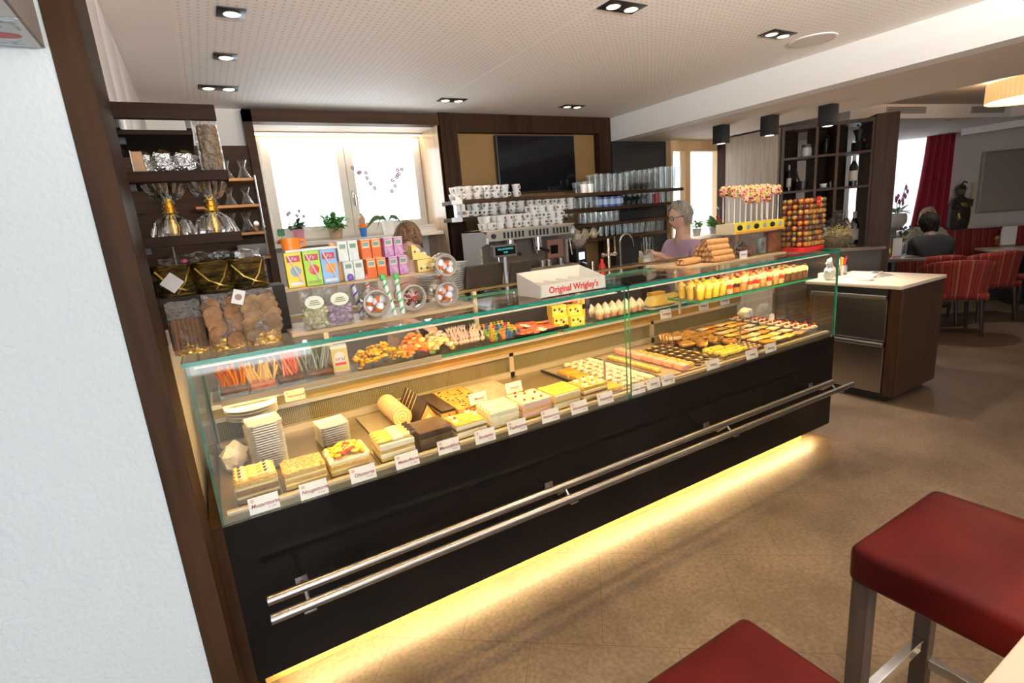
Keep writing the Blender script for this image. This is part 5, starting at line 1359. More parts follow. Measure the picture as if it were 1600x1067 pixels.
# counter-height work shelf behind the pastry counter that carries the tills and plates
sv = thing('service_counter', 'service worktop behind the pastry counter under the tills and plates', 'counter', (1.6, 2.98, 0))
B().box(1.07, 1.98, 2.80, 3.10, 1.18, 1.21, bev=.003).out('worktop', M('service_top', (.10, .07, .05), .4), sv, True, 0)
B().box(1.09, 1.95, 2.82, 3.08, 0, 1.18).out('cabinet', MATS['back_bar_front'], sv, True, 0)
# television
tv = thing('television', 'large black flat television in the ochre niche above the cup shelf', 'television', (2.76, 4.18, 2.13))
B().box(2.345, 3.19, 4.155, 4.20, 1.885, 2.385, bev=.004).out('bezel', blackm, tv, True, 0)
B().box(2.357, 3.178, 4.151, 4.156, 1.90, 2.373).out('screen', M('dark_screen', (.006, .006, .008), .08, spec=.22), tv, True, 0)
B().box(2.6, 2.9, 4.195, 4.215, 2.0, 2.3).out('mount', blackm, tv, True, 0)

# wall shelves
def wshelf(label, x0, x1, y0, z, m_=walnutx, th=.03, endcap=None):
    t = thing('wooden_shelf', label, 'shelf', ((x0 + x1) / 2, 4.1, z), 0)
    B().box(x0, x1, y0, 4.12, z - th, z, bev=.003).out('board', m_, t, True, 0)
    if endcap:
        B().box(x0 - .006, x0 + .06, y0 - .004, y0 + .06, z - th - .003, z + .002).out('end_cap', white, t, True, 0)
    for k in range(2):
        x = x0 + (x1 - x0) * (.2 + .6 * k)
        B().box(x - .012, x + .012, 4.0, 4.12, z - th - .02, z - th).out('bracket', steeldark, t, True, 0)
    return t
SH1, SH2, SH3, SH4 = 1.842, 1.708, 1.565, 1.428
wshelf('top wall shelf with white cups at the left and glasses at the right', 1.76, 4.32, 3.85, SH1, endcap=1)
wshelf('second wall shelf with stacked cups, blue mugs and glasses', 1.76, 4.20, 3.88, SH2, endcap=1)
wshelf('third wall shelf with dark glasses behind the coffee machine', 2.70, 4.15, 3.90, SH3)
wshelf('lowest wall shelf with metal teapots and glasses', 2.70, 4.15, 3.90, SH4)

# cups (cup + brown motif + handle)
def make_cup(h=.052, r_=.036, nm='espresso_cup'):
    t = thing(nm, '', 'cup')
    B().lathe([(0, 0), (r_ * .62, 0), (r_ * .8, h * .2), (r_, h), (r_ * .93, h), (r_ * .74, h * .22), (0, h * .12)], seg=18).out('body', porcelain, t)
    B().tube([(r_ * .92, 0, h * .8), (r_ * 1.5, 0, h * .75), (r_ * 1.5, 0, h * .35), (r_ * .82, 0, h * .25)], .0045, 6).out('handle', porcelain, t)
    b = B()
    for a in (R(-90),):
        b.sph((r_ * .915 * math.cos(a), r_ * .915 * math.sin(a), h * .55), .009, .009, .010, u=8, v=6)
    b.out('motif', brown_motif, t)
    return t
cup = Stamp(make_cup())
def cups(x0, dx, n, y0, dy, m_, z, layers, label, grp, drop=None, jz=1.0):
    for L_ in range(layers):
        for j in range(m_):
            for i in range(n):
                if drop and drop(i, j, L_): continue
                # upper layers stand upside down on the lower ones
                o = cup((x0 + i * dx + random.uniform(-.004, .004) + L_ * .006, y0 + j * dy, z + .0005 + L_ * .0525), random.uniform(-.8, .8), label % ('bottom layer', 'second layer', 'top layer')[L_], grp % ('bottom layer', 'second layer', 'top layer')[L_])
cups(1.815, .086, 6, 3.905, .085, 2, SH1, 2, 'white cup with brown motif at the left of the top wall shelf, %s', 'cups on the top wall shelf, %s')
for L_ in range(2):
    cup((2.36, 3.91, SH1 + .0005 + L_ * .0525), .3, 'white cup in the separate pair on the top wall shelf, %s one' % ('lower', 'upper')[L_], 'pair of cups on the top wall shelf')
cups(1.88, .088, 13, 3.935, .088, 2, SH2, 2, 'white cup on the second wall shelf, %s', 'cups on the second wall shelf, %s', drop=lambda i, j, L: i == 0 and L == 1)
for x, lab in ((1.80, 'white paper pack at the left end of the second wall shelf'), (1.845, 'white and red paper pack beside the cups on the second wall shelf')):
    t = thing('paper_pack', lab, 'pack', (x, 3.92, SH2))
    B().box(-.016, .016, -.03, .03, 0, .105, bev=.002).out('pack', porcelain, t, smooth=0)
    B().box(-.014, .014, -.0312, -.030, .02, .045).out('print', M('muted_red_print', (.40, .12, .10), .5) if x > 1.82 else M('muted_blue_print', (.4, .45, .6), .5), t, smooth=0)
# blue mugs
mug = thing('blue_mug', '', 'mug')
B().lathe([(0, 0), (.034, 0), (.036, .09), (.033, .09), (.031, .006), (0, .006)], seg=20).out('body', M('cobalt_glaze', (.10, .17, .42), .3), mug)
B().lathe([(.0366, .02), (.0368, .07)], seg=20).out('pale_band', M('pale_blue_glaze', (.45, .58, .78), .35), mug)
B().tube([(.035, 0, .075), (.058, 0, .07), (.058, 0, .03), (.034, 0, .02)], .005, 6).out('handle', porcelain, mug)
mug = Stamp(mug)
for k in range(4):
    mug((3.28 + k * .082, 3.95, SH2 + .0005), 0, 'blue mug in the row of four on the second wall shelf', 'blue mugs on the second wall shelf')
# glasses
def make_glass(kind):
    if kind == 'tumbler': pr = [(0, .004), (.028, 0), (.033, .11), (.0318, .11), (.027, .008), (0, .008)]
    elif kind == 'tall': pr = [(0, .004), (.026, 0), (.034, .165), (.0325, .165), (.0255, .012), (0, .012)]
    elif kind == 'stem': pr = [(.032, 0), (.030, .004), (.005, .010), (.004, .075), (.022, .10), (.035, .14), (.030, .19), (.029, .19), (.034, .14), (.02, .102), (0, .092)]
    else: pr = [(.036, 0), (.034, .004), (.008, .012), (.008, .03), (.034, .07), (.040, .185), (.0385, .185), (.032, .07), (0, .04)]
    return B().lathe(pr, seg=16).out({'tumbler': 'drinking_glass', 'tall': 'tall_glass', 'stem': 'stem_glass', 'beer': 'beer_glass'}[kind], tumbler)
G = {k: Stamp(make_glass(k)) for k in ('tumbler', 'tall', 'stem', 'beer')}
def gl(kind, xs, ys_, z, label, grp, sc=1):
    for x in xs:
        for y in ys_:
            o = G[kind]((x + random.uniform(-.005, .005), y + random.uniform(-.006, .006), z + .0005), 0, label, grp, sc); o['category'] = 'glass'
def xr(a, b, n): return [a + (b - a) * k / (n - 1) for k in range(n)]
for k, y in enumerate((3.90, 3.96, 4.02)):
    gl('tumbler', (3.075, 3.145), [y], SH1, 'small clear glass at the left end of the glasses on the top wall shelf', 'small glasses at the left of the top shelf', .95)
wcup = thing('white_mug', '', 'mug')
B().lathe([(0, 0), (.03, 0), (.036, .075), (.034, .075), (.028, .006), (0, .006)], seg=18).out('body', porcelain, wcup)
wcup = Stamp(wcup)
for k, x in enumerate((3.06, 3.125)):
    wcup((x, 3.875 - .0, SH1 + .0005), 0, 'white mug in the pair left of the glasses on the top wall shelf', 'white mugs on the top wall shelf')
gl('tall', xr(3.22, 3.60, 6), [3.91, 4.0], SH1, 'tall clear glass in the middle of the top wall shelf', 'tall glasses on the top wall shelf', 1.0)
gl('beer', xr(3.68, 3.98, 5), [3.91, 4.01], SH1, 'footed beer glass on the top wall shelf right of the tall glasses', 'beer glasses on the top wall shelf', 1.0)
gl('tall', xr(4.05, 4.28, 4), [3.90, 3.98, 4.06], SH1, 'tall glass at the window end of the top wall shelf', 'glasses at the window end of the top shelf', 1.28)
gl('tumbler', xr(3.05, 3.24, 4), [3.93, 4.02], SH2, 'clear tumbler left of the blue mugs on the second wall shelf', 'tumblers left of the blue mugs', .9)
gl('stem', xr(3.66, 3.86, 4), [3.94, 4.03], SH2, 'dark stemmed glass right of the blue mugs on the second wall shelf', 'stemmed glasses on the second wall shelf', .6)
gl('tumbler', xr(3.92, 4.17, 5), [3.93, 4.02], SH2, 'clear tumbler at the window end of the second wall shelf', 'tumblers at the window end of the second shelf', .95)
rg = tag(B().lathe([(0, 0), (.026, 0), (.030, .09), (0, .09)], seg=16).out('red_tin', M('dull_red_tin', (.30, .03, .03), .4)), 'dark red tin among the glasses at the right of the second wall shelf', 'tin'); rg.location = (3.985, 3.90, SH2 + .001)
gl('stem', xr(2.78, 2.96, 4), [3.96, 4.03], SH3, 'short stemmed glass at the left of the third wall shelf', 'stemmed glasses at the left of the third shelf', .58)
gl('tumbler', xr(3.12, 3.50, 7), [3.95, 4.03], SH3, 'clear tumbler in the middle of the third wall shelf', 'tumblers on the third wall shelf', .9)
gl('tumbler', xr(3.62, 4.08, 7), [3.95, 4.03], SH4, 'clear tumbler at the right of the lowest wall shelf', 'tumblers on the lowest wall shelf', 1.05)
gl('tall', xr(3.30, 3.52, 4), [3.95, 4.03], SH4, 'tall clear glass in the middle of the lowest wall shelf', 'tall glasses on the lowest wall shelf', .72)
# teapots
tp = thing('teapot', '', 'teapot')
pewter = M('cream_teapot', (.55, .46, .33), .3, .3)
B().lathe([(0, 0), (.032, 0), (.044, .03), (.034, .075), (.020, .09), (.018, .092), (.0, .1)], seg=18).out('body', pewter, tp)
B().tube([(.034, 0, .03), (.06, 0, .055), (.072, 0, .088)], [.011, .008, .005], 8).out('spout', pewter, tp)
B().tube([(-.03, 0, .08), (-.066, 0, .08), (-.066, 0, .03), (-.04, 0, .02)], .005, 6).out('handle', pewter, tp)
B().sph((0, 0, .106), .008, u=8, v=6).out('lid_knob', pewter, tp)
tp = Stamp(tp)
for k in range(5):
    tp((2.80 + k * .098, 3.94, SH4 + .0005), R(-20), 'cream coloured teapot in the row on the lowest wall shelf', 'teapots on the lowest wall shelf')

# ------------------------------------------------------------------ espresso machine
EX0, EX1, EY0, EY1, EZ0, EZ1 = 1.80, 2.63, 3.46, 3.88, ZBB + .05, 1.595
em_ = thing('espresso_machine', 'two-group steel espresso machine with rows of cups on top', 'coffee machine', ((EX0 + EX1) / 2, 3.68, ZBB))
es = M('machine_steel', (.72, .74, .76), .25, .85)
ed = M('machine_dark', (.12, .10, .09), .4, .5)
def ep(b, n_, m_, s=0): return b.out(n_, m_, em_, True, s)
ep(B().prism([(EY0 + .13, EZ0), (EY1, EZ0), (EY1, EZ1), (EY0 + .09, EZ1), (EY0 + .03, EZ1 - .02), (EY0 + .0, EZ1 - .06), (EY0 + .0, EZ1 - .10), (EY0 + .12, EZ1 - .13)], 0, .02, mat=Matrix.Translation((EX0, 0, 0)) @ Matrix(((0, 0, 1, 0), (1, 0, 0, 0), (0, 1, 0, 0), (0, 0, 0, 1)))), 'side_panel', es)
ep(B().prism([(EY0 + .13, EZ0), (EY1, EZ0), (EY1, EZ1), (EY0 + .09, EZ1), (EY0 + .03, EZ1 - .02), (EY0 + .0, EZ1 - .06), (EY0 + .0, EZ1 - .10), (EY0 + .12, EZ1 - .13)], 0, .02, mat=Matrix.Translation((EX1 - .02, 0, 0)) @ Matrix(((0, 0, 1, 0), (1, 0, 0, 0), (0, 1, 0, 0), (0, 0, 0, 1)))), 'side_panel', es)
ep(B().box(EX0 + .02, EX1 - .02, EY0 + .13, EY1, EZ0, EZ1 - .01), 'back_body', ed)
ep(B().box(EX0 + .02, EX1 - .02, EY0 + .02, EY0 + .13, EZ1 - .085, EZ1 - .012), 'control_panel', M('machine_panel', (.42, .40, .36), .35, .7))
ep(B().box(EX0, EX1, EY0 + .02, EY1, EZ1 - .012, EZ1), 'cup_rail_top', M('cup_tray_top', (.62, .54, .42), .35, .6))
ep(B().box(EX0 + .0, EX1 + .0, EY0 - .02, EY1 - .05, EZ0, EZ0 + .10, bev=.006), 'drip_tray', M('drip_base', (.30, .26, .23), .35, .7))
ep(B().box(EX0 + .04, EX1 - .04, EY0 - .01, EY0 + .12, EZ0 + .10, EZ0 + .106), 'drip_grid', steeldark)
b = B()
for k in range(17):
    x = EX0 + .16 + k * .033 + (.03 if k > 5 else 0) + (.03 if k > 11 else 0)
    if x < EX1 - .05: B().box(x, x + .016, EY0 + .016, EY0 + .021, EZ1 - .07, EZ1 - .025).out('button', blackm, em_, True, 0)
B().lathe([(.02, 0), (.018, .012), (0, .012)], seg=16, mat=Matrix.Translation((EX0 + .075, EY0 + .02, EZ1 - .048)) @ Matrix.Rotation(R(90), 4, 'X')).out('pressure_gauge', blackm, em_, True)
for k, x in enumerate((EX0 + .24, EX0 + .50)):
    ep(B().cyl((x, EY0 + .075, EZ1 - .16), .036, .075, 18), 'group_head', chrome, 35)
    ep(B().cyl((x, EY0 + .075, EZ1 - .19), .034, .03, 18).tube([(x, EY0 + .04, EZ1 - .175), (x, EY0 - .07, EZ1 - .195)], [.012, .015], 8, 1).tube([(x - .015, EY0 + .07, EZ1 - .19), (x - .015, EY0 + .07, EZ1 - .215)], .007, 6), 'portafilter', [chrome, blackm], 35)
for x in (EX0 + .08, EX1 - .07):
    ep(B().tube([(x, EY0 + .05, EZ1 - .09), (x, EY0 + .0, EZ1 - .13), (x + .01, EY0 - .01, EZ1 - .25)], .006, 8), 'steam_wand', chrome, 35)
ep(B().box(EX0 + .60, EX0 + .76, EY0 + .09, EY0 + .135, EZ0 + .16, EZ1 - .12), 'milk_module', M('copper_brown', (.28, .16, .12), .4, .3))
ep(B().box(EX0 + .63, EX0 + .70, EY0 + .085, EY0 + .0905, EZ0 + .19, EZ0 + .26), 'display', blackgloss)
for x in (EX0 + .5, EX0 + .56, EX0 + .68):
    o = tag(B().lathe([(0, 0), (.024, 0), (.028, .05), (.026, .05), (0, .004)], seg=14).out('milk_jug', steel), 'small steel milk jug on the drip tray of the espresso machine', 'jug', 'milk jugs on the espresso machine'); o.location = (x, EY0 + .03, EZ0 + .1062)
for x in (EX0 + .06, EX1 - .06):
    for y in (EY0 + .04, EY1 - .06):
        ep(B().cyl((x, y, ZBB), .018, .052, 10), 'foot', blackm, 35)
for x in (EX0 + .54, EX0 + .60, EX0 + .72, EX0 + .78):
    ep(B().cyl((0, 0, 0), .010, .012, 10, mat=Matrix.Translation((x, EY0 - .02, EZ0 + .05)) @ Matrix.Rotation(R(90), 4, 'X')), 'knob', blackm, 35)
cups(EX0 + .10, .078, 9, EY0 + .08, .084, 3, EZ1, 2, 'white cup with brown motif on the espresso machine, %s', 'cups on the espresso machine, %s', drop=lambda i, j, L: L == 1 and j == 0 and i < 1)
cups(EX0 + .50, .078, 4, EY0 + .10, .084, 2, EZ1 + .105, 1, 'white cup in the raised third layer on the espresso machine, %s', 'third layer of cups on the espresso machine, %s')

# grinder, taps, faucet, bottles
gr = thing('coffee_grinder', 'black coffee grinder with display beside the espresso machine', 'grinder', (2.78, 3.62, ZBB))
B().box(-.07, .07, -.09, .10, 0, .06, bev=.006).box(-.05, .06, -.02, .10, .06, .26, bev=.012).out('body', blackm, gr)
B().lathe([(.02, .26), (.06, .30), (.07, .38), (.0, .385)], seg=18).out('hopper', cello, gr)
B().box(-.028, .028, -.03, -.018, .16, .22).out('screen', M('lit_display', (.45, .5, .7), .3, em=1.2, emc=(.6, .65, .9)), gr, smooth=0)
B().tube([(.0, -.02, .13), (0, -.09, .12)], .012, 8).out('fork', steel, gr)
B().cyl((.105, -.03, 0), .02, .13, 12).out('tamper_tube', steel, gr)
gt = tag(B().lathe([(0, 0), (.03, 0), (.03, .09), (.014, .12), (.014, .15), (0, .15)], seg=14).out('red_bottle', red), 'small red bottle between the grinder and the drink tap', 'bottle'); gt.location = (2.92, 3.50, ZBB)
tapm = M('tap_brass_steel', (.70, .64, .52), .2, 1)
tp_ = thing('drink_tap', 'steel drink tap column with two side valves on the back bar', 'tap', (3.08, 3.60, ZBB))
B().cyl((0, 0, 0), .028, .012, 16).cyl((0, 0, .01), .016, .30, 14).out('column', tapm, tp_)
B().tube([(-.06, 0, .17), (.07, 0, .17)], .014, 10).out('crossbar', tapm, tp_)
for x in (-.062, .075):
    B().sph((x, 0, .17), .022, u=10, v=8).out('valve', tapm, tp_)
B().cyl((.075, 0, .19), .008, .13, 8).out('lever', tapm, tp_)
fa = thing('faucet', 'tall arched chrome faucet at the back bar sink', 'faucet', (3.20, 3.58, ZBB))
B().cyl((0, 0, 0), .022, .05, 14).tube([(0, 0, .03), (0, 0, .26)] + [(.075 - .075 * math.cos(R(k * 12)), 0, .26 + .075 * math.sin(R(k * 12))) for k in range(1, 15)] + [(.16, 0, .21)], .010, 10).out('spout', chrome, fa)
B().tube([(0, -.02, .035), (.06, -.03, .05)], .007, 8).out('lever', chrome, fa)
sk = tag(B().box(-.2, .2, -.16, .16, 0, .004).box(-.17, .17, -.13, .13, .004, .006, 1).out('sink', [steel, steeldark], smooth=0), 'steel sink basin let into the back bar under the faucet', 'sink'); sk.location = (3.42, 3.66, ZBB + .0005)
bo = thing('bottle', 'dark bottle with yellow label beside the sink', 'bottle', (3.52, 3.50, ZBB))
B().lathe([(0, 0), (.036, 0), (.037, .17), (.015, .22), (.014, .29), (0, .29)], seg=18).out('body', M('dark_green_bottle', (.02, .03, .012), .15), bo)
B().lathe([(.0376, .05), (.0376, .14)], seg=18).out('paper_label', M('yellow_label', (.62, .55, .08), .5), bo)
bo2 = dup(bo, (3.40, 3.52, ZBB), 0, 'dark bottle with yellow label left of the sink under the arched faucet', None, .85)
# tills and customer display
def till(x, y, rz, label, w_=.17, h_=.15):
    t = thing('till_screen', label, 'till', (x, y, 1.2105), rz)
    B().box(-.08, .08, -.04, .10, 0, .02, bev=.004).box(-.02, .02, .02, .05, .02, .10).out('stand', blackm, t, smooth=0)
    B().box(-w_, w_, -.008, .016, 0, h_, bev=.004, mat=Matrix.Translation((0, 0, .035)) @ Matrix.Rotation(R(14), 4, 'X')).out('screen_back', M('till_back', (.045, .038, .028), .45), t, smooth=0)
    B().box(-w_ * .96, w_ * .96, .016, .018, .006, h_ - .006, mat=Matrix.Translation((0, 0, .035)) @ Matrix.Rotation(R(14), 4, 'X')).out('screen', M('dark_screen', (.008, .008, .010), .08), t, smooth=0)
    return t
till(1.46, 2.90, R(12), 'dark back of the larger till screen behind the counter', .15, .16)
till(1.735, 2.92, R(8), 'dark back of the second till screen right of the display pole', .085, .15)
cdp = thing('customer_display', 'small customer display with turquoise digits on a grey pole', 'display', (1.605, 2.86, 1.2105))
B().cyl((0, 0, 0), .05, .012, 16).cyl((0, 0, .01), .013, .22, 12).out('pole', M('blue_grey_metal', (.40, .45, .52), .4, .5), cdp)
B().box(-.085, .085, -.02, .02, .225, .30, bev=.004).out('housing', M('display_housing', (.10, .09, .085), .4), cdp, smooth=0)
B().box(-.072, .072, -.0212, -.0195, .238, .288).out('glass', blackgloss, cdp, smooth=0)
for k, s_ in enumerate(('WILLKOMMEN', '0,00')):
    text(s_, .017, M('turquoise_digits', (.05, .4, .4), .5, em=.5, emc=(.05, .5, .5)), cdp, (0, -.0216, .273 - .02 * k), (R(90), 0, 0), 'digits')
# plate stacks behind the counter
rp = Stamp(B().lathe([(0, 0), (.045, 0), (.075, .010), (.078, .013), (.045, .006), (0, .005)], seg=28).out('round_plate', porcelain))
for x, y, z, n, lab in ((1.215, 2.84, 1.2105, 16, 'tall stack left of the tills'), (1.345, 3.03, 1.2105, 16, 'stack partly behind the till screen'), (1.16, 2.99, 1.2105, 12, 'rear stack at the left of the tills')):
    for k in range(n):
        o = rp((x + random.uniform(-.002, .002), y, z + k * .0135), 0, 'round white plate in the ' + lab, 'round plates in the ' + lab); o['category'] = 'plate'
cb = carton('card_box', 'small white and violet carton standing before the plate stacks', (1.10, 2.84, 1.2105), .045, .03, .12, white, R(10), 1)

# ================================================================== LEFT WALL SHELVES
def lshelf(label, x1, y0, y1, z, th=.032):
    t = thing('wooden_shelf', label, 'shelf', (-.175, (y0 + y1) / 2, z))
    B().box(-.170, x1, y0, y1, z - th, z, bev=.002).out('board', darkshelf, t, True, 0)
    B().box(-.170, -.150, y0 + .05, y0 + .07, z - th - .02, z - th).out('bracket', blackm, t, True, 0)
    return t
YS = 2.0
t = lshelf('topmost dark wooden shelf on the left wall above the cellophane bags', .035, YS + .02, 2.50, 2.012, .014)
B().box(-.165, .108, YS - .02, YS - .0, 2.036, 2.082, bev=.002).out('fascia', darkshelf, t, True, 0)
B().box(-.165, -.15, YS - .01, YS + .06, 2.012, 2.06).out('hanger', blackm, t, True, 0)
B().box(.02, .034, YS - .01, YS + .06, 2.012, 2.06).out('hanger', blackm, t, True, 0)
lshelf('middle dark wooden shelf on the left wall with the foil parcels', .112, YS, 2.30, 1.888)
lshelf('lower dark wooden shelf on the left wall with the two glass goblets', .117, YS, 2.34, 1.690)
# tall bag of brown grain on the middle shelf
t = thing('tall_grain_bag', 'tall clear bag of brown granola at the end of the middle shelf', 'bag', (.075, 2.06, 1.8885))
B().box(-.028, .03, -.03, .03, .002, .145, bev=.010).out('granola', M('granola', (.22, .13, .05), .8, n=70, c2=(.10, .055, .02), bump=(80, 1, .008)), t)
B().grid(lambda u, v: Vector((.036 * math.cos(2 * PI * u) * (1 + .3 * max(0, v - .75)), .036 * math.sin(2 * PI * u) * (1 - .8 * max(0, v - .72) / .28), .205 * v + .008 * mnoise.noise(Vector((u * 6, v * 5, 1))))), 20, 14, wrap=True).out('cellophane', cello, t)
# crumpled silver foil parcels and a brown packet
foil = M('crumpled_silver', (.75, .73, .70), .25, .9, bump=(35, 1, .03))
for k, (x, y, r_, lab) in enumerate(((-.06, 2.07, .035, 'left'), (.0, 2.08, .036, 'right'), (-.115, 2.10, .035, 'rear left'))):
    t = thing('foil_parcel', 'crumpled silver and brown foil parcel on the middle shelf, %s one' % lab, 'parcel', (x, y, 1.8885))
    B().sph((0, 0, .030), r_, r_ * .8, .030, u=18, v=12, jit=.6).out('foil', foil, t)
    B().sph((.0, -.004, .055), r_ * .6, r_ * .5, .016, u=12, v=8, jit=.6).out('gold_top', darkrib, t)
t = thing('brown_packet', 'upright brown packet at the mirror end of the middle shelf', 'packet', (-.128, 2.05, 1.8885))
B().box(-.014, .014, -.02, .02, 0, .062, bev=.002).out('packet', M('tan_packet', (.42, .24, .12), .6), t, smooth=0)
B().box(-.0165, -.0142, -.021, .021, 0, .064).out('pale_side', paper, t, smooth=0)
# two ribbed glass goblets with gold stems
gob = thing('glass_goblet', '', 'goblet')
ribg = glass('ribbed_glass', (.90, .87, .85), .85, .12, .03)
B().lathe([(.0, .0), (.062, .0), (.063, .01), (.050, .045), (.022, .068)], seg=64, flute=.06, nf=16).out('foot', ribg, gob)
B().lathe([(.015, .066), (.024, .074), (.014, .080), (.022, .088), (.012, .096), (.020, .104), (.014, .110)], seg=24).out('gold_stem', gold, gob)
B().lathe([(.012, .0), (.018, .03), (.011, .05), (.015, .067)], seg=20).out('gold_core', gold, gob)
B().lathe([(.014, .108), (.036, .118), (.050, .136), (.061, .163), (.059, .163), (.046, .136), (.012, .112)], seg=64, flute=.06, nf=16).out('bowl', ribg, gob)
gob = Stamp(gob)
gob((-.075, 2.07, 1.6905), 0, 'ribbed glass goblet with gold stem nearer the wooden post', 'glass goblets on the lower shelf')
gob((.045, 2.06, 1.6905), 0, 'ribbed glass goblet with gold stem at the free end of the lower shelf', 'glass goblets on the lower shelf')
# cellophane heap over the parcels
t = thing('cellophane_wrap', 'crumpled cellophane with a silver bow above the foil parcels on the riser', 'wrap', (.04, 2.24, 1.6))
b = B()
for k in range(9):
    a = k * .7
    b.tube([(0, 0, .0), (.018 * math.cos(a), .012 * math.sin(a), .022), (.032 * math.cos(a), .02 * math.sin(a), .012), (.020 * math.cos(a + .3), .012 * math.sin(a + .3), .0)], [.003, .005, .005, .003], 6)
b.out('bow', foil, t)
B().grid(lambda u, v: Vector((-.19 + .33 * u, .03 * math.sin(v * 7 + u * 5) - .01, -.006 + .035 * v + .014 * mnoise.noise(Vector((u * 9, v * 3, 2))))), 30, 6).out('film', cello, t)
B().sph((-.11, -.03, .004), .010, u=8, v=6).out('pink_seal', M('pink_seal', (.75, .10, .22), .4), t)

# corner shelves at the back wall with hourglass vases
def cshelf(label, x0, x1, z):
    t = thing('wooden_shelf', label, 'shelf', ((x0 + x1) / 2, 4.08, z), 0)
    B().box(x0, x1, 3.95, 4.165, z - .018, z, bev=.001).out('board', oakshelf, t, True, 0)
    return t
cshelf('highest warm oak shelf left of the bar window', .06, .382, 2.066)
cshelf('second warm oak shelf left of the bar window', .0, .382, 1.898)
cshelf('third warm oak shelf left of the bar window, with the bowl', .0, .382, 1.718)
for z0, z1 in ((1.718, 1.880), (1.898, 2.048)):
    pass
rod = tag(B().cyl((0, 0, 0), .006, .52, 8).out('hanging_rod', chrome), 'thin steel rod that carries the warm oak shelves beside the window', 'rod'); rod.location = (.371, 3.945, 1.56)
vs = Stamp(B().lathe([(0, 0), (.045, 0), (.043, .01), (.018, .065), (.018, .08), (.034, .118), (.032, .118), (.015, .08), (.015, .065), (.038, .012), (0, .008)], seg=24).out('hourglass_vase', tumbler))
for x, z, lab, s_ in ((.215, 2.0665, 'left hourglass vase on the highest oak shelf', 1), (.315, 2.0665, 'right hourglass vase on the highest oak shelf', 1), (.205, 1.8985, 'left hourglass vase on the second oak shelf', .95), (.305, 1.8985, 'right hourglass vase on the second oak shelf', .95), (.10, 1.8985, 'third hourglass vase on the second oak shelf, partly hidden by the bags', .95), (.19, 1.7185, 'hourglass vase on the third oak shelf', 1.1), (.28, 1.7185, 'flared hourglass vase beside the bowl on the third oak shelf', 1.1)):
    o = vs((x, 4.02, z), 0, lab, 'hourglass vases on the oak shelves', s_); o['category'] = 'vase'
t = thing('silver_bowl', 'small silver bowl with a white top on the third oak shelf', 'bowl', (.345, 3.985, 1.7185))
B().lathe([(0, 0), (.025, 0), (.045, .035), (.043, .035), (.02, .004), (0, .004)], seg=22).out('bowl', steel, t)
B().sph((-.012, 0, .05), .018, .016, .020, u=10, v=8).out('sugar', porcelain, t)
sb = thing('small_loudspeaker', 'dark grey box below the oak shelves left of the window', 'loudspeaker', (.285, 4.02, 1.552))
B().box(-.095, .09, -.07, .09, 0, .085, bev=.004).out('cabinet', M('grey_black_box', (.075, .075, .08), .5), sb)
B().box(-.06, -.03, -.0715, -.069, .05, .056).out('emblem', steel, sb, smooth=0)
cshelf('lowest shelf left of the window under the dark grey box', .0, .382, 1.5515)

# ================================================================== WINDOW SILL
ZW = 1.6185
leaf = M('leaf_green', (.17, .42, .10), .45, n=8, c2=(.09, .27, .06)); leafd = M('leaf_dark_green', (.05, .13, .045), .45)
def leaves(parent, n, c, sx, sy, sz, m_, ln=.05, wd=.013, name='leaf', up=.3):
    for k in range(n):
        a = random.uniform(0, 6.28); e = random.uniform(-.2, 1.2)
        d = Vector((math.cos(a) * math.cos(e), math.sin(a) * math.cos(e), math.sin(e) * .8 + up * .3)).normalized()
        s0 = Vector(c) + Vector((random.uniform(-sx, sx), random.uniform(-sy, sy), random.uniform(0, sz)))
        side = d.cross(Vector((0, 0, 1))).normalized() * wd * random.uniform(.7, 1.2)
        L_ = ln * random.uniform(.6, 1.2)
        b = B(); mid = s0 + d * L_ * .5 + Vector((0, 0, .004)); tip = s0 + d * L_ - Vector((0, 0, L_ * .2))
        v = [b.bm.verts.new(q) for q in (s0, mid + side, tip, mid - side, mid + Vector((0, 0, .004)))]
        for i, j in ((0, 1), (1, 2), (2, 3), (3, 0)): b.bm.faces.new((v[i], v[j], v[4]))
        b.out(name, m_, parent)
def pot(nm, label, cat, x, y, prof, m_, z=ZW):
    t = thing(nm, label, cat, (x, y, z))
    B().lathe(prof, seg=24).out('pot', m_, t)
    return t
potprof = lambda r0, r1, h: [(0, 0), (r0, 0), (r1, h), (r1 * .88, h), (r0 * .9, h * .8), (0, h * .8)]
t = pot('potted_cyclamen', 'pink glass pot with dark leaves and pale flowers, leftmost on the window sill', 'potted plant', .645, 4.36, potprof(.034, .046, .10), M('pink_pot', (.72, .30, .40), .3))
leaves(t, 34, (0, 0, .08), .035, .03, .06, leafd, .07, .03)
for k in range(5):
    a = k * 1.3; B().tube([(0, 0, .09), (.03 * math.cos(a), .02 * math.sin(a), .15), (.06 * math.cos(a), .03 * math.sin(a), .19 + .01 * k)], .0018, 5).out('stem', leaf, t)
    B().sph((.06 * math.cos(a), .03 * math.sin(a), .195 + .01 * k), .013, .012, .014, jit=.5, u=8, v=6).out('flower', M('pale_pink_petal', (.72, .55, .62), .5), t)
t = pot('potted_fern', 'bushy green fern in a tan pot in the middle of the window sill', 'potted plant', .925, 4.36, potprof(.045, .058, .085), M('tan_pot', (.48, .36, .22), .6, n=12, c2=(.36, .25, .15)))
leaves(t, 170, (0, 0, .075), .055, .04, .07, leaf, .11, .016)
t = thing('ice_cream_cone_figure', 'small orange and blue cone ornament under the window handle', 'ornament', (1.14, 4.34, ZW))
B().lathe([(0, 0), (.024, 0), (.032, .075), (0, .076)], seg=16).out('blue_cup', M('cobalt_cup', (.02, .18, .55), .35), t)
B().lathe([(.032, .075), (.035, .10), (.028, .105), (0, .11)], seg=16).out('orange_band', orange, t)
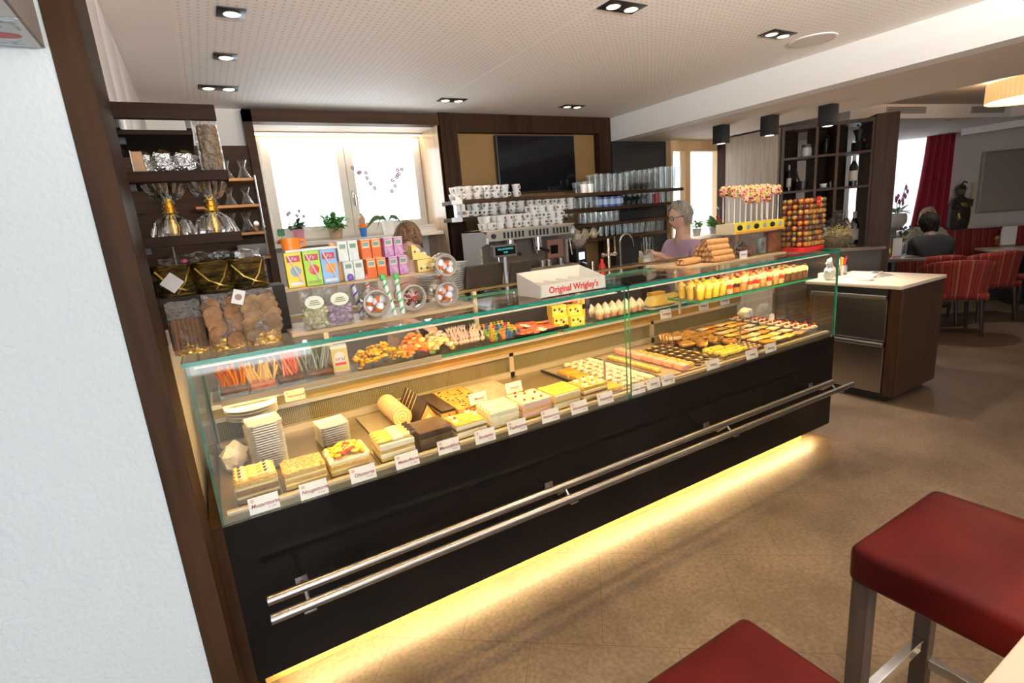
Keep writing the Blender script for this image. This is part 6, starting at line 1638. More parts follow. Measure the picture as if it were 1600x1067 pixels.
B().sph((0, 0, .135), .030, .03, .042, u=12, v=8, jit=.15).out('scoop', M('tan_scoop', (.55, .36, .24), .6), t)
B().sph((0, 0, .172), .012, .012, .018, u=8, v=6).out('green_tip', leaf, t)
t = pot('potted_orchid', 'white pot with an orchid whose two flower stems stand before the right pane', 'potted plant', 1.365, 4.38, potprof(.042, .055, .12), porcelain)
for a, L_, w_ in ((2.9, .20, .045), (3.6, .12, .035), (.2, .11, .035), (-.5, .14, .03)):
    s_ = (math.cos(a), math.sin(a) * .4)
    B().grid(lambda u, v: Vector((s_[0] * L_ * v + (u - .5) * w_ * math.sin(PI * min(.98, max(.03, v))) * -s_[1], s_[1] * L_ * v - .01 * v + (u - .5) * w_ * .2, .11 + .05 * math.sin(PI * v) - .06 * v * v + (u - .5) * w_ * math.sin(PI * min(.98, max(.03, v))) * .9)), 4, 10).out('leaf', leafd, t)
mauve = M('mauve_orchid_petal', (.42, .26, .36), .5)
for pts, n in (([(-.02, 0, .12), (-.06, 0, .24), (-.10, 0, .40), (-.15, 0, .50), (-.23, 0, .53)], 7), ([(.02, 0, .12), (.06, 0, .25), (.08, 0, .38), (.12, 0, .48), (.17, 0, .53)], 8)):
    B().tube(pts, .003, 6).out('flower_stem', leafd, t)
    for k in range(n):
        f_ = .45 + .55 * k / (n - 1); i = min(int(f_ * (len(pts) - 1)), len(pts) - 2); u = f_ * (len(pts) - 1) - i
        q = Vector(pts[i]).lerp(Vector(pts[i + 1]), u) + Vector((random.uniform(-.02, .02), random.uniform(-.02, 0), random.uniform(-.015, .015)))
        b = B()
        for j in range(5):
            a = j * 2 * PI / 5; b.sph(q + Vector((.010 * math.cos(a), 0, .010 * math.sin(a))), .008, .004, .008, u=6, v=5)
        b.out('flower', mauve, t)
t = thing('clover_figure', 'green four-leaf clover ornament with a red foot at the left end of the sill', 'ornament', (.515, 4.30, ZW))
for k in range(4):
    a = R(45 + 90 * k); B().sph((.017 * math.cos(a), 0, .085 + .017 * math.sin(a)), .016, .005, .016, u=10, v=6).out('leaf', M('clover_green', (.06, .30, .14), .4), t)
B().tube([(0, 0, .02), (0, 0, .08)], .003, 6).out('stem', leaf, t)
B().sph((-.02, 0, .014), .018, .014, .016, u=10, v=6, jit=.3).out('red_foot', M('brick_red', (.45, .08, .05), .5), t)
for k in range(3):
    o = tag(B().box(-.085, .085, -.06, .06, 0, .02, bev=.002).out('book', M('pale_book_%d' % k, (.72 - .06 * k, .68 - .05 * k, .60 - .04 * k), .6), smooth=0), 'pale flat book in the pile at the right end of the sill, %s' % ('bottom one', 'middle one', 'top one')[k], 'book', 'books on the window sill'); o.location = (1.66, 4.32, ZW + .0205 * k); o.rotation_euler = (0, 0, R(8 - 7 * k))
# things on the corner window board
ZK = 1.3305
for x, y, lab, n, ln in ((4.62, 4.08, 'small green herb in a pot at the left of the corner window board', 26, .06), (4.86, 4.06, 'bushy green plant with red flowers on the corner window board', 70, .10)):
    t = pot('potted_plant', lab, 'potted plant', x, y - .14, potprof(.035, .046, .075), M('grey_pot', (.35, .33, .31), .6), ZK)
    leaves(t, n, (0, 0, .07), .05, .04, .07, leaf, ln, .022)
    if n > 50:
        for k in range(5): B().sph((random.uniform(-.08, .08), -.06, .12 + random.uniform(0, .08)), .016, .012, .016, jit=.4, u=8, v=6).out('flower', redf, t)
t = thing('steel_rosette', 'thin steel table number stand on the corner window board', 'stand', (4.93, 3.90, ZK))
B().cyl((0, 0, 0), .03, .006, 14).tube([(0, 0, .005), (0, 0, .27)], .004, 6).out('stem', steeldark, t)
B().lathe([(.005, .26), (.03, .29), (.028, .29), (0, .27)], seg=14).out('cup', steeldark, t)
# cabinet below with coloured books and bottles
cw = thing('window_cabinet', 'open shelf unit below the corner window with coloured bottles', 'shelf unit', (4.7, 3.95, 0))
B().box(4.38, 5.05, 3.84, 4.04, 0, 1.06).out('body', white, cw, True, 0)
B().box(4.38, 5.05, 4.03, 4.05, 1.06, 1.30).out('back', white, cw, True, 0)
for k, (m_, x, lab) in enumerate(((M('olive_oil_glass', (.45, .48, .16), .2), 4.58, 'pale green bottle with a red cap below the corner window board'), (redf, 4.68, 'dark red tin below the corner window board'), (crust, 4.75, 'brown packet below the corner window board'), (M('dark_blue_tin', (.03, .10, .30), .4), 4.90, 'dark blue tin below the corner window board'), (porcelain, 4.82, 'white packet below the corner window board'))):
    t = thing('bottle' if k == 0 else 'tin', lab, 'bottle' if k == 0 else 'tin', (x, 3.92, 1.0605))
    B().lathe([(0, 0), (.03, 0), (.03, .13), (.012, .17), (.012, .2), (0, .2)] if k == 0 else [(0, 0), (.032, 0), (.032, .17), (.028, .18), (0, .18)], seg=16).out('body', m_, t)
    if k == 0: B().cyl((0, 0, .2), .014, .02, 10).out('cap', red, t)
# ================================================================== WOODEN SHELF DIVIDER (45 degrees), COLUMN, LEDGE
DV = ROT45.copy(); DV.translation = Vector((5.085, 3.295, 0))       # local x along the divider, y away from the viewer
dv = thing('shelf_divider', 'tall open dark wood shelf divider between bar and dining room', 'shelf unit', (5.36, 3.02, 0))
dw = wood('divider_wood', (.10, .062, .042), (.06, .036, .025), .4, 'z')
def dp_(b, n_, m_, s=0, p=None): return b.out(n_, m_, p or dv, True, s)
for x in (0, .297, .478, .775):
    dp_(B().box(x, x + .024, 0, .30, 0, 2.325, mat=DV), 'upright', dw)
SZ = (1.13, 1.715, 2.035)
for x0, x1 in ((.024, .297), (.321, .478), (.502, .775)):
    for z in SZ:
        dp_(B().box(x0, x1, .005, .30, z - .022, z, mat=DV), 'shelf_board', dw)
    dp_(B().box(x0, x1, .0, .30, 2.29, 2.325, mat=DV), 'top_board', dw)
dp_(B().box(.024, .21, .285, .298, 1.13, 2.29, mat=DV), 'back_panel', darkshelf)
dp_(B().box(.321, .478, .285, .298, 1.13, 2.29, mat=DV), 'back_panel', darkshelf)
dp_(B().box(.502, .66, .285, .298, 1.13, 2.29, mat=DV), 'back_panel', darkshelf)
struct(B().box(.80, .99, -.01, .32, 0, 2.35, mat=DV).out('trim_14', wood('column_wood', (.075, .045, .030), (.048, .029, .019), .38, 'z'), smooth=0))
lg = thing('bar_ledge', 'dark raised ledge before the shelf divider that carries the gift basket', 'counter', (5.2, 2.85, 0))
B().box(-.02, .80, -.44, -.01, 1.125, 1.155, mat=DV, bev=.003).out('top', M('ledge_top', (.10, .075, .06), .18), lg, True, 0)
B().box(.0, .78, -.40, -.01, 0, 1.125, mat=DV).out('body', M('ledge_dark', (.03, .022, .018), .5), lg, True, 0)
B().box(.10, .30, -.405, -.40, .96, 1.05, mat=DV).out('vent', blackm, lg, True, 0)
def dvp(x, y, z): return DV @ Vector((x, y, z))
# things on the divider shelves
t = thing('storage_jar', 'white jar with brown lid on the top shelf of the left divider bay', 'jar', dvp(.245, .10, 2.0355))
B().lathe([(0, 0), (.045, 0), (.05, .05), (.042, .085), (0, .085)], seg=18).out('body', M('pale_jar', (.62, .62, .60), .25), t)
B().lathe([(.043, .086), (.043, .115), (0, .116)], seg=18).out('lid', M('jar_lid_brown', (.16, .09, .06), .5), t)
t = thing('saucepan', 'small black saucepan with upright handle on the middle shelf of the left divider bay', 'pan', dvp(.22, .10, 1.7155))
B().lathe([(0, 0), (.05, 0), (.055, .09), (.05, .09), (.045, .008), (0, .008)], seg=20).out('body', blackm, t)
B().tube([(-.045, 0, .08), (-.09, 0, .14), (-.12, 0, .20)], [.008, .009, .010], 8).out('handle', blackm, t)
wine = thing('wine_bottle', '', 'bottle')
B().lathe([(0, 0), (.037, 0), (.037, .19), (.018, .235), (.014, .25), (.014, .30), (0, .301)], seg=20).out('body', M('wine_glass_dark', (.012, .012, .012), .12), wine)
B().lathe([(.0375, .05), (.0375, .15)], seg=20).out('paper_label', M('wine_label', (.60, .55, .47), .6), wine)
B().lathe([(.0155, .245), (.0155, .303), (0, .3035)], seg=14).out('capsule', M('grey_capsule', (.40, .38, .36), .4), wine)
wine = Stamp(wine)
wine(dvp(.10, .12, 1.7155), 0, 'wine bottle at the left end of the middle divider shelf', 'wine bottles on the divider', (.6, .6, .85))
wine(dvp(.665, .08, 1.7155), 0, 'wine bottle with pale label on the middle shelf of the right divider bay', 'wine bottles on the divider', .96)
wine(dvp(.625, .08, 1.1305), 0, 'left wine bottle of the pair on the low shelf of the right divider bay', 'wine bottles on the divider', 1.15)
wine(dvp(.722, .14, 1.1305), 0, 'right wine bottle of the pair on the low shelf beside the column', 'wine bottles on the divider', 1.1)
t = thing('cup_and_saucer', 'white cup on a saucer in the middle divider bay', 'cup', dvp(.40, .06, 1.7155))
B().lathe([(0, 0), (.03, .002), (.055, .012), (.03, .006), (0, .005)], seg=22).out('saucer', porcelain, t)
B().lathe([(0, .006), (.02, .007), (.036, .045), (.033, .045), (.018, .012), (0, .012)], seg=20).out('body', porcelain, t)
B().tube([(.034, 0, .038), (.052, 0, .034), (.05, 0, .018), (.028, 0, .014)], .004, 6).out('handle', porcelain, t)
t = thing('shot_glass', 'small glass beside the cup in the middle divider bay', 'glass', dvp(.462, .05, 1.7155)); B().lathe([(0, .003), (.012, 0), (.016, .06), (.014, .06), (0, .006)], seg=12).out('body', tumbler, t)
t = thing('bronze_figure', 'slim dark figurine on the top shelf of the middle divider bay', 'figurine', dvp(.43, .14, 2.0355))
B().lathe([(0, 0), (.035, 0), (.03, .012), (.012, .02), (.018, .07), (.024, .10), (.012, .13), (.014, .15), (0, .165)], seg=14).tube([(.02, 0, .10), (.045, 0, .14), (.02, 0, .19)], .006, 6).out('figure', M('dark_bronze', (.06, .04, .028), .4, .5), t)
t = thing('coffee_mill', 'antique black coffee mill with crank on the top shelf beside the column', 'coffee mill', dvp(.70, .10, 2.0355))
B().box(-.045, .045, -.045, .045, 0, .085, bev=.004).out('drawer_base', blackm, t)
B().lathe([(.02, .085), (.03, .10), (.03, .13), (.055, .20), (.05, .20), (.02, .14)], seg=18).out('hopper', blackm, t)
B().tube([(0, 0, .18), (0, 0, .235), (-.08, -.02, .235)], .005, 6).sph((-.08, -.02, .235), .012, u=8, v=6).out('crank', blackm, t)
B().tube([(.055, 0, .12), (.06, 0, .17)], .004, 6).sph((.02, -.04, .10), .012, u=8, v=6).out('ornament', M('mill_red', (.30, .02, .04), .4), t)
for k, (x, lab) in enumerate(((.36, 'white packet on the low shelf of the middle divider bay'), (.43, 'cream packet on the low shelf of the middle divider bay'))):
    t = thing('packet', lab, 'packet', dvp(x, .08, 1.1305), R(-45)); B().box(-.025, .025, -.03, .03, 0, .2, bev=.002).out('packet', paper if k == 0 else cardm, t, smooth=0)
# gift basket in cellophane
gbk = thing('gift_basket', 'round gift basket wrapped in clear cellophane with straw on the dark ledge', 'gift basket', dvp(.46, -.24, 1.1555))
B().lathe([(0, 0), (.09, .0), (.125, .06), (.128, .09), (.11, .10), (0, .10)], seg=28, flute=.01, nf=14).out('basket', M('dark_wicker', (.13, .09, .04), .7, n=40, c2=(.06, .04, .02)), gbk)
b = B()
for k in range(150):
    a, rr = random.uniform(0, 6.28), random.random() ** .5 * .10
    p0 = Vector((rr * math.cos(a), rr * math.sin(a), .10 + random.random() * .12 * (1 - rr * 6)))
    b.tube([p0, p0 + Vector((random.uniform(-.04, .04), random.uniform(-.04, .04), random.uniform(-.01, .03)))], .0035, 4, k % 3)
o = b.out('straw_filling', [M('straw_yellow', (.58, .46, .06), .6), M('straw_green', (.20, .22, .03), .6), M('straw_pale', (.62, .55, .30), .6)], gbk); o['kind'] = 'stuff'
B().grid(lambda u, v: Vector(((.13 + .02 * math.sin(PI * v)) * (1 - max(0, v - .62) * 2.3) * math.cos(2 * PI * u) * (1 + .08 * math.sin(9 * 2 * PI * u) * v), (.13 + .02 * math.sin(PI * v)) * (1 - max(0, v - .62) * 2.3) * math.sin(2 * PI * u) * (1 + .08 * math.sin(9 * 2 * PI * u) * v), .02 + .30 * v)), 54, 16, wrap=True).out('cellophane', cello2, gbk)
B().tube([(.14 * math.cos(R(70 - k * 18)), -.05, .10 + .14 * math.sin(R(70 - k * 18))) for k in range(9)], .007, 6).out('pale_ribbon', M('raffia', (.66, .54, .32), .6), gbk)
B().lathe([(.03, .29), (.012, .31), (.045, .345)], seg=16, flute=.15, nf=6).out('tied_top', cello2, gbk)
t = thing('storage_tin', 'dull gold tin left of the gift basket on the ledge', 'tin', dvp(.24, -.26, 1.1555))
B().cyl((0, 0, 0), .06, .115, 20).out('body', M('dull_gold', (.25, .20, .10), .4, .5), t); B().cyl((0, 0, .115), .062, .02, 20).out('lid', M('dull_gold_lid', (.32, .25, .13), .4, .5), t)
t = thing('dark_bottle', 'dark slim bottle between the red tower and the gift basket', 'bottle', dvp(.31, -.12, 1.1555))
B().lathe([(0, 0), (.03, 0), (.03, .16), (.012, .2), (.012, .25), (0, .25)], seg=14).out('body', M('dark_brown_glass', (.04, .02, .012), .2), t)
t = thing('snack_bag', 'red and yellow snack bag lying behind the gift basket', 'bag', dvp(.58, -.07, 1.1555))
B().sph((0, 0, .08), .08, .03, .08, jit=.2, u=14, v=10).out('bag', M('red_yellow_print', (.60, .12, .03), .4, n=9, c2=(.75, .50, .08)), t)
t = thing('silver_tray', 'shallow silver tray reflecting light at the right of the ledge', 'tray', dvp(.68, -.32, 1.1555))
B().lathe([(0, 0), (.12, 0), (.13, .008), (.12, .004), (0, .003)], seg=28).out('tray', chrome, t)

# ------------------------------------------------------------------ things on the steel drawer island
ZI = .9455
t = thing('crumpled_tissue', 'tall crumpled white tissue bag at the far left corner of the island worktop', 'paper', (4.52, 2.46, ZI))
B().sph((0, 0, .065), .05, .04, .066, jit=.5, u=16, v=12).sph((-.008, 0, .14), .03, .025, .045, jit=.5, u=12, v=8).out('tissue', M('tissue_white', (.86, .84, .80), .6), t)
t = thing('white_dish', 'flat white dish on the island worktop', 'dish', (4.60, 2.22, ZI))
B().lathe([(0, 0), (.05, 0), (.06, .028), (.056, .028), (.045, .006), (0, .006)], seg=24).out('dish', porcelain, t)
for k in range(4):
    px = 4.80 + .02 * k
    o = tag(B().box(-.16, .16, -.11, .11, 0, .004).box(-.15, -.02, -.1005, .09, .004, .0044, 1).box(.01, .15, -.02, .10, .004, .0044, 1).box(.01, .15, -.10, -.05, .004, .0044, 2).out('newspaper', [M('newsprint', (.58, .55, .50), .8), M('newsprint_text', (.40, .38, .35), .8, n=60, c2=(.55, .52, .48)), M('newsprint_photo', (.15, .14, .13), .7)], smooth=0), 'newspaper on the island worktop, %s of the fanned pile' % ('lowest', 'second', 'third', 'topmost')[k], 'newspaper', 'newspapers on the island'); o.location = (4.83 + .012 * k, 2.30 + .02 * k, ZI + .0046 * k); o.rotation_euler = (0, 0, R(-12 + 9 * k))
t = thing('straw_holder', 'steel beaker with coloured straws and spoons on the island worktop', 'beaker', (4.83, 2.52, ZI))
B().lathe([(0, 0), (.035, 0), (.04, .09), (.037, .09), (.032, .004), (0, .004)], seg=20).out('beaker', steel, t)
for k, m_ in enumerate((redf, orangef, white, white, yelf, redf, blackm)):
    a = k * .9; B().tube([(.01 * math.cos(a), .01 * math.sin(a), .01), (.035 * math.cos(a), .035 * math.sin(a), .15 + .01 * (k % 3))], .005, 6).out('straw', m_, t)
for x, y, w_, h_, m_, lab in ((4.62, 2.55, .06, .045, white, 'flat white carton at the back of the island worktop'), (4.74, 2.555, .05, .05, M('pink_grey_box', (.50, .32, .28), .5), 'rose coloured carton beside the straw beaker')):
    t = thing('carton', lab, 'carton', (x, y, ZI)); B().box(-w_, w_, -.03, .03, 0, h_, bev=.002).out('box', m_, t, smooth=0)

# ================================================================== DINING ROOM
stripe = bpy.data.materials.new('red_stripe_fabric'); stripe.use_nodes = True
nt = stripe.node_tree; N = nt.nodes; L = nt.links; bs = N['Principled BSDF']; bs.inputs['Roughness'].default_value = .85
uvn = N.new('ShaderNodeUVMap'); sx = N.new('ShaderNodeSeparateXYZ'); L.new(uvn.outputs[0], sx.inputs[0])
cb_x = N.new('ShaderNodeCombineXYZ'); L.new(sx.outputs['X'], cb_x.inputs[0])
wn = N.new('ShaderNodeTexNoise'); wn.inputs['Scale'].default_value = 26; wn.inputs['Detail'].default_value = 1; L.new(cb_x.outputs[0], wn.inputs['Vector'])
rp_ = N.new('ShaderNodeValToRGB'); rp_.color_ramp.interpolation = 'CONSTANT'
els = rp_.color_ramp.elements
els[0].position = 0; els[0].color = (.10, .005, .005, 1); els[1].position = .42; els[1].color = (.25, .020, .008, 1)
for pos, c_ in ((.48, (.19, .009, .010, 1)), (.54, (.29, .08, .025, 1)), (.58, (.15, .007, .008, 1)), (.63, (.30, .13, .055, 1))):
    e = els.new(pos); e.color = c_
L.new(wn.outputs[0], rp_.inputs[0]); L.new(rp_.outputs[0], bs.inputs['Base Color'])
def uvgrid(fn, nu, nv, name, m_, parent, us=1.0, thick=.05):
    """padded sheet of fabric: a surface with its own u coordinate across the stripes, given real thickness"""
    me = bpy.data.meshes.new(name); vs = [fn(i / nu, j / nv) for i in range(nu + 1) for j in range(nv + 1)]
    fs = [(i * (nv + 1) + j, (i + 1) * (nv + 1) + j, (i + 1) * (nv + 1) + j + 1, i * (nv + 1) + j + 1) for i in range(nu) for j in range(nv)]
    me.from_pydata([tuple(v) for v in vs], [], fs); uv = me.uv_layers.new(name='UVMap')
    for p in me.polygons:
        p.use_smooth = True
        for li in p.loop_indices:
            vi = me.loops[li].vertex_index; uv.data[li].uv = ((vi // (nv + 1)) / nu * us, (vi % (nv + 1)) / nv)
    me.materials.append(m_)
    o = bpy.data.objects.new(name, me); COL.objects.link(o); o.parent = parent
    md = o.modifiers.new('padding', 'SOLIDIFY'); md.thickness = thick; md.offset = 0
    return o
dleg = M('dark_chair_leg', (.025, .012, .010), .4)
def make_chair():
    t = thing('tub_chair', '', 'chair')
    def back(u, v):
        a = R(-105 + 210 * u); r_ = .27 + .05 * v
        return Vector((r_ * math.sin(a), -r_ * math.cos(a) * .9, .43 + .42 * v * (.72 + .28 * math.cos(a * .8))))
    uvgrid(back, 30, 8, 'backrest', stripe, t, 1.6, .05)
    uvgrid(lambda u, v: Vector(((u - .5) * .50, (v - .5) * .48, .445 + .03 * math.sin(PI * u) * math.sin(PI * v))), 10, 10, 'seat', stripe, t, .9, .07)
    for sx_ in (-1, 1):
        for sy_ in (-1, 1):
            B().tube([(sx_ * .20, sy_ * .19, .42), (sx_ * .225, sy_ * (.23 if sy_ < 0 else .20), 0)], [.024, .016], 8).out('leg', dleg, t)
    B().box(-.22, .22, -.2, .2, .39, .42).out('seat_frame', dleg, t, smooth=0)
    return t
ch = Stamp(make_chair())
ch((7.20, 2.55, 0), R(-52), 'red striped tub chair nearest the drawer island, its back to the viewer', 'red striped tub chairs')
ch((8.17, 2.60, 0), R(-30), 'red striped tub chair behind the nearest one, before the pale table', 'red striped tub chairs')
ch((8.80, 2.15, 0), R(40), 'red striped tub chair cut by the right edge of the picture', 'red striped tub chairs')
ch((7.62, 2.96, 0), R(-38), 'red striped tub chair on which the person in black sits', 'red striped tub chairs')
# tables
def table(label, c, rz, w_, d_, top, z=.75):
    t = thing('cafe_table', label, 'table', (c[0], c[1], 0), rz)
    B().box(-w_, w_, -d_, d_, z - .035, z, bev=.006).out('tabletop', top, t)
    B().cyl((0, 0, .02), .045, z - .05, 16).out('column', blackm, t); B().box(-.15, .15, -.15, .15, 0, .025, bev=.006).out('base', blackm, t)
    return t
table('pale cafe table with menu card at the right edge in front of the bench', (9.46, 2.60), R(-45), .42, .34, M('pale_tabletop', (.55, .48, .42), .3))
tdark = M('dark_table_top', (.08, .05, .04), .2)
table('dark low cafe table at which the two people sit, behind the person in black', (8.10, 3.60, 0), R(-45), .40, .30, tdark, .75)
hz = .95; p0, p1 = atz(1384, 405, hz), atz(1450, 402, hz); pm = (p0 + p1) / 2
hw = (p1 - p0).length / 2; hrz = math.atan2(p1.y - p0.y, p1.x - p0.x)
table('dark high table behind the drawer island with sauce bottle, menu card and flowers', (pm.x + .05, pm.y + .15, 0), hrz, hw + .05, .17, tdark, hz)
TB = Vector((pm.x, pm.y + .12, hz + .0005))
def on(px, py, z): return atz(px, py, z)
q = on(1387, 401, .95); t = thing('sauce_bottle', 'slim reddish bottle with a yellow label on the dark table behind the island', 'bottle', (q.x, q.y, .9505))
B().lathe([(0, 0), (.03, 0), (.03, .12), (.012, .19), (.012, .24), (0, .24)], seg=14).out('body', M('sauce_red', (.22, .04, .02), .25), t); B().lathe([(.0305, .05), (.0305, .11)], seg=14).out('paper_label', M('mustard_label', (.50, .38, .06), .5), t)
q = on(1399, 400, .95); t = thing('menu_card', 'upright white menu card beside the sauce bottle', 'menu card', (q.x, q.y, .9505), R(-40))
B().box(-.055, .055, -.03, -.026, 0, .24).box(-.055, .055, -.03, .03, 0, .004).out('card', M('grey_white_card', (.56, .54, .52), .5), t, smooth=0)
q = on(1411, 398, .95); t = thing('flower_vase', 'clear vase with dark green flowers on the dark table behind the island', 'vase', (q.x, q.y, .9505))
B().lathe([(0, 0), (.035, 0), (.04, .16), (.037, .16), (.03, .006), (0, .006)], seg=16).out('vase', tumbler, t)
leaves(t, 26, (0, 0, .16), .03, .03, .12, leafd, .13, .02)
for k in range(7): B().sph((random.uniform(-.09, .09), random.uniform(-.05, .05), .34 + random.uniform(-.04, .07)), .02, jit=.4, u=8, v=6).out('flower', M('blue_violet_petal', (.14, .12, .24), .5), t)
for dx, m_, lab in ((-.30, M('napkin_red', (.45, .05, .05), .7), 'red napkin at the left of the dark table behind the island'), (.0, M('napkin_pink', (.60, .20, .22), .7), 'rose napkin in front of the flower vase')):
    o = tag(B().box(-.06, .06, -.06, .06, 0, .006).out('napkin', m_, smooth=0), lab, 'napkin'); o.location = TB + Vector((dx * .7 + .08, .02, 0)); o.rotation_euler = (0, 0, hrz); o.scale = (.6, .6, .6)
q = on(1561, 383, .75); t = thing('candle_pot', 'small orange pot with pale top on the pale table', 'candle', (q.x, q.y, .7505))
B().lathe([(0, 0), (.045, 0), (.055, .09), (0, .09)], seg=16).out('pot', M('terracotta_orange', (.48, .16, .05), .5), t); B().lathe([(.06, .09), (.05, .13), (0, .14)], seg=16).out('cream_top', M('pale_yellow_top', (.65, .50, .25), .6), t)
q = on(1573, 384, .75); t = thing('menu_stand', 'upright white menu stand on the pale table', 'menu card', (q.x, q.y, .7505), R(-40))
B().box(-.09, .09, -.02, -.015, 0, .27).box(-.09, .09, .0, .005, 0, .25).out('card', paper, t, smooth=0); B().box(-.09, .09, -.03, .03, 0, .012).out('foot', steel, t, smooth=0)
for nm_ in ('sauce_bottle', 'menu_card', 'flower_vase'):
    bpy.data.objects[nm_].scale = (.8, .8, .8)
# orchid in a white pot on the window ledge
le = tag(B().box(-1.50, -.66, -.34, -.01, 1.05, 1.09, mat=DM).out('window_ledge', M('grey_brown_ledge', (.24, .19, .16), .5), smooth=0), 'grey-brown ledge under the bright dining window, with the orchid pot', 'ledge')
le2 = tag(B().box(-1.48, -.68, -.26, -.01, 0, 1.05, mat=DM).out('radiator_box', M('ledge_wall', (.30, .26, .24), .7), smooth=0), 'grey panelling below the window ledge with the orchid pot', 'panelling')
q = atd(1400, 357, 13.02); q.z = 1.0905; t = thing('potted_orchid', 'pink orchid in a round white pot right of the wooden column', 'potted plant', (q.x, q.y, q.z))
B().lathe([(0, 0), (.08, 0), (.125, .07), (.125, .16), (.11, .20), (.10, .20), (.11, .15), (0, .14)], seg=26).out('pot', M('stone_white_pot', (.62, .58, .54), .4), t)
leaves(t, 12, (0, 0, .19), .03, .03, .03, leafd, .22, .04)
for s_, n in (((-.10, 0, .46), 5), ((.20, .0, .62), 6)):
    B().tube([(0, 0, .19), (s_[0] * .35, 0, .36), (s_[0] * .8, 0, s_[2] - .08), s_], .005, 6).out('flower_stem', leafd, t)
    for k in range(n):
        c_ = Vector((s_[0] * (.6 + .4 * k / n), -.02, .36 + (s_[2] - .36) * k / n)) + Vector((random.uniform(-.05, .05), 0, random.uniform(-.03, .03)))
        b = B()
        for j in range(5): b.sph(c_ + Vector((.022 * math.cos(j * 1.256), 0, .022 * math.sin(j * 1.256))), .018, .008, .018, u=7, v=5)
        b.out('flower', M('magenta_petal', (.48, .10, .30), .5), t)
# bench along the diagonal wall
be = thing('upholstered_bench', 'long red striped upholstered bench along the right wall', 'bench', (9.6, 3.1, 0))
def wd(x, off, z): return DM @ Vector((x, -off, z)) - be.location
uvgrid(lambda u, v: wd(-.58 + 3.78 * u, .30 - .05 * v, .42 + .58 * v), 30, 6, 'backrest', stripe, be, 5.2, .10)
uvgrid(lambda u, v: wd(-.58 + 3.78 * u, .32 + .36 * v, .44), 30, 6, 'seat', stripe, be, 5.2, .10)
b = B().box(-.56, 3.2, -.62, -.26, .0, .39, mat=DM); b.out('base', blackm, be, True, 0)
# curtain
cu = thing('curtain', 'dark red floor-length curtain beside the bright dining window', 'curtain', DM @ Vector((-.15, -.1, 1.03)))
B().grid(lambda u, v: (DM @ Vector((-.33 + .34 * u - .20 * (v ** 1.5) * (1 - u) * .6, -.10 - .03 * math.sin(u * 26), 2.47 - 1.47 * v))) - cu.location, 50, 14).out('fabric', M('crimson_fabric', (.32, .008, .025), .85, sheen=.2), cu)
B().box(-.6, .1, -.11, -.09, 2.47, 2.49, mat=DM).out('rail', white, cu, True, 0)
cu2 = thing('curtain', 'dark red curtain seen as a thin strip through the right bay of the shelf divider', 'curtain', DM @ Vector((-1.62, -.1, 1.2)))
B().grid(lambda u, v: (DM @ Vector((-1.70 + .18 * u, -.10 - .03 * math.sin(u * 20), 2.47 - 2.3 * v))) - cu2.location, 30, 10).out('fabric', MATS['crimson_fabric'], cu2)
B().box(-1.72, -1.5, -.11, -.09, 2.47, 2.49, mat=DM).out('rail', white, cu2, True, 0)
# mirror
mi = thing('framed_mirror', 'large mirror with a narrow steel frame on the right wall', 'mirror', DM @ Vector((.62, -.01, 1.63)))
B().box(.41, 1.45, -.03, -.002, 1.20, 2.07, mat=DM).out('frame', M('mirror_frame', (.55, .53, .50), .2, 1), mi, True, 0)
B().box(.44, 1.42, -.033, -.029, 1.23, 2.04, mat=DM).out('mirror_glass', mirm, mi, True, 0)
# carved statue
sto = thing('carved_statue', 'dark carved wooden statue with gilded parts behind the bench', 'statue', DM @ Vector((.17, -.075, 1.0)))
dkw = M('dark_carving', (.05, .032, .022), .5, n=14, c2=(.02, .013, .01)); gil = M('old_gilt', (.30, .20, .08), .35, .7)
B().lathe([(0, 0), (.12, 0), (.135, .10), (.14, .25), (.12, .36), (.085, .44), (.04, .47), (.05, .50), (.052, .55), (.03, .60), (0, .61)], seg=24, flute=.06, nf=7).out('robed_body', dkw, sto)
B().sph((.0, -.03, .545), .045, .04, .055, u=12, v=8).out('head', M('carved_face', (.16, .10, .06), .5), sto)
B().lathe([(.075, .57), (.06, .585), (.05, .62), (.02, .64), (0, .64)], seg=16).tube([(0, 0, .63), (.03, 0, .68), (.07, 0, .66)], .012, 6).out('plumed_hat', dkw, sto)
B().tube([(.13, -.04, .05), (.13, -.04, .66)], .010, 6).out('staff', gil, sto)
B().tube([(-.08, -.02, .42), (-.12, -.09, .32), (-.02, -.12, .30)], [.035, .03, .022], 8).tube([(.08, -.02, .42), (.13, -.06, .34), (.12, -.06, .42)], [.035, .03, .022], 8).out('arms', dkw, sto)
B().sph((0, -.10, .34), .06, .03, .05, jit=.5, u=12, v=8).sph((-.03, -.12, .18), .04, .02, .08, jit=.4, u=10, v=8).out('gilded_drapery', gil, sto)
sto.rotation_euler = (0, 0, R(-45))
stp = tag(B().box(-.2, .2, -.074, .072, 0, .99, mat=Matrix.Rotation(R(-45), 4, 'Z')).out('statue_pedestal', greywall, smooth=0), 'narrow grey pedestal behind the bench under the carved statue', 'pedestal'); stp.location = sto.location - Vector((0, 0, 1.0))
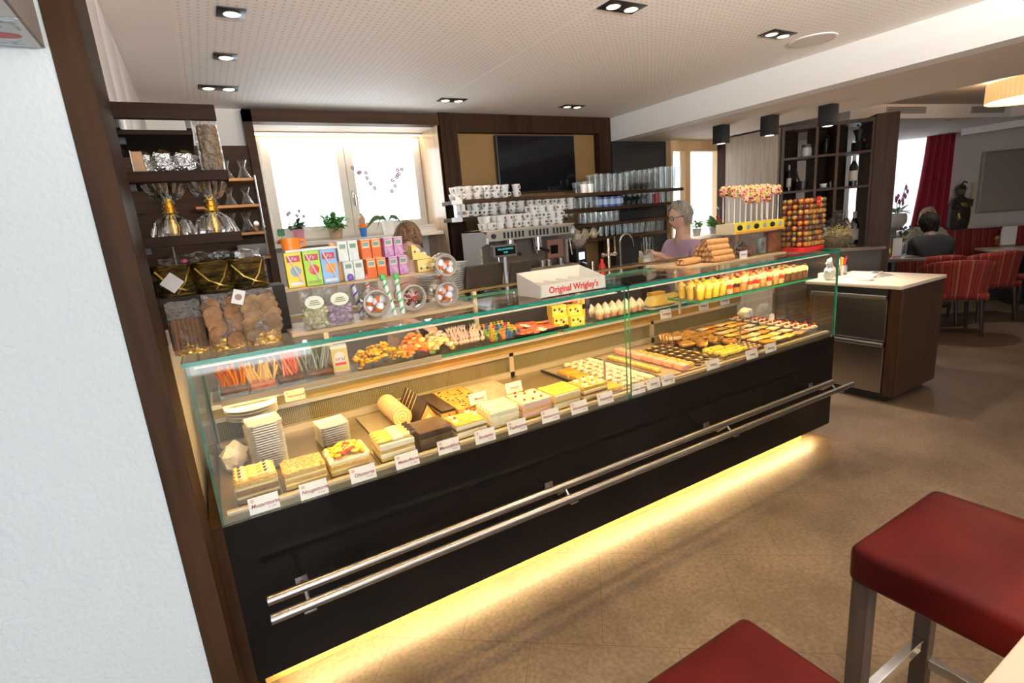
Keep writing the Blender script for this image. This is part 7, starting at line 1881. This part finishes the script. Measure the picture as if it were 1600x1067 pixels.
# ================================================================== PEOPLE
def skinned(joints, edges, root, sub=2, finger=None):
    """one continuous surface grown around a skeleton"""
    me = bpy.data.meshes.new('s'); names = list(joints)
    me.from_pydata([joints[n][:3] for n in names], [(names.index(a), names.index(b)) for a, b in edges], [])
    o = bpy.data.objects.new('s', me); COL.objects.link(o)
    md = o.modifiers.new('skin', 'SKIN'); md.use_smooth_shade = True; md.branch_smoothing = .3
    for i, n in enumerate(names):
        sv_ = me.skin_vertices[0].data[i]; r_ = joints[n][3]
        sv_.radius = r_ if isinstance(r_, tuple) else (r_, r_)
        sv_.use_root = (n == root)
    ss = o.modifiers.new('sub', 'SUBSURF'); ss.levels = sub; ss.render_levels = sub
    dg = bpy.context.evaluated_depsgraph_get(); dg.update()
    res = bpy.data.meshes.new_from_object(o.evaluated_get(dg))
    bpy.data.objects.remove(o)
    return res
def headmesh(c, pitch=0, yaw=0, s=1.0):
    """head with brow, nose, lips, chin and ears, looking along -Y before it is turned"""
    b = B(); q = bmesh.ops.create_uvsphere(b.bm, u_segments=36, v_segments=28, radius=1)
    for v in q['verts']:
        x, y, z = v.co
        X, Y, Z = x * .074, y * .092, z * .112
        if z < -.1:
            k = (-.1 - z) / .9; X *= 1 - .42 * k; Y = Y * (1 - .25 * k) - .012 * k
        if y < 0:
            fr_ = -y
            Y -= .020 * math.exp(-((x / .13) ** 2)) * math.exp(-(((z + .16) / .17) ** 2)) * fr_          # nose
            Y -= .006 * math.exp(-((x / .30) ** 2)) * math.exp(-(((z + .50) / .07) ** 2))               # lips
            Y += .004 * math.exp(-((x / .25) ** 2)) * math.exp(-(((z + .50) / .018) ** 2))              # mouth line
            Y -= .009 * math.exp(-((x / .28) ** 2)) * math.exp(-(((z + .80) / .13) ** 2))               # chin
            for sx in (-1, 1):
                Y += .011 * math.exp(-(((x - sx * .40) / .17) ** 2)) * math.exp(-(((z - .02) / .11) ** 2))   # eye sockets
                Y -= .004 * math.exp(-(((x - sx * .38) / .25) ** 2)) * math.exp(-(((z - .20) / .07) ** 2))   # brow
        v.co = Vector((X, Y, Z))
    for sx in (-1, 1):
        b.sph((sx * .074, .008, -.004), .009, .018, .030, u=10, v=8)
    m_ = Matrix.Translation(c) @ Matrix.Rotation(yaw, 4, 'Z') @ Matrix.Rotation(pitch, 4, 'X') @ Matrix.Scale(s, 4)
    for v in b.bm.verts: v.co = m_ @ v.co
    return b.bm, m_
def body(name, parent, mat, skin_mesh, head_bm, vox=.007):
    bm = bmesh.new(); bm.from_mesh(skin_mesh)
    tmp = bpy.data.meshes.new('h'); head_bm.to_mesh(tmp); bm.from_mesh(tmp)
    me = bpy.data.meshes.new('b'); bm.to_mesh(me); bm.free()
    o = bpy.data.objects.new('b', me); COL.objects.link(o)
    rm = o.modifiers.new('r', 'REMESH'); rm.mode = 'VOXEL'; rm.voxel_size = vox
    sm = o.modifiers.new('s', 'SMOOTH'); sm.iterations = 2; sm.factor = .5
    dg = bpy.context.evaluated_depsgraph_get(); dg.update()
    res = bpy.data.meshes.new_from_object(o.evaluated_get(dg)); bpy.data.objects.remove(o)
    for p in res.polygons: p.use_smooth = True
    res.materials.clear(); res.materials.append(mat)
    r_ = bpy.data.objects.new(name, res); COL.objects.link(r_); r_.parent = parent
    return r_
def cloth(name, parent, mat, joints, edges, root, sub=2):
    me = skinned(joints, edges, root, sub)
    for p in me.polygons: p.use_smooth = True
    me.materials.clear(); me.materials.append(mat)
    o = bpy.data.objects.new(name, me); COL.objects.link(o); o.parent = parent; return o
def hand(J, E, wrist, palm_dir, fing_dir, side, curl, pre):
    """palm and five fingers; palm_dir = direction the palm faces, fing_dir = where the fingers point"""
    w_ = Vector(J[wrist][:3]); f = Vector(fing_dir).normalized(); p = Vector(palm_dir); p = (p - f * p.dot(f)).normalized(); s = f.cross(p) * side
    c = w_ + f * .05
    J[pre + 'palm'] = (*c, .020); E.append((wrist, pre + 'palm'))
    for i, (ln, off) in enumerate(((.070, .027), (.080, .010), (.074, -.008), (.058, -.025))):
        k0 = w_ + f * .085 + s * off; d1 = (f + p * curl * .5).normalized(); d2 = (f + p * curl * 1.6).normalized(); d3 = (f * .6 + p * curl * 2.2).normalized()
        a = k0 + d1 * ln * .4; b_ = a + d2 * ln * .32; e = b_ + d3 * ln * .28
        J[pre + 'k%d' % i] = (*k0, .0105); J[pre + 'a%d' % i] = (*a, .0092); J[pre + 'b%d' % i] = (*b_, .0085); J[pre + 'e%d' % i] = (*e, .0070)
        E += [(pre + 'palm', pre + 'k%d' % i), (pre + 'k%d' % i, pre + 'a%d' % i), (pre + 'a%d' % i, pre + 'b%d' % i), (pre + 'b%d' % i, pre + 'e%d' % i)]
    t0 = w_ + f * .03 + s * .028; t1 = t0 + (f * .6 + s * .7 + p * .3).normalized() * .035; t2 = t1 + (f * .8 + p * .6).normalized() * .030
    J[pre + 't0'] = (*t0, .013); J[pre + 't1'] = (*t1, .0105); J[pre + 't2'] = (*t2, .0085)
    E += [(wrist, pre + 't0'), (pre + 't0', pre + 't1'), (pre + 't1', pre + 't2')]
def hair(name, parent, mat, m_, prof, seed=0, front=-.2, low=-.5, amt=.05):
    """hair cap: covers crown, sides and back, open at the face"""
    b = B(); nu, nv = 84, 44
    def fn(u, v):
        a = 2 * PI * u; d = Vector((math.sin(a), -math.cos(a), 0))
        face = max(0, math.cos(a))                           # 1 in front
        zmin = low + (front + .82 - low) * face ** .7 if face > 0 else low
        zz = 1 - (1 - zmin) * v
        rr = math.sqrt(max(0, 1 - min(1, abs(zz)) ** 2)) if zz > 0 else (1 + .25 * zz * (0 if prof == 'long' else 1))
        t_ = 1.13 + .07 * mnoise.noise(Vector((math.sin(a) * 2 + seed, math.cos(a) * 2, v * 3))) + amt * mnoise.noise(Vector((math.sin(a) * 7, math.cos(a) * 7, v * 4 + seed))) + amt * .6 * mnoise.noise(Vector((math.sin(a) * 16, math.cos(a) * 16, v * 7 + seed)))
        return m_ @ Vector((d.x * .074 * rr * t_ * 1.04, d.y * .092 * rr * t_ * 1.04 + .008, zz * .112 * t_ * (1.0 if zz > 0 else .95) + .004))
    b.grid(fn, nu, nv, wrap=True)
    o = b.out(name, mat, parent)
    md = o.modifiers.new('thickness', 'SOLIDIFY'); md.thickness = .010; md.offset = -1
    return o
skinm = M('skin_warm', (.78, .48, .36), .5, sss=.08)
skinp = M('skin_pale', (.80, .52, .42), .5, sss=.08)

# ---- standing woman in a lilac T-shirt behind the counter
PW = thing('person', 'grey-haired woman with glasses in a lilac T-shirt drying a glass behind the counter', 'person', (3.40, 3.05, 0), R(-100))
J = {'pel': (0, 0, .93, (.13, .10)), 'wai': (0, .0, 1.08, (.125, .09)), 'che': (0, .0, 1.24, (.14, .095)), 'nek': (0, .01, 1.40, .06), 'nk2': (0, -.005, 1.47, .05), 'hd': (0, -.01, 1.53, .05)}
E_ = [('pel', 'wai'), ('wai', 'che'), ('che', 'nek'), ('nek', 'nk2'), ('nk2', 'hd')]
for s, n in ((-1, 'r'), (1, 'l')):
    J.update({'sh' + n: (s * .165, .01, 1.345, .055), 'el' + n: (s * .225, -.07, 1.115, .042), 'wr' + n: (s * .080, -.25, 1.27 + .02 * s, .027),
              'hp' + n: (s * .085, .0, .86, .09), 'kn' + n: (s * .10, -.01, .47, .058), 'an' + n: (s * .10, .02, .08, .040), 'to' + n: (s * .11, -.12, .035, .035)})
    E_ += [('che', 'sh' + n), ('sh' + n, 'el' + n), ('el' + n, 'wr' + n), ('pel', 'hp' + n), ('hp' + n, 'kn' + n), ('kn' + n, 'an' + n), ('an' + n, 'to' + n)]
hand(J, E_, 'wrr', (.8, -.1, .3), (.35, -.85, .1), -1, .6, 'r'); hand(J, E_, 'wrl', (-.8, -.1, .2), (-.35, -.85, .15), 1, .6, 'l')
hb, hm_ = headmesh((0, -.025, 1.572), R(8), 0, .98)
body('body', PW, skinm, skinned(J, E_, 'pel', 1), hb, .006)
lil = M('lilac_cotton', (.66, .50, .70), .8, bump=(14, .3, .02))
JS = {k: v for k, v in J.items() if k in ('pel', 'wai', 'che')}
JS = {'pel': (0, 0, .90, (.165, .135)), 'wai': (0, 0, 1.08, (.155, .125)), 'che': (0, .0, 1.24, (.160, .120)), 'nk': (0, .012, 1.385, .075)}
ES = [('pel', 'wai'), ('wai', 'che'), ('che', 'nk')]
for s, n in ((-1, 'r'), (1, 'l')):
    JS['s' + n] = (s * .165, .01, 1.345, .072); JS['u' + n] = (s * .198, -.01, 1.20, .066); ES += [('che', 's' + n), ('s' + n, 'u' + n)]
cloth('t_shirt', PW, lil, JS, ES, 'pel')
JT = {'p': (0, 0, .92, (.15, .115))}; ET = []
for s, n in ((-1, 'r'), (1, 'l')):
    JT.update({'h' + n: (s * .09, 0, .84, .108), 'k' + n: (s * .10, -.01, .47, .078), 'a' + n: (s * .10, .015, .11, .065)}); ET += [('p', 'h' + n), ('h' + n, 'k' + n), ('k' + n, 'a' + n)]
cloth('trousers', PW, M('dark_trousers', (.05, .045, .05), .8), JT, ET, 'p')
hair('short_hair', PW, M('grey_blond_hair', (.60, .55, .48), .6, n=60, c2=(.30, .27, .24), st=(2, 2, .4), bump=(70, 1, .012)), hm_, 'short', 3, -.12, -.62, .14)
b = B()
for s in (-1, 1):
    b.tube([hm_ @ Vector((s * .031 + .022 * math.cos(a), -.096, .004 + .016 * math.sin(a))) for a in [R(30 * k) for k in range(13)]], .0022, 6)
    b.tube([hm_ @ Vector((s * .053, -.094, .008)), hm_ @ Vector((s * .078, -.03, .010)), hm_ @ Vector((s * .078, .02, .004))], .0022, 6)
b.tube([hm_ @ Vector((-.009, -.100, .006)), hm_ @ Vector((.009, -.100, .006))], .0022, 6)
b.out('glasses', blackm, PW)
for s in (-1, 1):
    B().sph(hm_ @ Vector((s * .030, -.077, .002)), .011, u=10, v=8).sph(hm_ @ Vector((s * .030, -.0855, .002)), .0045, mi=1, u=8, v=6).out('eye', [porcelain, blackm], PW)
B().sph(hm_ @ Vector((0, -.0885, -.056)), .021, .006, .006, u=10, v=6).out('lips', M('lip_rose', (.50, .20, .17), .5), PW)
for n, x in (('r', -.10), ('l', .10)):
    B().box(x - .04, x + .04, -.17, .06, 0, .05, bev=.016).out('shoe', blackm, PW)
# dish cloth and glass in her hands
wc = thing('dish_cloth', 'white dish cloth hanging from the hands of the woman in lilac', 'cloth', PW.location + Vector((-.36, -.02, 1.26)))
B().grid(lambda u, v: Vector((-.05 + .02 * math.sin(u * 9) + .05 * (v - .5), -.075 + .15 * u + .012 * math.sin(v * 8), .055 - .20 * v + .02 * math.cos(u * 6))), 20, 20).out('fabric', M('white_linen', (.80, .78, .76), .85), wc)
wc.children[0].modifiers.new('thickness', 'SOLIDIFY').thickness = .004
wg = dup(G['tall'].root, PW.location + Vector((-.385, .01, 1.29)), 0, 'glass that the woman in lilac is drying, wrapped in the white cloth', 'glass being dried'); wg['category'] = 'glass'; wg.scale = (.9, .9, .9)
if 'group' in wg: del wg['group']

# ---- young woman bending behind the sweets, only her hair and one arm show
PG = thing('person', 'brown-haired person bending behind the sweets display and reaching into the counter', 'person', (1.06, 3.25, 0), R(4))
J = {'pel': (0, .06, .93, (.12, .10)), 'wai': (0, .02, 1.09, (.115, .09)), 'che': (0, -.06, 1.26, (.13, .09)), 'nek': (0, -.10, 1.42, .055), 'nk2': (0, -.125, 1.48, .048), 'hd': (0, -.145, 1.53, .05)}
E_ = [('pel', 'wai'), ('wai', 'che'), ('che', 'nek'), ('nek', 'nk2'), ('nk2', 'hd')]
for s, n in ((-1, 'r'), (1, 'l')):
    J.update({'sh' + n: (s * .155, -.08, 1.37, .052), 'hp' + n: (s * .085, .05, .86, .09), 'kn' + n: (s * .09, .02, .47, .056), 'an' + n: (s * .09, .05, .08, .038), 'to' + n: (s * .10, -.08, .035, .033)})
    E_ += [('che', 'sh' + n), ('pel', 'hp' + n), ('hp' + n, 'kn' + n), ('kn' + n, 'an' + n), ('an' + n, 'to' + n)]
J.update({'elr': (-.20, -.26, 1.17, .040), 'wrr': (-.13, -.46, 1.125, .026), 'ell': (.20, -.10, 1.12, .040), 'wrl': (.16, -.13, .91, .026)})
E_ += [('shr', 'elr'), ('elr', 'wrr'), ('shl', 'ell'), ('ell', 'wrl')]
hand(J, E_, 'wrr', (.1, .1, -1), (.25, -.9, -.1), -1, .35, 'r'); hand(J, E_, 'wrl', (-1, 0, 0), (0, -.1, -1), 1, .3, 'l')
hb, hm_ = headmesh((0, -.17, 1.585), R(52), R(-25), .97)
body('body', PG, skinp, skinned(J, E_, 'pel', 1), hb, .006)
JS = {'pel': (0, .06, .90, (.155, .125)), 'wai': (0, .02, 1.09, (.14, .115)), 'che': (0, -.06, 1.26, (.15, .11)), 'nk': (0, -.095, 1.40, .068)}
ES = [('pel', 'wai'), ('wai', 'che'), ('che', 'nk')]
for s, n in ((-1, 'r'), (1, 'l')):
    JS['s' + n] = (s * .155, -.08, 1.37, .068); ES.append(('che', 's' + n))
JS['ur'] = (-.18, -.17, 1.27, .062); JS['ul'] = (.182, -.09, 1.24, .062); ES += [('sr', 'ur'), ('sl', 'ul')]
cloth('blouse', PG, M('white_blouse', (.72, .69, .68), .8), JS, ES, 'pel')
JT2 = {'p': (0, .06, .92, (.145, .115))}; ET = []
for s, n in ((-1, 'r'), (1, 'l')):
    JT2.update({'h' + n: (s * .09, .05, .84, .105), 'k' + n: (s * .09, .02, .47, .075), 'a' + n: (s * .09, .05, .11, .062)}); ET += [('p', 'h' + n), ('h' + n, 'k' + n), ('k' + n, 'a' + n)]
cloth('trousers', PG, MATS['dark_trousers'], JT2, ET, 'p')
hair('hair', PG, M('brown_blond_hair', (.40, .24, .12), .5, n=30, c2=(.16, .085, .04), st=(3, 3, .4), bump=(60, 1, .012)), hm_, 'long', 9, -.15, -.95, .07)
for s in (-1, 1):
    B().sph(hm_ @ Vector((s * .030, -.077, .002)), .011, u=10, v=8).sph(hm_ @ Vector((s * .030, -.0855, .002)), .0045, mi=1, u=8, v=6).out('eye', [porcelain, blackm], PG)
    B().box(s * .10 - .04, s * .10 + .04, -.12, .10, 0, .05, bev=.016).out('shoe', blackm, PG)

# ---- seated couple
def seated(label, loc, rz, skin_, hairm, topm, seed, s=1.0, long_=False):
    P = thing('person', label, 'person', loc, rz)
    J = {'pel': (0, .02, .56, (.15, .12)), 'wai': (0, .03, .72, (.14, .11)), 'che': (0, .0, .90, (.15, .11)), 'nek': (0, -.02, 1.06, .06), 'nk2': (0, -.04, 1.12, .052), 'hd': (0, -.05, 1.17, .05)}
    E_ = [('pel', 'wai'), ('wai', 'che'), ('che', 'nek'), ('nek', 'nk2'), ('nk2', 'hd')]
    for sd, n in ((-1, 'r'), (1, 'l')):
        J.update({'sh' + n: (sd * .18, .0, 1.0, .06), 'el' + n: (sd * .24, -.12, .78, .046), 'wr' + n: (sd * .11, -.36, .80, .029), 'hp' + n: (sd * .09, -.03, .53, .09), 'kn' + n: (sd * .12, -.44, .52, .062), 'an' + n: (sd * .12, -.42, .08, .042), 'to' + n: (sd * .12, -.56, .035, .036)})
        E_ += [('che', 'sh' + n), ('sh' + n, 'el' + n), ('el' + n, 'wr' + n), ('pel', 'hp' + n), ('hp' + n, 'kn' + n), ('kn' + n, 'an' + n), ('an' + n, 'to' + n)]
        hand(J, E_, 'wr' + n, (0, .1, -1), (-sd * .45, -.8, .05), sd, .3, n)
    hb, hm_ = headmesh((0, -.075, 1.205), R(10), R(8), 1.0)
    body('body', P, skin_, skinned(J, E_, 'pel', 1), hb, .008)
    JS = {'pel': (0, .02, .54, (.20, .17)), 'wai': (0, .03, .72, (.20, .165)), 'che': (0, .0, .90, (.215, .165)), 'nk': (0, -.015, 1.075, .095)}
    ES = [('pel', 'wai'), ('wai', 'che'), ('che', 'nk')]
    for sd, n in ((-1, 'r'), (1, 'l')):
        JS.update({'s' + n: (sd * .19, .0, .985, .105), 'e' + n: (sd * .25, -.11, .78, .080), 'w' + n: (sd * .135, -.32, .80, .052)}); ES += [('che', 's' + n), ('s' + n, 'e' + n), ('e' + n, 'w' + n)]
    cloth('jacket' if not long_ else 'cardigan', P, topm, JS, ES, 'pel')
    JT = {'p': (0, .02, .55, (.165, .13))}; ET = []
    for sd, n in ((-1, 'r'), (1, 'l')):
        JT.update({'h' + n: (sd * .095, -.05, .53, .10), 'k' + n: (sd * .12, -.44, .52, .08), 'a' + n: (sd * .12, -.42, .11, .06)}); ET += [('p', 'h' + n), ('h' + n, 'k' + n), ('k' + n, 'a' + n)]
    cloth('trousers', P, MATS['dark_trousers'], JT, ET, 'p')
    hair('hair', P, hairm, hm_, 'long' if long_ else 'short', seed, -.18, -.95 if long_ else -.88, .08)
    for sd in (-1, 1):
        B().sph(hm_ @ Vector((sd * .030, -.077, .002)), .011, u=10, v=8).sph(hm_ @ Vector((sd * .030, -.0855, .002)), .0045, mi=1, u=8, v=6).out('eye', [porcelain, blackm], P)
        B().box(sd * .12 - .045, sd * .12 + .045, -.62, -.37, 0, .055, bev=.016).out('shoe', blackm, P)
    return P
seated('dark-haired person in a black jacket seen from behind at the dark cafe table', (7.64, 2.98, 0), R(142), skinm, M('dark_brown_hair', (.016, .010, .008), .7, n=30, c2=(.008, .006, .005), spec=.15), M('black_jacket', (.008, .009, .012), .85), 4)
seated('blond person in a pale patterned top, mostly hidden behind the person in black', (9.06, 3.62, 0.02), R(-50), skinp, M('blond_hair', (.52, .36, .18), .5, n=30, c2=(.36, .22, .10)), M('pale_pattern_knit', (.42, .36, .28), .9, n=30, c2=(.18, .16, .12)), 8, long_=True)
